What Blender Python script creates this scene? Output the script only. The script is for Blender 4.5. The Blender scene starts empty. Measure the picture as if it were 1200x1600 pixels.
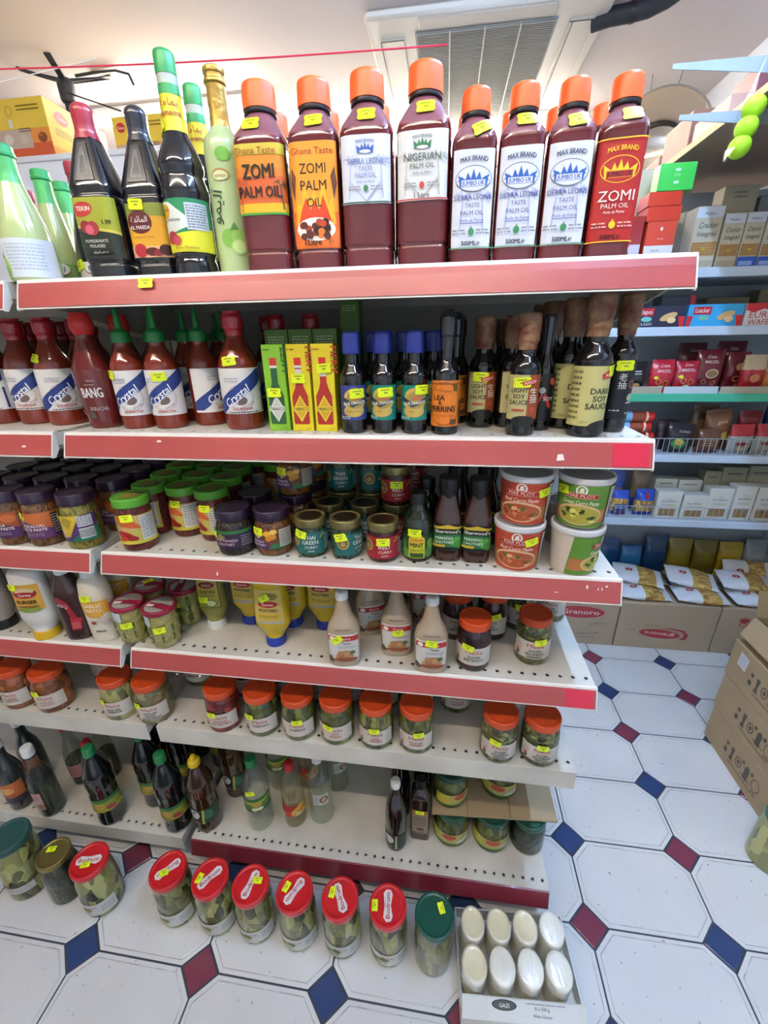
import bpy, math, random
from mathutils import Vector, Matrix
random.seed(7)
SC = bpy.context.scene
COL = SC.collection
PI = math.pi
# ------------------------------------------------------------------ camera
FPX, PITCH, YAW, ROLL = 657.33, 0.392152, -0.141964, -0.0185096
CAM = Vector((0.68625, -0.68315, 1.47188))
_cy, _sy = math.cos(YAW), math.sin(YAW)
_f = Vector((_sy*math.cos(PITCH), _cy*math.cos(PITCH), -math.sin(PITCH)))
_r = Vector((_cy, -_sy, 0)); _u = _r.cross(_f)
RT = math.cos(ROLL)*_r + math.sin(ROLL)*_u
UP = -math.sin(ROLL)*_r + math.cos(ROLL)*_u
FW = _f
cd = bpy.data.cameras.new('camera'); cam = bpy.data.objects.new('camera', cd); COL.objects.link(cam)
cam.matrix_world = Matrix(((RT.x, UP.x, -FW.x, CAM.x), (RT.y, UP.y, -FW.y, CAM.y), (RT.z, UP.z, -FW.z, CAM.z), (0, 0, 0, 1)))
cd.sensor_fit = 'VERTICAL'; cd.sensor_height = 24.0; cd.lens = FPX/1600*24.0; cd.clip_start = 0.02; cd.clip_end = 60
SC.camera = cam
# ------------------------------------------------------------------ world, exposure
W = bpy.data.worlds.new('daylight'); SC.world = W; W.use_nodes = True
W.node_tree.nodes['Background'].inputs[0].default_value = (0.72, 0.86, 1.0, 1)
W.node_tree.nodes['Background'].inputs[1].default_value = 0.35
SC.view_settings.view_transform = 'Standard'; SC.view_settings.look = 'None'
SC.view_settings.gamma = 1.0; SC.view_settings.use_curve_mapping = False
SC.view_settings.exposure = 1.5
SC.cycles.transparent_max_bounces = 16
TUBE_FRONT, TUBE_AISLE, TUBE_BACK = 38.0, 86.0, 60.0
# pixel -> place on a plane the thing touches
def ray(px, py): return RT*((px-600)/FPX) - UP*((py-800)/FPX) + FW
def onz(px, py, z): d = ray(px, py); return CAM + d*((z-CAM.z)/d.z)
def ony(px, py, y): d = ray(px, py); return CAM + d*((y-CAM.y)/d.y)
def onx(px, py, x): d = ray(px, py); return CAM + d*((x-CAM.x)/d.x)

# ------------------------------------------------------------------ materials
def lin(h):
    if not isinstance(h, str): return tuple(h)
    c = [int(h[i:i+2], 16)/255 for i in (0, 2, 4)]
    return tuple(x/12.92 if x <= .04045 else ((x+.055)/1.055)**2.4 for x in c)
MATS = {}
def pm(name, col, rough=.5, metal=0., coat=0., spec=.5, var=0., vscale=8., bump=0., bscale=60., emit=0., stretch=(1, 1, 1), col2=None, ecol=None):
    if name in MATS: return MATS[name]
    m = bpy.data.materials.new(name); m.use_nodes = True; MATS[name] = m
    nt = m.node_tree; b = nt.nodes['Principled BSDF']; c = lin(col)
    b.inputs['Base Color'].default_value = (*c, 1); b.inputs['Roughness'].default_value = rough
    b.inputs['Metallic'].default_value = metal; b.inputs['Coat Weight'].default_value = coat
    b.inputs['Coat Roughness'].default_value = .06; b.inputs['Specular IOR Level'].default_value = spec
    if emit:
        b.inputs['Emission Color'].default_value = (*(lin(ecol) if ecol else c), 1); b.inputs['Emission Strength'].default_value = emit
    if var or bump:
        tc = nt.nodes.new('ShaderNodeTexCoord'); mp = nt.nodes.new('ShaderNodeMapping'); mp.inputs['Scale'].default_value = stretch
        nt.links.new(tc.outputs['Object'], mp.inputs['Vector'])
        oi = nt.nodes.new('ShaderNodeObjectInfo'); nt.links.new(oi.outputs['Random'], mp.inputs['Location'])
        if var:
            n = nt.nodes.new('ShaderNodeTexNoise'); n.inputs['Scale'].default_value = vscale; n.inputs['Detail'].default_value = 5
            nt.links.new(mp.outputs[0], n.inputs['Vector'])
            r = nt.nodes.new('ShaderNodeValToRGB'); r.color_ramp.elements[0].position = .3; r.color_ramp.elements[1].position = .7
            d = lin(col2) if col2 else tuple(x*(1-var) for x in c)
            r.color_ramp.elements[0].color = (*d, 1); r.color_ramp.elements[1].color = (*c, 1)
            nt.links.new(n.outputs['Fac'], r.inputs[0]); nt.links.new(r.outputs[0], b.inputs['Base Color'])
        if bump:
            n2 = nt.nodes.new('ShaderNodeTexNoise'); n2.inputs['Scale'].default_value = bscale; n2.inputs['Detail'].default_value = 3
            nt.links.new(mp.outputs[0], n2.inputs['Vector'])
            bp = nt.nodes.new('ShaderNodeBump'); bp.inputs['Strength'].default_value = bump; bp.inputs['Distance'].default_value = .004
            nt.links.new(n2.outputs['Fac'], bp.inputs['Height']); nt.links.new(bp.outputs[0], b.inputs['Normal'])
    return m
def ink(h): return pm('ink_'+h, h, rough=.42)
def lumps(name, cols, scale=45., stretch=(1, 1, .5), rough=.35):
    """pieces packed in a jar: voronoi cells in several food colours"""
    if name in MATS: return MATS[name]
    m = bpy.data.materials.new(name); m.use_nodes = True; MATS[name] = m
    nt = m.node_tree; b = nt.nodes['Principled BSDF']; b.inputs['Roughness'].default_value = rough; scale *= 1.5
    q = random.Random(len(MATS)); cols = [tuple(min(x*k, .8) for x in lin(c)) for c, k in zip(cols, (.85, 1.45, .7, 1.7, 1.1))]
    tc = nt.nodes.new('ShaderNodeTexCoord'); mp = nt.nodes.new('ShaderNodeMapping'); mp.inputs['Scale'].default_value = stretch
    oi = nt.nodes.new('ShaderNodeObjectInfo')
    nt.links.new(tc.outputs['Object'], mp.inputs['Vector']); nt.links.new(oi.outputs['Random'], mp.inputs['Location'])
    wn = nt.nodes.new('ShaderNodeTexNoise'); wn.inputs['Scale'].default_value = scale*.6
    nt.links.new(mp.outputs[0], wn.inputs['Vector'])
    mx = nt.nodes.new('ShaderNodeVectorMath'); mx.operation = 'MULTIPLY_ADD'; mx.inputs[1].default_value = (.02, .02, .02)
    nt.links.new(wn.outputs['Color'], mx.inputs[0]); nt.links.new(mp.outputs[0], mx.inputs[2])
    v = nt.nodes.new('ShaderNodeTexVoronoi'); v.inputs['Scale'].default_value = scale; nt.links.new(mx.outputs[0], v.inputs['Vector'])
    sp = nt.nodes.new('ShaderNodeSeparateColor'); nt.links.new(v.outputs['Color'], sp.inputs[0])
    r = nt.nodes.new('ShaderNodeValToRGB'); cr = r.color_ramp
    cr.elements[0].position = .1; cr.elements[0].color = (*lin(cols[0]), 1); cr.elements[1].position = .9; cr.elements[1].color = (*lin(cols[-1]), 1)
    for i in range(1, len(cols)-1):
        e = cr.elements.new(.1+.8*i/(len(cols)-1)); e.color = (*lin(cols[i]), 1)
    nt.links.new(sp.outputs[0], r.inputs[0]); nt.links.new(r.outputs[0], b.inputs['Base Color'])
    bp = nt.nodes.new('ShaderNodeBump'); bp.invert = True; bp.inputs['Strength'].default_value = .7; bp.inputs['Distance'].default_value = .006
    nt.links.new(v.outputs['Distance'], bp.inputs['Height']); nt.links.new(bp.outputs[0], b.inputs['Normal'])
    return m
def glassmat(name, tint='ffffff', rough=.03, haze=0.):
    """thin clear shell: fresnel mix of see-through and mirror gloss"""
    if name in MATS: return MATS[name]
    m = bpy.data.materials.new(name); m.use_nodes = True; MATS[name] = m
    nt = m.node_tree; nt.nodes.remove(nt.nodes['Principled BSDF']); out = nt.nodes['Material Output']
    t = nt.nodes.new('ShaderNodeBsdfTransparent'); t.inputs[0].default_value = (*lin(tint), 1)
    g = nt.nodes.new('ShaderNodeBsdfGlossy'); g.inputs['Roughness'].default_value = rough
    fr = nt.nodes.new('ShaderNodeFresnel'); fr.inputs[0].default_value = 1.5
    mx = nt.nodes.new('ShaderNodeMixShader'); ge = nt.nodes.new('ShaderNodeNewGeometry'); inv = nt.nodes.new('ShaderNodeMath'); inv.operation = 'SUBTRACT'; inv.inputs[0].default_value = 1
    nt.links.new(ge.outputs['Backfacing'], inv.inputs[1]); mu = nt.nodes.new('ShaderNodeMath'); mu.operation = 'MULTIPLY'; nt.links.new(inv.outputs[0], mu.inputs[0]); nt.links.new(fr.outputs[0], mu.inputs[1]); nt.links.new(mu.outputs[0], mx.inputs[0])
    src = t
    if haze:
        df = nt.nodes.new('ShaderNodeBsdfDiffuse'); df.inputs[0].default_value = (.85, .87, .86, 1); hm = nt.nodes.new('ShaderNodeMixShader'); hm.inputs[0].default_value = haze
        nt.links.new(t.outputs[0], hm.inputs[1]); nt.links.new(df.outputs[0], hm.inputs[2]); src = hm
    nt.links.new(src.outputs[0], mx.inputs[1]); nt.links.new(g.outputs[0], mx.inputs[2]); nt.links.new(mx.outputs[0], out.inputs[0])
    return m
def floor_tile_mat(name, col, rough=.16):
    if name in MATS: return MATS[name]
    m = pm(name, col, rough=rough, coat=.25)
    nt = m.node_tree; b = nt.nodes['Principled BSDF']
    tc = nt.nodes.new('ShaderNodeTexCoord')
    ge = nt.nodes.new('ShaderNodeNewGeometry')
    n = nt.nodes.new('ShaderNodeTexNoise'); n.inputs['Scale'].default_value = 3.; n.inputs['Detail'].default_value = 6
    nt.links.new(ge.outputs['Position'], n.inputs['Vector'])
    r = nt.nodes.new('ShaderNodeValToRGB'); c = lin(col)
    r.color_ramp.elements[0].position = .25; r.color_ramp.elements[0].color = (*[x*.86 for x in c], 1)
    r.color_ramp.elements[1].position = .7; r.color_ramp.elements[1].color = (*c, 1)
    nt.links.new(n.outputs['Fac'], r.inputs[0])
    n2 = nt.nodes.new('ShaderNodeTexNoise'); n2.inputs['Scale'].default_value = 70.; n2.inputs['Detail'].default_value = 4
    nt.links.new(ge.outputs['Position'], n2.inputs['Vector'])
    r2 = nt.nodes.new('ShaderNodeValToRGB'); r2.color_ramp.elements[0].position = .25; r2.color_ramp.elements[0].color = (.35, .36, .36, 1)
    r2.color_ramp.elements[1].position = .33; r2.color_ramp.elements[1].color = (1, 1, 1, 1)
    nt.links.new(n2.outputs['Fac'], r2.inputs[0])
    mm = nt.nodes.new('ShaderNodeMix'); mm.data_type = 'RGBA'; mm.blend_type = 'MULTIPLY'; mm.inputs[0].default_value = 1
    nt.links.new(r.outputs[0], mm.inputs[6]); nt.links.new(r2.outputs[0], mm.inputs[7]); nt.links.new(mm.outputs[2], b.inputs['Base Color'])
    nt.links.new(n.outputs['Fac'], b.inputs['Roughness']) if False else None
    return m

# ------------------------------------------------------------------ mesh helpers (units in millimetres inside MB)
class MB:
    def __init__(s): s.v = []; s.f = []; s.m = []; s.mats = []
    def mi(s, mat):
        if mat not in s.mats: s.mats.append(mat)
        return s.mats.index(mat)
    def add(s, vs, fs, mat):
        o = len(s.v); s.v += vs; k = s.mi(mat)
        for f in fs: s.f.append(tuple(i+o for i in f)); s.m.append(k)
        return s
    def box(s, x0, x1, y0, y1, z0, z1, mat):
        v = [(x, y, z) for z in (z0, z1) for y in (y0, y1) for x in (x0, x1)]
        return s.add(v, [(0, 2, 3, 1), (4, 5, 7, 6), (0, 1, 5, 4), (2, 6, 7, 3), (0, 4, 6, 2), (1, 3, 7, 5)], mat)
    def bbox(s, x0, x1, y0, y1, z0, z1, mat, b=1.5):
        """box with bevelled edges"""
        o = len(s.v); P = []
        for sx, X in ((-1, x0), (1, x1)):
            for sy, Y in ((-1, y0), (1, y1)):
                for sz, Z in ((-1, z0), (1, z1)):
                    P += [(X, Y-sy*b, Z-sz*b), (X-sx*b, Y, Z-sz*b), (X-sx*b, Y-sy*b, Z)]
        def i(a, bb, c, k): return ((a*2+bb)*2+c)*3+k
        F = []
        for a in (0, 1):
            F += [(i(a, 0, 0, 0), i(a, 0, 1, 0), i(a, 1, 1, 0), i(a, 1, 0, 0)), (i(0, a, 0, 1), i(0, a, 1, 1), i(1, a, 1, 1), i(1, a, 0, 1)), (i(0, 0, a, 2), i(0, 1, a, 2), i(1, 1, a, 2), i(1, 0, a, 2))]
            for c in (0, 1):
                F += [(i(a, c, 0, 0), i(a, c, 1, 0), i(a, c, 1, 1), i(a, c, 0, 1)), (i(a, 0, c, 0), i(a, 1, c, 0), i(a, 1, c, 2), i(a, 0, c, 2)), (i(0, a, c, 1), i(1, a, c, 1), i(1, a, c, 2), i(0, a, c, 2))]
                for e in (0, 1): F.append((i(a, c, e, 0), i(a, c, e, 1), i(a, c, e, 2)))
        cx, cy, cz = (x0+x1)/2, (y0+y1)/2, (z0+z1)/2
        G = []
        for f in F:
            p = [Vector(P[k]) for k in f]; n = (p[1]-p[0]).cross(p[2]-p[0]); c = sum(p, Vector())/len(p)-Vector((cx, cy, cz))
            G.append(f if n.dot(c) > 0 else f[::-1])
        return s.add(P, G, mat)
    def loft(s, rings, mat, n=28, top=True, bot=True):
        """rings: (z, rx, ry, p[, ox, oy]) superellipse sections"""
        vs = []; fs = []
        for R in rings:
            z, rx, ry, p = R[:4]; ox, oy = (R[4], R[5]) if len(R) > 4 else (0, 0)
            for k in range(n):
                x, y = se(2*PI*k/n-PI/2, rx, ry, p); vs.append((x+ox, y+oy, z))
        for j in range(len(rings)-1):
            for k in range(n):
                k2 = (k+1) % n
                fs.append((j*n+k, j*n+k2, (j+1)*n+k2, (j+1)*n+k))
        if bot: fs.append(tuple(range(n-1, -1, -1)))
        if top: fs.append(tuple((len(rings)-1)*n+k for k in range(n)))
        return s.add(vs, fs, mat)
    def tube(s, pts, r, mat, n=8):
        vs = []; fs = []; pts = [Vector(p) for p in pts]
        for i, p in enumerate(pts):
            d = (pts[min(i+1, len(pts)-1)]-pts[max(i-1, 0)]).normalized()
            a = d.cross(Vector((0, 0, 1))); a = a.normalized() if a.length > 1e-3 else Vector((1, 0, 0)); b = d.cross(a)
            for k in range(n):
                t = 2*PI*k/n; vs.append(tuple(p+a*math.cos(t)*r+b*math.sin(t)*r))
        for i in range(len(pts)-1):
            for k in range(n):
                k2 = (k+1) % n; fs.append((i*n+k, (i+1)*n+k, (i+1)*n+k2, i*n+k2))
        fs.append(tuple(range(n))); fs.append(tuple((len(pts)-1)*n+k for k in range(n-1, -1, -1)))
        return s.add(vs, fs, mat)
    def prism(s, poly, y0, y1, mat, axis='y'):
        """polygon in x,z extruded along y (axis='x': polygon in y,z along x; 'z': polygon in x,y along z)"""
        n = len(poly)
        def c(a, b, t): return {'y': (a, t, b), 'x': (t, a, b), 'z': (a, b, t)}[axis]
        vs = [c(a, b, y0) for a, b in poly]+[c(a, b, y1) for a, b in poly]
        fs = [tuple(range(n)), tuple(range(2*n-1, n-1, -1))]+[(k, k+n, (k+1) % n+n, (k+1) % n) for k in range(n)]
        ar = sum(poly[k][0]*poly[(k+1) % n][1]-poly[(k+1) % n][0]*poly[k][1] for k in range(n))
        flip = (ar < 0) != (axis != 'y')
        if flip: fs = [f[::-1] for f in fs]
        return s.add(vs, fs, mat)
    def mesh(s, name, scale=.001, smooth=38):
        me = bpy.data.meshes.new(name)
        me.from_pydata([(a*scale, b*scale, c*scale) for a, b, c in s.v], [], s.f)
        for m in s.mats: me.materials.append(m)
        me.polygons.foreach_set('material_index', s.m)
        if smooth:
            me.polygons.foreach_set('use_smooth', [True]*len(s.f)); me.set_sharp_from_angle(angle=math.radians(smooth))
        me.update(); return me
def se(t, rx, ry, p):
    c, s = math.cos(t), math.sin(t)
    if p == 2: return rx*c, ry*s
    e = 2/p
    return rx*math.copysign(abs(c)**e, c), ry*math.copysign(abs(s)**e, s)
def rp(pts, cut=3, seg=3):
    """round the corners of a ring list"""
    out = [pts[0]]
    for i in range(1, len(pts)-1):
        a, b, c = pts[i-1], pts[i], pts[i+1]
        def dist(p, q): return math.hypot(p[0]-q[0], p[1]-q[1]) or 1e-6
        da, dc = dist(a, b), dist(b, c); ta, tc = min(cut/da, .45), min(cut/dc, .45)
        A = [x+(y-x)*ta for x, y in zip(b, a)]; Cc = [x+(y-x)*tc for x, y in zip(b, c)]
        for k in range(seg+1):
            t = k/seg; out.append(tuple((1-t)**2*p+2*t*(1-t)*q+t*t*r for p, q, r in zip(A, b, Cc)))
    out.append(pts[-1]); return out
def rr(prof, q=1., p=2, cut=3, seg=3):
    """(r,z) profile -> rounded rings; q = depth ratio"""
    return rp([(z, r, r*q, p) for r, z in prof], cut, seg)
_arc = {}
class Surf:
    """maps label coordinates (u right along the girth, v up, mm) to a lofted body's surface"""
    def __init__(s, rings, ref=None):
        s.r = [R for R in rings]; s.ref = ref
    def ring(s, v):
        R = s.r
        if v <= R[0][0]: return R[0][1:4]
        for a, b in zip(R, R[1:]):
            if a[0] <= v <= b[0] and b[0] > a[0]:
                t = (v-a[0])/(b[0]-a[0]); return tuple(x+(y-x)*t for x, y in zip(a[1:4], b[1:4]))
        return R[-1][1:4]
    @staticmethod
    def polar(f, R):
        """point of the section in direction f (0 = front, positive to the right)"""
        rx, ry, p = R; c, q = math.sin(f), -math.cos(f)
        r = (abs(c/rx)**p+abs(q/ry)**p)**(-1/p); return r*c, r*q
    def phi(s, u, R):
        key = tuple(round(x, 1) for x in R)
        if key not in _arc:
            tab = [0.]; px, py = s.polar(0, R)
            for k in range(1, 241):
                x, y = s.polar(PI*k/240, R); tab.append(tab[-1]+math.hypot(x-px, y-py)); px, py = x, y
            _arc[key] = tab
        tab = _arc[key]; a = abs(u)
        if a >= tab[-1]: return math.copysign(PI, u)
        lo, hi = 0, 240
        while hi-lo > 1:
            m = (lo+hi)//2
            if tab[m] <= a: lo = m
            else: hi = m
        return math.copysign((lo+(a-tab[lo])/(tab[hi]-tab[lo] or 1))/240*PI, u)
    def __call__(s, u, v, off):
        R = s.ring(v); x, y = s.polar(s.phi(u, s.ring(s.ref) if s.ref else R), R); rx, ry, p = R
        nx = math.copysign(abs(x/rx)**(p-1), x)/rx; ny = math.copysign(abs(y/ry)**(p-1), y)/ry
        l = math.hypot(nx, ny) or 1
        return (x+nx/l*off, y+ny/l*off, v)
    curved = True
class Flat:
    curved = False
    def __init__(s, y=0): s.y = y
    def __call__(s, u, v, off): return (u, s.y-off, v)
class Disc:
    curved = False
    def __init__(s, z): s.z = z
    def __call__(s, u, v, off): return (u, v, s.z+off)
class Side:
    """right side face of a box (x = const), u runs away from the viewer along +y"""
    curved = False
    def __init__(s, x): s.x = x
    def __call__(s, u, v, off): return (s.x+off, u, v)
_txt = {}
def text2d(t, bold=0.):
    k = (t, bold)
    if k not in _txt:
        c = bpy.data.curves.new('lettering', 'FONT'); c.body = t; c.resolution_u = 2; c.offset = bold; c.align_x = 'CENTER'
        o = bpy.data.objects.new('lettering', c); COL.objects.link(o)
        me = bpy.data.meshes.new_from_object(o.evaluated_get(bpy.context.evaluated_depsgraph_get()))
        me.calc_loop_triangles()
        vs = [(v.co.x, v.co.y) for v in me.vertices]; ts = [tuple(x.vertices) for x in me.loop_triangles]
        bpy.data.objects.remove(o); bpy.data.meshes.remove(me); bpy.data.curves.remove(c)
        if vs:
            x0 = min(a for a, b in vs); x1 = max(a for a, b in vs); cx = (x0+x1)/2
            vs = [(a-cx, b) for a, b in vs]; w = x1-x0
        else: w = 1
        _txt[k] = (vs, ts, w)
    return _txt[k]
def refine(vs, ts, mx):
    vs = list(vs); out = []; st = list(ts); cache = {}
    while st:
        t = st.pop(); best = 0
        for i in range(3):
            a, b = vs[t[i]], vs[t[(i+1) % 3]]; d = (a[0]-b[0])**2+.15*(a[1]-b[1])**2
            if d > best: best = d; bi = i
        if best > mx*mx:
            a, b, c = t[bi], t[(bi+1) % 3], t[(bi+2) % 3]; key = (min(a, b), max(a, b))
            if key not in cache: cache[key] = len(vs); vs.append(((vs[a][0]+vs[b][0])/2, (vs[a][1]+vs[b][1])/2))
            m = cache[key]; st += [(a, m, c), (m, b, c)]
        else: out.append(t)
    return vs, out
def tri2d(poly):
    from mathutils.geometry import tessellate_polygon
    return tessellate_polygon([[Vector((x, y, 0)) for x, y in poly]])
def art_mesh(name, surf, art, off0=.85, step=.2):
    """art: list of shapes drawn in label coordinates -> one thin printed mesh"""
    mb = MB(); off = off0; step = min(step, 1.5/max(len(art), 1))
    def put(vs, ts, col):
        nonlocal off
        if surf.curved: vs, ts = refine(vs, ts, 5.)
        ts2 = []
        for t in ts:
            a, b, c = (vs[i] for i in t)
            ar = (b[0]-a[0])*(c[1]-a[1])-(c[0]-a[0])*(b[1]-a[1])
            ts2.append(t if ar > 0 else t[::-1])
        mb.add([surf(u, v, off) for u, v in vs], ts2, ink(col) if isinstance(col, str) else col)
    for A in art:
        k = A[0]
        if k == 'R': _, u0, v0, u1, v1, c = A; poly = [(u0, v0), (u1, v0), (u1, v1), (u0, v1)]; put(poly, [(0, 1, 2), (0, 2, 3)], c); off += step
        elif k == 'P': put(A[1], tri2d(A[1]), A[2]); off += step
        elif k == 'E':
            _, u, v, ru, rv, c = A[:6]; rot = A[6] if len(A) > 6 else 0; n = 20; co, si = math.cos(math.radians(rot)), math.sin(math.radians(rot))
            poly = []
            for i in range(n):
                a, b = ru*math.cos(2*PI*i/n), rv*math.sin(2*PI*i/n); poly.append((u+a*co-b*si, v+a*si+b*co))
            put(poly+[(u, v)], [(i, (i+1) % n, n) for i in range(n)], c); off += step
        elif k == 'O':   # ring
            _, u, v, ru, rv, w, c = A; n = 28; poly = []
            for i in range(n):
                a = 2*PI*i/n; poly += [(u+ru*math.cos(a), v+rv*math.sin(a)), (u+(ru-w)*math.cos(a), v+(rv-w)*math.sin(a))]
            ts = []
            for i in range(n):
                j = (i+1) % n; ts += [(2*i, 2*j, 2*j+1), (2*i, 2*j+1, 2*i+1)]
            put(poly, ts, c)
        elif k == 'T':   # text: s,u,v(baseline),capheight,colour,opts
            _, t, u, v, h, c = A[:6]; o = A[6] if len(A) > 6 else {}
            vs, ts, w = text2d(t); sy = h/.70; sx = sy
            if 'w' in o: sx = o['w']/w
            sh = o.get('sh', 0); ro = math.radians(o.get('r', 0)); co, si = math.cos(ro), math.sin(ro); arc = o.get('arc'); bd = min(o.get('b', 0)*1.6, .045)*h/.7
            for dx, dy in (((0, 0),) if bd <= 0 else ((-bd/2, 0), (bd/2, 0), (0, -bd/3), (0, bd/3))):
                out = []
                for a, b in vs:
                    x, y = a*sx+b*sy*sh+dx, b*sy+dy
                    if arc: y += -x*x/(2*arc)
                    out.append((u+x*co-y*si, v+x*si+y*co))
                put(out, ts, c); off += .05
            off += step
        elif k == 'S':   # small unreadable copy: rows of short dashes
            _, u0, v0, u1, v1, n, c = A
            for i in range(n):
                y = v1-(v1-v0)*(i+.5)/n; hh = (v1-v0)/n*.22; x = u0; q = random.Random(i*7+n)
                while x < u1-1:
                    l = min(q.uniform(2, 6), u1-x); put([(x, y-hh), (x+l, y-hh), (x+l, y+hh), (x, y+hh)], [(0, 1, 2), (0, 2, 3)], c); x += l+q.uniform(.8, 1.6)
    return mb.mesh(name, smooth=0)
def patch(name, surf, u0, v0, u1, v1, mat, off=.55):
    mb = MB(); nu = max(1, int((u1-u0)/4)) if surf.curved else 1; nv = max(1, int((v1-v0)/8)) if surf.curved else 1
    vs = [surf(u0+(u1-u0)*i/nu, v0+(v1-v0)*j/nv, off) for j in range(nv+1) for i in range(nu+1)]
    fs = [(j*(nu+1)+i, j*(nu+1)+i+1, (j+1)*(nu+1)+i+1, (j+1)*(nu+1)+i) for j in range(nv) for i in range(nu)]
    return mb.add(vs, fs, mat).mesh(name)

# ------------------------------------------------------------------ scene objects
def ob(name, me, parent=None, loc=None):
    o = bpy.data.objects.new(name, me); COL.objects.link(o)
    if parent: o.parent = parent
    if loc: o.location = loc
    return o
def tag(o, label, cat, group=None):
    o['label'] = label; o['category'] = cat
    if group: o['group'] = group
    return o
def struct(o): o['kind'] = 'structure'; return o
def empty(name, loc=(0, 0, 0), rz=0):
    e = bpy.data.objects.new(name, None); COL.objects.link(e); e.location = loc; e.rotation_euler = (0, 0, math.radians(rz)); e.empty_display_size = .02
    return e
class Kind:
    """a product: list of parts (name, mesh, [(sub name, mesh)]) sharing mesh data"""
    def __init__(s, name, cat): s.name = name; s.cat = cat; s.parts = []; s.surf = None; s.r = .03; s.h = .1
    def part(s, n, me, subs=()): s.parts.append((n, me, list(subs))); return s
ST_MAT = pm('price_sticker_yellow', 'dcee1a', rough=.45)
_stk = {}
def sticker_mesh(surf, u, v, rot, w=25, h=15):
    k = (id(surf), u, v, rot)
    if k in _stk: return _stk[k]
    mb = MB(); a, b, q = w/2, h/2, 2.2
    pts = [(-a, -b+q), (-a+q, -b), (a-q, -b), (a, -b+q), (a-1.2, 0), (a, b-q), (a-q, b), (-a+q, b), (-a, b-q), (-a+1.2, 0)]
    co, si = math.cos(math.radians(rot)), math.sin(math.radians(rot))
    def tr(P): return [(u+x*co-y*si, v+x*si+y*co) for x, y in P]
    def put(P, ts, m, off):
        if surf.curved: P, ts = refine(P, ts, 4.)
        t2 = []
        for t in ts:
            A, B, C = (P[i] for i in t); t2.append(t if (B[0]-A[0])*(C[1]-A[1])-(C[0]-A[0])*(B[1]-A[1]) > 0 else t[::-1])
        mb.add([surf(x, y, off) for x, y in P], t2, m)
    put(tr(pts+[(0, 0)]), [(i, (i+1) % 10, 10) for i in range(10)], ST_MAT, 2.5)
    for (x0, x1, y0, y1) in ((-a*.55, a*.5, b*.38, b*.62), (-a*.2, a*.25, -b*.25, b*.08)):
        put(tr([(x0, y0), (x1, y0), (x1, y1), (x0, y1)]), [(0, 1, 2), (0, 2, 3)], ink('8f9416'), 2.65)
    _stk[k] = (mb.mesh('price_sticker', smooth=0), surf); return _stk[k]
def make(K, label, loc, rot=0, st=(), group=None, rx=0, ry=0, sc=1, name=None, swap=None):
    e = empty(name or K.name, loc, rot); e.rotation_euler = (math.radians(rx), math.radians(ry), math.radians(rot)); e.scale = (sc, sc, sc)
    tag(e, label, K.cat, group)
    for n, me, subs in K.parts:
        o = ob(n, me, e)
        for sn, sm in subs: ob(sn, sm, o)
    for s in st:
        sf = s[3] if len(s) > 3 else K.surf
        ob('price_sticker', sticker_mesh(sf, *s[:3])[0], e)
    return e
# placing: B = lowest front point of the base in the photo, on a surface of height z; T = centre of its top
def B(px, py, z, r):
    p = onz(px, py, z); d = Vector((p.x-CAM.x, p.y-CAM.y, 0)).normalized()
    return Vector((p.x+d.x*r, p.y+d.y*r, z))
def T(px, py, z, h):
    p = onz(px, py, z+h); return Vector((p.x, p.y, z))
# ================================================================== the room
CEIL = 2.672
white_paint = pm('wall_white_paint', 'e9e9e8', rough=.75, var=.06, vscale=1.5)
ceil_paint = pm('ceiling_paint', 'd6cecc', rough=.8, var=.06, vscale=1.2)
X0, X1, Y0, Y1 = -3.0, 2.40, -2.6, 2.76
def slab(name, x0, x1, y0, y1, z0, z1, m): return struct(ob(name, MB().box(x0*1000, x1*1000, y0*1000, y1*1000, z0*1000, z1*1000, m).mesh(name, smooth=0)))
floor = slab('floor', X0, X1, Y0, Y1, -.06, -.0022, pm('floor_grout', '3a3f4c', rough=.7, var=.3, vscale=30))
slab('ceiling', X0, X1, Y0, Y1, CEIL, CEIL+.06, ceil_paint)
slab('wall_back', X0, X1, Y1, Y1+.06, -.06, CEIL+.06, white_paint)
slab('wall_right', X1, X1+.06, Y0, Y1+.06, -.06, CEIL+.06, pm('wall_cool_white_paint', 'e4e9f0', rough=.7, var=.05, vscale=1.5))
slab('wall_left', X0-.06, X0, Y0, Y1+.06, -.06, CEIL+.06, white_paint)
slab('wall_front', X0, .2, Y0-.06, Y0, -.06, CEIL+.06, white_paint)
slab('trim_1', 2.05, X1, Y0, Y1, 2.01, CEIL, MATS['wall_cool_white_paint'])
# floor tiles: octagons with red and blue corner dots
OX, OY, SX, SY, CUT = 1.4578, 1.0824, .333, .21577, .048
white_tile = floor_tile_mat('glazed_white_floor_tile', 'd8d8d5')
groove = pm('worn_tile_groove', 'd0d0cd', rough=.5, var=.1, vscale=26, col2='83868a')
red_tile = floor_tile_mat('glazed_maroon_dot_tile', '7c3b4c'); blue_tile = floor_tile_mat('glazed_blue_dot_tile', '31456f')
def octo(ins, z):
    a, b, c = SX*500-2.2-ins, SY*500-2.2-ins, CUT*1000+1.2-ins*.42
    return [(-a+c, -b, z), (a-c, -b, z), (a, -b+c, z), (a, b-c, z), (a-c, b, z), (-a+c, b, z), (-a, b-c, z), (-a, -b+c, z)]
tb = MB(); rings = [(0, -3), (.0, -.6), (1., 0), (8.5, 0), (9.2, -.35), (10.6, -.35), (11.3, 0)]
vs = [p for i, z in rings for p in octo(i, z)]
tb.add(vs, [(j*8+k, j*8+(k+1) % 8, (j+1)*8+(k+1) % 8, (j+1)*8+k) for j in (0, 1, 2, 5) for k in range(8)], white_tile)
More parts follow.
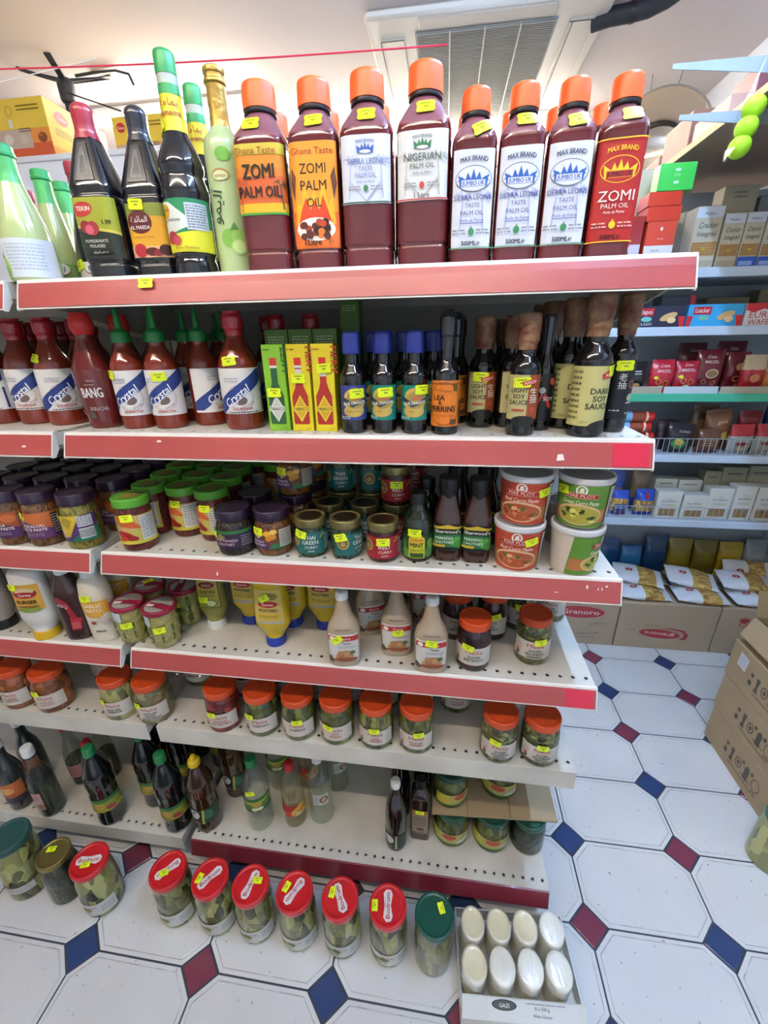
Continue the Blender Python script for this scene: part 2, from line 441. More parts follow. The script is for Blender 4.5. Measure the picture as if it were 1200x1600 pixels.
tb.add(vs, [(j*8+k, j*8+(k+1) % 8, (j+1)*8+(k+1) % 8, (j+1)*8+k) for j in (3, 4) for k in range(8)], groove)
tb.add(vs, [tuple(range(48, 56))], white_tile)
tile_me = tb.mesh('floor_tile', smooth=0)
def dot_me(m):
    d = MB(); h = CUT*1000-2.2
    vs = [p for k, z in ((h, -3), (h, -.6), (h-1.4, 0)) for p in ((-k, 0, z), (0, -k, z), (k, 0, z), (0, k, z))]
    return d.add(vs, [(j*4+k, j*4+(k+1) % 4, (j+1)*4+(k+1) % 4, (j+1)*4+k) for j in (0, 1) for k in range(4)]+[(8, 9, 10, 11)], m).mesh('dot_tile', smooth=0)
dots = (dot_me(red_tile), dot_me(blue_tile))
for i in range(-13, 3):
    for j in range(-10, 4):
        x, y = OX+i*SX, OY+j*SY
        if x > X1-.05 or x < X0+.1: continue
        ob('dot_tile', dots[(i+j) % 2], floor, (x, y, 0))
        if x+SX*.5+.15 < X1: ob('floor_tile', tile_me, floor, (x+SX/2, y+SY/2, 0))
# ------------------------------------------------------------------ lamps
lamp_white = pm('lamp_body_white', 'eeeeec', rough=.4)
def batten(label, x0, x1, y0, y1, strength, col='fff1e0'):
    e = empty('tube_light', ((x0+x1)/2, (y0+y1)/2, CEIL)); tag(e, label, 'tube light')
    L = math.hypot(x1-x0, y1-y0)*1000; e.rotation_euler = (0, 0, math.atan2(y1-y0, x1-x0))
    ob('housing', MB().bbox(-L/2, L/2, -32, 32, -42, 0, lamp_white, 4).mesh('lamp_housing'), e)
    tm = pm('tube_glow_%d_%s' % (int(strength*10), col), col, emit=strength, rough=.5)
    ob('tube', MB().tube([(-L/2+25, 0, -62), (L/2-25, 0, -62)], 14, tm, 12).mesh('fluorescent_tube'), e)
    hb = MB()
    for s in (-1, 1): hb.bbox(s*(L/2-16)-10, s*(L/2-16)+10, -17, 17, -82, -40, lamp_white, 3)
    ob('tube_holder', hb.mesh('tube_holder'), e)
batten('long fluorescent tube along the far wall behind the air conditioner', -.45, 1.38, 2.62, 2.62, TUBE_BACK)
batten('fluorescent tube glowing behind the black syrup bottles', -1.35, -.35, 2.1, 2.1, TUBE_BACK)
batten('fluorescent tube above the aisle where the photographer stands', -.9, 1.1, -1.0, -1.0, TUBE_FRONT)
batten('cool fluorescent tube above the aisle of pasta and biscuits', 1.27, 1.27, -.70, .95, TUBE_AISLE, 'a9ceff')
# ------------------------------------------------------------------ air conditioner in the ceiling
ac = empty('ceiling_air_conditioner', (.80, 2.08, CEIL)); tag(ac, 'square ceiling air conditioner with grey intake grille and side louvres', 'air conditioner')
acm = pm('ac_cream_plastic', 'd3d0c6', rough=.45); acg = pm('ac_grey_grille', '8f918d', rough=.6); acd = pm('ac_dark_slot', '4a4b49', rough=.7)
ob('panel', MB().bbox(-480, 480, -500, 500, -34, 0, acm, 10).mesh('ac_panel'), ac)
gr = ob('intake_grille', MB().bbox(-285, 285, -400, 400, -40, -30, acg, 3).mesh('ac_grille'), ac)
gb = MB()
for k in range(66): gb.box(-276, 276, -392+k*12, -392+k*12+5, -43, -39, acg)
ob('slats', gb.mesh('grille_slats', smooth=0), gr)['kind'] = 'stuff'
for x in (-142, 0, 142): ob('rib', MB().box(x-3, x+3, -396, 396, -46, -39, pm('ac_rib', 'b4b5b0', rough=.5)).mesh('grille_rib', smooth=0), gr)
for s in (-1, 1):
    sl = ob('louvre', MB().bbox(s*382-52, s*382+52, -380, 380, -38, -30, pm('ac_louvre', 'c9c6bc', rough=.45), 5).mesh('ac_louvre'), ac)
    ob('louvre_gap', MB().box(s*382-44+8*s, s*382-41+8*s, -360, 360, -39.5, -37, acd).box(s*382-48, s*382+48, -366, -363, -39.5, -37, acd).box(s*382-48, s*382+48, 363, 366, -39.5, -37, acd).mesh('louvre_gap', smooth=0), sl)
    ob('louvre', MB().bbox(-270, 270, s*448-34, s*448+34, -38, -30, pm('ac_louvre', 'c9c6bc'), 5).mesh('ac_louvre'), ac)
# insulated pipe
pp = [onz(x, y, CEIL-.035) for x, y in ((925, 36), (955, 26), (985, 20), (1015, 12), (1045, -4), (1080, -30), (1130, -80))]
pe = empty('insulated_pipe', pp[0]); tag(pe, 'black insulated pipe curving along the ceiling from the air conditioner', 'pipe')
ob('insulation', MB().tube([(p-pp[0])*1000 for p in pp], 30, pm('pipe_black_foam', '2b2f36', rough=.7), 12).mesh('pipe_foam'), pe)
ob('tape_band', MB().tube([(pp[2]-pp[0])*1000, (pp[2]-pp[0]+(pp[3]-pp[2])*.25)*1000], 33, pm('pipe_tape', '20242a', rough=.4), 12).mesh('pipe_tape'), pe)
# ------------------------------------------------------------------ the gondola
shelf_white = pm('shelf_cream_enamel', 'd3cfc3', rough=.42, var=.14, vscale=7, col2='b5b0a2')
edge_white = pm('rail_cream_plastic', 'ddd8cc', rough=.4)
rail_red = pm('ticket_rail_red', 'ab4742', rough=.36, coat=.3, var=.12, vscale=5)
rail_dark = pm('ticket_rail_maroon', '7c2433', rough=.4, coat=.2, var=.12, vscale=6)
insert_red = pm('bright_red_ticket', 'c8203a', rough=.3, coat=.3)
peg = pm('back_panel_grey', 'a9a69d', rough=.6, var=.08, vscale=3)
ZS = [1.5672, 1.3222, 1.0764, .8296, .5861, .1357]
DEEP = 405
def deck_mesh(wid):
    mb = MB(); n = int(wid//25); mg = (wid-n*25)/2; y0, y1 = 9, 34; t = 1.5
    mb.box(0, wid, y1, DEEP, -t, 0, shelf_white); mb.box(0, wid, 0, y0, -t, 0, shelf_white)
    if mg > 0: mb.box(0, mg, y0, y1, -t, 0, shelf_white); mb.box(wid-mg, wid, y0, y1, -t, 0, shelf_white)
    for k in range(n):
        x = mg+k*25+12.5; yc = (y0+y1)/2; o = [(-12.5, -12.5), (0, -12.5), (12.5, -12.5), (12.5, 0), (12.5, 12.5), (0, 12.5), (-12.5, 12.5), (-12.5, 0)]
        i8 = [(4*math.cos(-3*PI/4+q*PI/4), 4*math.sin(-3*PI/4+q*PI/4)) for q in range(8)]
        for z, fl in ((0, 0), (-t, 1)):
            vs = [(x+a, yc+b, z) for a, b in o]+[(x+a, yc+b, z) for a, b in i8]
            fs = [(q, (q+1) % 8, 8+(q+1) % 8, 8+q) for q in range(8)]
            mb.add(vs, [f[::-1] if fl else f for f in fs], shelf_white)
        vs = [(x+a, yc+b, z) for z in (0, -t) for a, b in i8]
        mb.add(vs, [(q, (q+1) % 8, 8+(q+1) % 8, 8+q) for q in range(8)], shelf_white)
    mb.box(0, wid, 2, 42, -30, -28.5, shelf_white); mb.box(0, wid, 40.5, 42, -28.5, -t, shelf_white)
    mb.box(0, wid, 0, 2, -30, -t, shelf_white); mb.box(0, wid, DEEP-2, DEEP, -28, -t, shelf_white)
    mb.box(0, 2, 2, DEEP-2, -26, -t, shelf_white); mb.box(wid-2, wid, 2, DEEP-2, -26, -t, shelf_white)
    return mb.mesh('shelf_deck', smooth=0)
def rail_meshes(wid, kind):
    h = MB().prism([(0, 1), (-3, -.5), (-17, -40), (-18.5, -43), (-14, -43), (-1, -8)], 0, wid, edge_white, 'x').mesh('ticket_rail', smooth=0)
    m = {'red': rail_red, 'maroon': rail_dark}.get(kind)
    ins = MB().prism([(-4, -4.5), (-5.6, -4.8), (-9.6, -14), (-18.7, -40), (-16.8, -40.6)], .5, wid-.5, m, 'x').mesh('ticket_strip', smooth=0) if m else None
    cap = MB().prism([(0, 1), (-4, 0), (-20, -42), (-19, -45), (-12, -45), (0, -30)], 0, 2.2, edge_white, 'x').mesh('rail_end_cap', smooth=0)
    return h, ins, cap
brk_me = MB().prism([(8, -4), (DEEP, -4), (DEEP, -92), (DEEP-70, -92), (30, -36), (8, -30)], 0, 2, shelf_white, 'x').mesh('shelf_bracket', smooth=0)
def bay(x0, wid, rails, label):
    e = empty('gondola_unit', (x0, 0, 0)); tag(e, label, 'shelving')
    dm = deck_mesh(wid)
    ob('back_panel', MB().box(0, wid, DEEP+2, DEEP+12, 40, 1562, peg).mesh('gondola_back', smooth=0), e)
    for x in (-14, wid-14):
        ob('upright', MB().box(x, x+30, DEEP+12, DEEP+72, 0, 1562, shelf_white).mesh('gondola_upright', smooth=0), e)
    ob('kick_panel', MB().box(0, wid, DEEP-12, DEEP+2, 0, 100, pm('kick_dark', '3c3a3a', rough=.6)).mesh('kick_panel', smooth=0), e)
    for z, rk in zip(ZS, rails):
        d = ob('shelf_deck', dm, e, (0, 0, z))
        if rk == 'lip':
            ob('front_lip', MB().box(0, wid, -3, 0, -52, -.2, shelf_white).mesh('front_lip', smooth=0), d)
        elif rk == 'maroon_lip':
            ob('front_lip', MB().prism([(0, -1), (-4, -2), (-16, -50), (-10, -54), (0, -50)], 0, wid, rail_dark, 'x').mesh('front_lip', smooth=0), d)
        else:
            h, ins, cap = rail_meshes(wid, rk)
            ob('ticket_rail', h, d); ob('rail_end_cap', cap, d, (-.0022, 0, 0)); ob('rail_end_cap', cap, d, (wid/1000, 0, 0))
            if ins: ob('ticket_strip', ins, d)
        if z > .3:
            ob('bracket', brk_me, d, (.004, 0, 0)); ob('bracket', brk_me, d, (wid/1000-.006, 0, 0))
    return e
bayR = bay(.004, 1000, ['red', 'red', 'red', 'red', 'lip', 'maroon_lip'], 'cream metal shelving bay with red ticket rails, holding the palm oil')
bayL = bay(-1.024, 1000, ['red', 'red', 'red', 'red', 'lip', 'lip'], 'cream metal shelving bay with red ticket rails, holding the lemon juice')
# brighter ticket pieces near the right ends of two rails
tk = MB().prism([(-4.6, -5.5), (-6.6, -6), (-19.4, -39), (-17.6, -39.6)], 942, 994, insert_red, 'x').mesh('bright_ticket', smooth=0)
for d in [c for c in bayR.children if c.name.startswith('shelf_deck')]:
    if abs(d.location.z-ZS[1]) < .01 or abs(d.location.z-ZS[3]) < .01: ob('bright_ticket', tk, d)
# torn paper remnants on the rails
scr = MB()
def rail_pt(px, py, z):
    t = .5; p = ony(px, py, -.012); return p
for px, py, w, h in ((918, 918, 4, 7), (935, 921, 2, 5), (941, 921, 2, 6), (949, 918, 5, 3), (869, 924, 7, 1.5), (875, 714, 12, 11), (341, 895, 4, 8), (281, 1048, 6, 3), (316, 1051, 5, 4), (247, 690, 10, 4), (39, 697, 9, 4)):
    zt = min(ZS, key=lambda z: abs((ony(px, py, -.012).z+.025)-z)); p = ony(px, py, -.012)
    dz = (p.z-zt)*1000; y = -6.2+(dz+6)*.385-.9
    hh = h*.9/2; x = p.x*1000
    scr.add([(x-w/2, y-.385*hh, p.z*1000-hh), (x+w/2, y-.385*hh+.1, p.z*1000-hh*.8), (x+w/2*.6, y+.385*hh, p.z*1000+hh), (x-w/2*.7, y+.385*hh, p.z*1000+hh*.9)], [(0, 1, 2, 3)], pm('torn_paper', 'e6d2c8', rough=.7))
so = ob('torn_paper_scraps', scr.mesh('torn_paper_scraps', smooth=0), bayR, (-.004, 0, 0)); so['kind'] = 'stuff'
# ------------------------------------------------------------------ far shelving along the next aisle
fy = 1.19
grey_en = pm('far_shelf_grey_enamel', 'aab4bd', rough=.45); far_lip = pm('far_shelf_pale_lip', 'b9c9d8', rough=.4); green_lip = pm('far_shelf_green_rail', '3cab88', rough=.4, coat=.2)
far = empty('wall_shelving', (.75, fy, 0)); tag(far, 'grey metal shelving stocked with biscuits and pasta across the aisle', 'shelving')
FZ = [1.684, 1.49, 1.245, .996, .70]
FW_ = 1640
ob('back_panel', MB().box(0, FW_, 400, 412, 0, 2005, grey_en).mesh('far_back_panel', smooth=0), far)
for k, x in enumerate((0, 805, FW_-30)): ob('upright', MB().box(x, x+30, 412, 470, 0, 2010, grey_en).mesh('far_upright', smooth=0), far)
for k, z in enumerate(FZ):
    d = ob('shelf_deck', MB().box(0, FW_, 2, 400, -26, 0, grey_en).mesh('far_deck', smooth=0), far, (0, 0, z))
    ob('shelf_lip', MB().bbox(0, FW_, -6, 2, -30, 2, green_lip if k == 2 else far_lip, 2).mesh('far_lip', smooth=0), d)
# wire fences along two far shelves
def fence(z, x0, x1, h, label):
    mb = MB(); wm = pm('wire_chrome', 'c9ccce', rough=.3, metal=.8); n = int((x1-x0)*1000/22)
    for k in range(n+1): x = (x0+(x1-x0)*k/n)*1000; mb.tube([(x, 0, 0), (x, 0, h)], 1.1, wm, 5)
    for zz in (h, 2): mb.tube([(x0*1000, 0, zz), (x1*1000, 0, zz)], 1.8, wm, 5)
    e = empty('wire_fence', (0, fy-.001, z+.002)); tag(e, label, 'wire fence'); ob('wire_grid', mb.mesh('wire_fence'), e)
fence(FZ[3], .8, 2.36, 68, 'low wire fence in front of the snack bags')
fence(FZ[4], .8, 2.36, 60, 'low wire fence in front of the pasta packs')
# ------------------------------------------------------------------ wooden shelf on the right wall, blades, mirror
wood = pm('raw_wood_edge', 'd2a878', rough=.6, var=.2, vscale=4, stretch=(1, 8, 1)); chip = pm('board_underside_brown', '9a8272', rough=.75, var=.1, vscale=6)
we = empty('wooden_wall_shelf', (1.5, -.2, 2.072)); tag(we, 'long wooden board shelf high on the wall above the crackers', 'shelf')
ob('board', MB().box(0, 541, 0, 2000, -18, 0, chip).mesh('shelf_board', smooth=0), we)
ob('edge_strip', MB().box(-3, 0, 0, 2000, -19, 1, wood).mesh('edge_strip', smooth=0), we)
blade_m = pm('bracket_grey', '8b959d', rough=.45)
def blade(label, y, z, x0):
    e = empty('shelf_bracket', (2.05, y, z)); tag(e, label, 'bracket')
    L = (2.05-x0)*1000
    ob('arm', MB().prism([(0, 0), (0, -75), (-L*.55, -46), (-L, -12), (-L, 0)], -1.5, 1.5, blade_m).mesh('bracket_arm', smooth=0), e)
    ob('slot_strip', MB().box(-8, 0, -14, 14, -80, 60, blade_m).mesh('slot_strip', smooth=0), e)
b1 = ony(1062, 183, .98); blade('grey blade bracket under the wooden board, beside the tennis balls', .98, 2.052, b1.x)
b2 = ony(1052, 100, 1.06); blade('grey blade bracket with no board, higher than the wooden board', 1.06, b2.z, b2.x)
mc = ony(1018, 238, 2.2)
me_ = empty('convex_mirror', mc); tag(me_, 'round convex security mirror hanging from the ceiling by wires', 'mirror'); me_.rotation_euler = (math.radians(4), 0, math.radians(-26))
mir = pm('convex_mirror_chrome', 'efe4cc', rough=.04, metal=1.)
R_ = []
for k in range(13):
    a = k/12*PI/2; R_.append((-60*math.sin(a), 250*math.cos(a)))
mb = MB(); n = 40; vs = []; fs = []
for y, r in R_[:-1]:
    for k in range(n): vs.append((r*math.cos(2*PI*k/n), y, r*math.sin(2*PI*k/n)))
vs.append((0, -60, 0))
for j in range(len(R_)-2):
    for k in range(n): fs.append((j*n+k, j*n+(k+1) % n, (j+1)*n+(k+1) % n, (j+1)*n+k))
for k in range(n): fs.append(((len(R_)-2)*n+k, (len(R_)-2)*n+(k+1) % n, len(vs)-1))
ob('mirror_dome', mb.add(vs, fs, mir).mesh('mirror_dome', smooth=80), me_)
rim = MB(); rim.tube([(252*math.cos(2*PI*k/40), 2, 252*math.sin(2*PI*k/40)) for k in range(41)], 6, pm('mirror_rim', '9a948a', rough=.4), 8)
ob('mirror_rim', rim.mesh('mirror_rim'), me_)
ob('backing', MB().add([(248*math.cos(2*PI*k/40), 6, 248*math.sin(2*PI*k/40)) for k in range(40)], [tuple(range(40))], pm('mirror_back', '8a8781', rough=.6)).mesh('mirror_back', smooth=0), me_)
wr = MB()
top = (me_.matrix_world if False else None)
for dx in (-50, 60): wr.tube([(dx, 4, 225), (dx*1.2, 60+dx*.2, 225+(CEIL-mc.z)*1000-232)], 1.5, pm('thin_wire', '3c3c3c', rough=.5), 5)
ob('hanging_wire', wr.mesh('hanging_wire'), me_)
# string across the aisle and the black ceiling mount
s0, s1 = ony(-40, 109, .5), ony(700, 70, .5)
pts = [s0+(s1-s0)*(k/16)-Vector((0, 0, .006*math.sin(PI*k/16))) for k in range(17)]
se_ = tag(ob('red_string', MB().tube([(p-s0)*1000 for p in pts], 1.6, pm('red_cord', 'd2304e', rough=.6), 6).mesh('red_string'), None, s0), 'red string stretched below the ceiling above the bottles', 'string')
s2, s3 = ony(-40, 138, .6), ony(150, 92, .6)
tag(ob('white_string', MB().tube([(0, 0, 0), (s3-s2)*1000], 1.2, pm('white_cord', 'e6e4e0', rough=.6), 6).mesh('white_string'), None, s2), 'thin white string crossing the red string by the ceiling mount', 'string')
mp_ = onz(98, 112, CEIL); blk = pm('mount_black_steel', '26282e', rough=.45)
mo = empty('ceiling_mount', mp_); tag(mo, 'black metal ceiling mount with splayed feet and a post', 'ceiling mount')
for a, L in ((200, 190), (120, 170), (20, 210), (-70, 150)):
    c, s = math.cos(math.radians(a)), math.sin(math.radians(a))
    ob('foot', MB().add([(-12*s, 12*c, -30), (12*s, -12*c, -30), (L*c+14*s, L*s-14*c, -6), (L*c-14*s, L*s+14*c, -6), (-12*s, 12*c, -44), (12*s, -12*c, -44), (L*c+14*s, L*s-14*c, 0), (L*c-14*s, L*s+14*c, 0)], [(0, 1, 2, 3), (4, 7, 6, 5), (0, 4, 5, 1), (2, 6, 7, 3), (1, 5, 6, 2), (0, 3, 7, 4)], blk).mesh('mount_foot', smooth=0), mo)
ob('collar', MB().loft(rp([(-118, 30, 30, 2), (-110, 36, 36, 2), (-50, 38, 38, 2), (-28, 30, 30, 2)], 6), blk, 18).mesh('mount_collar'), mo)
ob('post', MB().bbox(-21, 21, -16, 16, -560, -100, blk, 5).mesh('mount_post'), mo)
ob('rod', MB().tube([(20, -30, -90), (300, -60, -190)], 4, blk, 6).mesh('mount_rod'), mo)
ob('cable', MB().tube([(60, 0, -20), (140, 20, -6), (260, 20, -8), (330, 10, -30), (345, 10, -70)], 6, blk, 6).mesh('mount_cable'), mo)
# ================================================================== products on the gondola
def ribbed(r0, r1, z0, z1, mat, n=40, depth=.7, dome=1.5):
    """screw cap with vertical ribs and a rounded top edge"""
    mb = MB(); H = [(z0, r0), (z0+1.5, r0+.3), (z1-5, r1), (z1-1.5, r1-.9), (z1, r1-3.2)]; m = n*2; vs = []; fs = []
    for j, (z, r) in enumerate(H):
        for k in range(m):
            d = depth*(k % 2) if j in (1, 2) else 0; t = 2*PI*k/m; vs.append(((r-d)*math.cos(t), (r-d)*math.sin(t), z))
    for j in range(len(H)-1):
        for k in range(m): fs.append((j*m+k, j*m+(k+1) % m, (j+1)*m+(k+1) % m, (j+1)*m+k))
    fs.append(tuple(range((len(H)-1)*m, len(H)*m))); fs.append(tuple(range(m-1, -1, -1)))
    return mb.add(vs, fs, mat).mesh('ribbed_cap', smooth=50)
def kind(name, cat, rings, mat, caps=(), labels=(), inner=None, n=28, bodyname='bottle', prints=None, ref=None):
    """rings: body; caps: (part, mesh | (rings, mat)); labels: (u0,v0,u1,v1,colour,art); inner: (rings, mat) contents seen through a glass body"""
    K = Kind(name, cat); K.surf = Surf(rings, ref); K.r = max(R[1] for R in rings)/1000; K.h = max(R[0] for R in rings)/1000
    subs = []
    if prints: subs.append(('print', art_mesh(name+'_print', K.surf, prints)))
    K.part(bodyname, MB().loft(rings, mat, n).mesh(name+'_body'), subs)
    if inner: K.part('contents', MB().loft(inner[0], inner[1], 24).mesh(name+'_contents'))
    for c in caps:
        if isinstance(c[1], bpy.types.Mesh): me = c[1]
        else: me = MB().loft(c[1][0], c[1][1], c[1][2] if len(c[1]) > 2 else 24).mesh(name+'_'+c[0]); K.h = max(K.h, max(R[0] for R in c[1][0])/1000)
        K.part(c[0], me, c[2] if len(c) > 2 else ())
    for L in labels:
        u0, v0, u1, v1, col, art = L[:6]; sf = L[6] if len(L) > 6 else K.surf
        K.part('label', patch(name+'_label', sf, u0, v0, u1, v1, ink(col) if isinstance(col, str) else col), [('print', art_mesh(name+'_print', sf, art))] if art else ())
    return K
def crown(u, v, w, h, c): return ('P', [(u-w/2, v), (u+w/2, v), (u+w*.55, v+h*.75), (u+w*.3, v+h*.42), (u+w*.2, v+h*.9), (u, v+h*.5+h*.1), (u-w*.2, v+h*.9), (u-w*.3, v+h*.42), (u-w*.55, v+h*.75)][:2]+[(u+w*.56, v+h*.72), (u+w*.3, v+h*.4), (u+w*.22, v+h*.82), (u+w*.1, v+h*.45), (u, v+h), (u-w*.1, v+h*.45), (u-w*.22, v+h*.82), (u-w*.3, v+h*.4), (u-w*.56, v+h*.72)], c)
def blob(pts_n, u, v, ru, rv, c, seed):
    q = random.Random(seed); n = 14
    return ('P', [(u+ru*q.uniform(.75, 1.1)*math.cos(2*PI*k/n), v+rv*q.uniform(.75, 1.1)*math.sin(2*PI*k/n)) for k in range(n)], c)
def palmtree(u, v, h, s, c):
    A = [('P', [(u-1, v), (u+1, v), (u+1+s*3, v+h), (u-.4+s*3, v+h)], c)]
    for a in (-150, -110, -70, -30, 10, 50):
        t = math.radians(a+90); dx, dy = math.sin(t)*h*.38, math.cos(t)*h*.22
        x, y = u+s*3, v+h
        A.append(('P', [(x, y), (x+dx*.5+1, y+dy*.5+3.2), (x+dx, y+dy-2), (x+dx*.5, y+dy*.5+1)], c))
    return A
# ---- materials of liquids
palm_oil = pm('palm_oil_dark_red', '6b2226', rough=.16, coat=.6, var=.25, vscale=14)
palm_head = pm('palm_oil_film_rose', '8d5863', rough=.14, coat=.7, var=.25, vscale=9, stretch=(1, 1, .5))
orange_cap = pm('orange_cap_plastic', 'ef6a2c', rough=.38); black_ring = pm('black_neck_ring', '1e1a20', rough=.35)
black_syrup = pm('black_syrup_glass', '14161a', rough=.1, coat=.8)
def glossy(nm, c, r=.12, var=.15): return pm(nm, c, rough=r, coat=.6, var=var, vscale=12)
# ---- palm oil 1 litre and half litre
def palm_kind(name, hw, H, labels, wide, cap0):
    s = hw; Z = H
    low = rp([(0, s*.9, s*.9, 5), (3, s*.97, s*.97, 5), (Z*.115, s*.97, s*.97, 5), (Z*.125, s*.93, s*.93, 5), (Z*.14, s, s, 5), (wide, s, s, 5), (wide+4, s*.98, s*.98, 4.6)], 2)
    K = Kind(name, 'bottle'); K.surf = Surf(low+[(wide+25, s*.8, s*.8, 3.5)]); K.r = s/1000; K.h = H/1000
    K.part('bottle', MB().loft(low, palm_oil, 36).mesh(name+'_body'))
    sh = rp([(wide+4, s*.98, s*.98, 4.6), (wide+10, s*.94, s*.94, 4.2), (cap0-9, s*.56, s*.56, 2.3), (cap0-6, s*.52, s*.52, 2)], 4)
    K.part('shoulder', MB().loft(sh, palm_head, 36).mesh(name+'_shoulder'))
    K.part('neck_ring', MB().loft(rp([(cap0-7, s*.52, s*.52, 2), (cap0-6, s*.62, s*.62, 2), (cap0-1, s*.62, s*.62, 2), (cap0+1, s*.5, s*.5, 2)], 1), black_ring).mesh('neck_ring'))
    K.part('cap', ribbed(s*.64, s*.62, cap0-1, H, orange_cap, 34))
    K.st2 = Surf(low[-3:]+sh[1:]); K.sh = Surf(sh)
    for L in labels: K.part('label', patch(name+'_label', K.surf, *L[:4], ink(L[4])), [('print', art_mesh(name+'_print', K.surf, L[5]))])
    return K
DK = '1a1412'
def max_label(h0, crownc, txtc, lines, vol, dot, small, treec, bg, line):
    A = []
    return A
ghana_a = palm_kind('palm_oil_bottle', 38, 241, [(-42, 78, 42, 163, 'd98a26', [('R', -42, 92, 42, 124, 'd0602a'), ('R', -42, 124, 42, 134, 'd47a26'), ('R', -42, 78, 42, 92, 'e0b024'), ('R', -42, 77.5, 42, 80.5, '4f9a3a'), ('R', -42, 150, 42, 163, 'c9b73a')]+palmtree(-30, 82, 34, 1, 'b8521f')+palmtree(33, 84, 30, -1, '4b4a22')+[('T', 'Ghana Taste', -3, 151, 7.5, 'a0241f', {'w': 60}), ('T', 'ZOMI', 0, 122, 17, DK, {'b': .035, 'w': 46}), ('T', 'PALM OIL', 0, 99, 13.5, DK, {'b': .03, 'w': 62})])], 168, 211)
fl = [('P', [(-30, 62), (-26, 95), (-20, 84), (-14, 112), (-6, 90), (0, 104), (6, 90), (14, 114), (20, 86), (27, 96), (30, 62)], 'f4b223'), ('P', [(-26, 60), (-20, 80), (-12, 96), (-6, 80), (0, 92), (7, 80), (13, 98), (20, 78), (26, 60)], 'd9421d')]
q = random.Random(3)
fruit = [('E', 0, 56, 29, 15, 'ece6da')]+[('E', q.uniform(-21, 21), 56+q.uniform(-9, 9), 5.2, 4.4, q.choice(['c4451c', '2a1712', 'a83a18', '5a2214', 'd8742c'])) for _ in range(26)]
ghana_b = palm_kind('palm_oil_bottle', 37, 238, [(-36, 32, 36, 161, 'ef9a26', [('R', -36, 32, 36, 78, 'e8702a')]+fl+[('P', [(-29, 92), (-25, 120), (-31, 132), (-34, 112)], '6a3a24'), ('P', [(29, 92), (25, 120), (31, 132), (34, 112)], '6a3a24'), ('T', 'Ghana Taste', 0, 146, 8, 'a8281f', {'w': 60}), ('T', 'ZOMI', 0, 124, 12, DK, {'w': 38}), ('T', 'PALM', 0, 104, 12, DK, {'w': 38}), ('T', 'OIL', 0, 84, 11, DK, {'w': 22})]+fruit+[('T', '1Litre', -5, 36, 8, '120d0c', {'b': .03}), ('T', '℮', 22, 36, 8, '6a3a24')])], 168, 209)
def mb_label(hw, v0, v1, cc, tc, l1, big, dotc, extra, bg, base, foot):
    c = (v1-v0)/88.
    y = lambda t: v0+(v1-v0)*t
    A = palmtree(-24, y(.08), 42, 1, base)+palmtree(24, y(.08), 42, -1, base)+[('P', [(-24, y(.32)), (0, y(.02)), (24, y(.32)), (22, y(.34)), (0, y(.05)), (-22, y(.34))], base)]
    A += [('T', 'MAX BRAND', 0, y(.89), 3.6, tc, {'w': 26, 'arc': 60}), crown(0, y(.74), 22, 12, cc), ('E', 0, y(.755), 8, 2, bg)]
    for k, (t, yy, h, w) in enumerate(l1): A.append(('T', t, 0, y(yy), h, big, {'w': w, 'b': .002}))
    A += [('E', 0, y(.22), 3.4, 4, dotc), ('S', -24, y(.18), -7, y(.27), 2, '9a9a94'), ('S', 7, y(.18), 24, y(.27), 2, '9a9a94')]+extra
    A.append(('R', -hw, v0, hw, v0+1.8, foot)); return A
sierra_l = palm_kind('palm_oil_bottle', 38, 241, [(-36, 84, 36, 163, 'd8dde6', mb_label(36, 84, 163, '2f57a6', '3a5a9c', [('SIERRA LEONE', .58, 6.5, 50), ('TASTE', .48, 5, 20), ('PALM OIL', .38, 5.5, 30), ('Huile de Palme', .3, 3, 26)], '5673ad', '3f7d52', [], 'd8dde6', 'b3bdd8', '2c5a46'))], 168, 211)
nigerian = palm_kind('palm_oil_bottle', 38, 243, [(-36, 84, 36, 163, 'dedfdc', mb_label(36, 84, 163, '2e7a50', '3d5a4a', [('NIGERIAN', .57, 8.5, 50), ('PALM OIL', .46, 6, 34), ('Huile de Palme', .38, 3, 26)], '4b5a50', 'c23a30', [('T', '1 Litre', 0, 87, 6, '2c2c2c', {})], 'dedfdc', 'c0c2b8', 'b8453a'))], 168, 212)
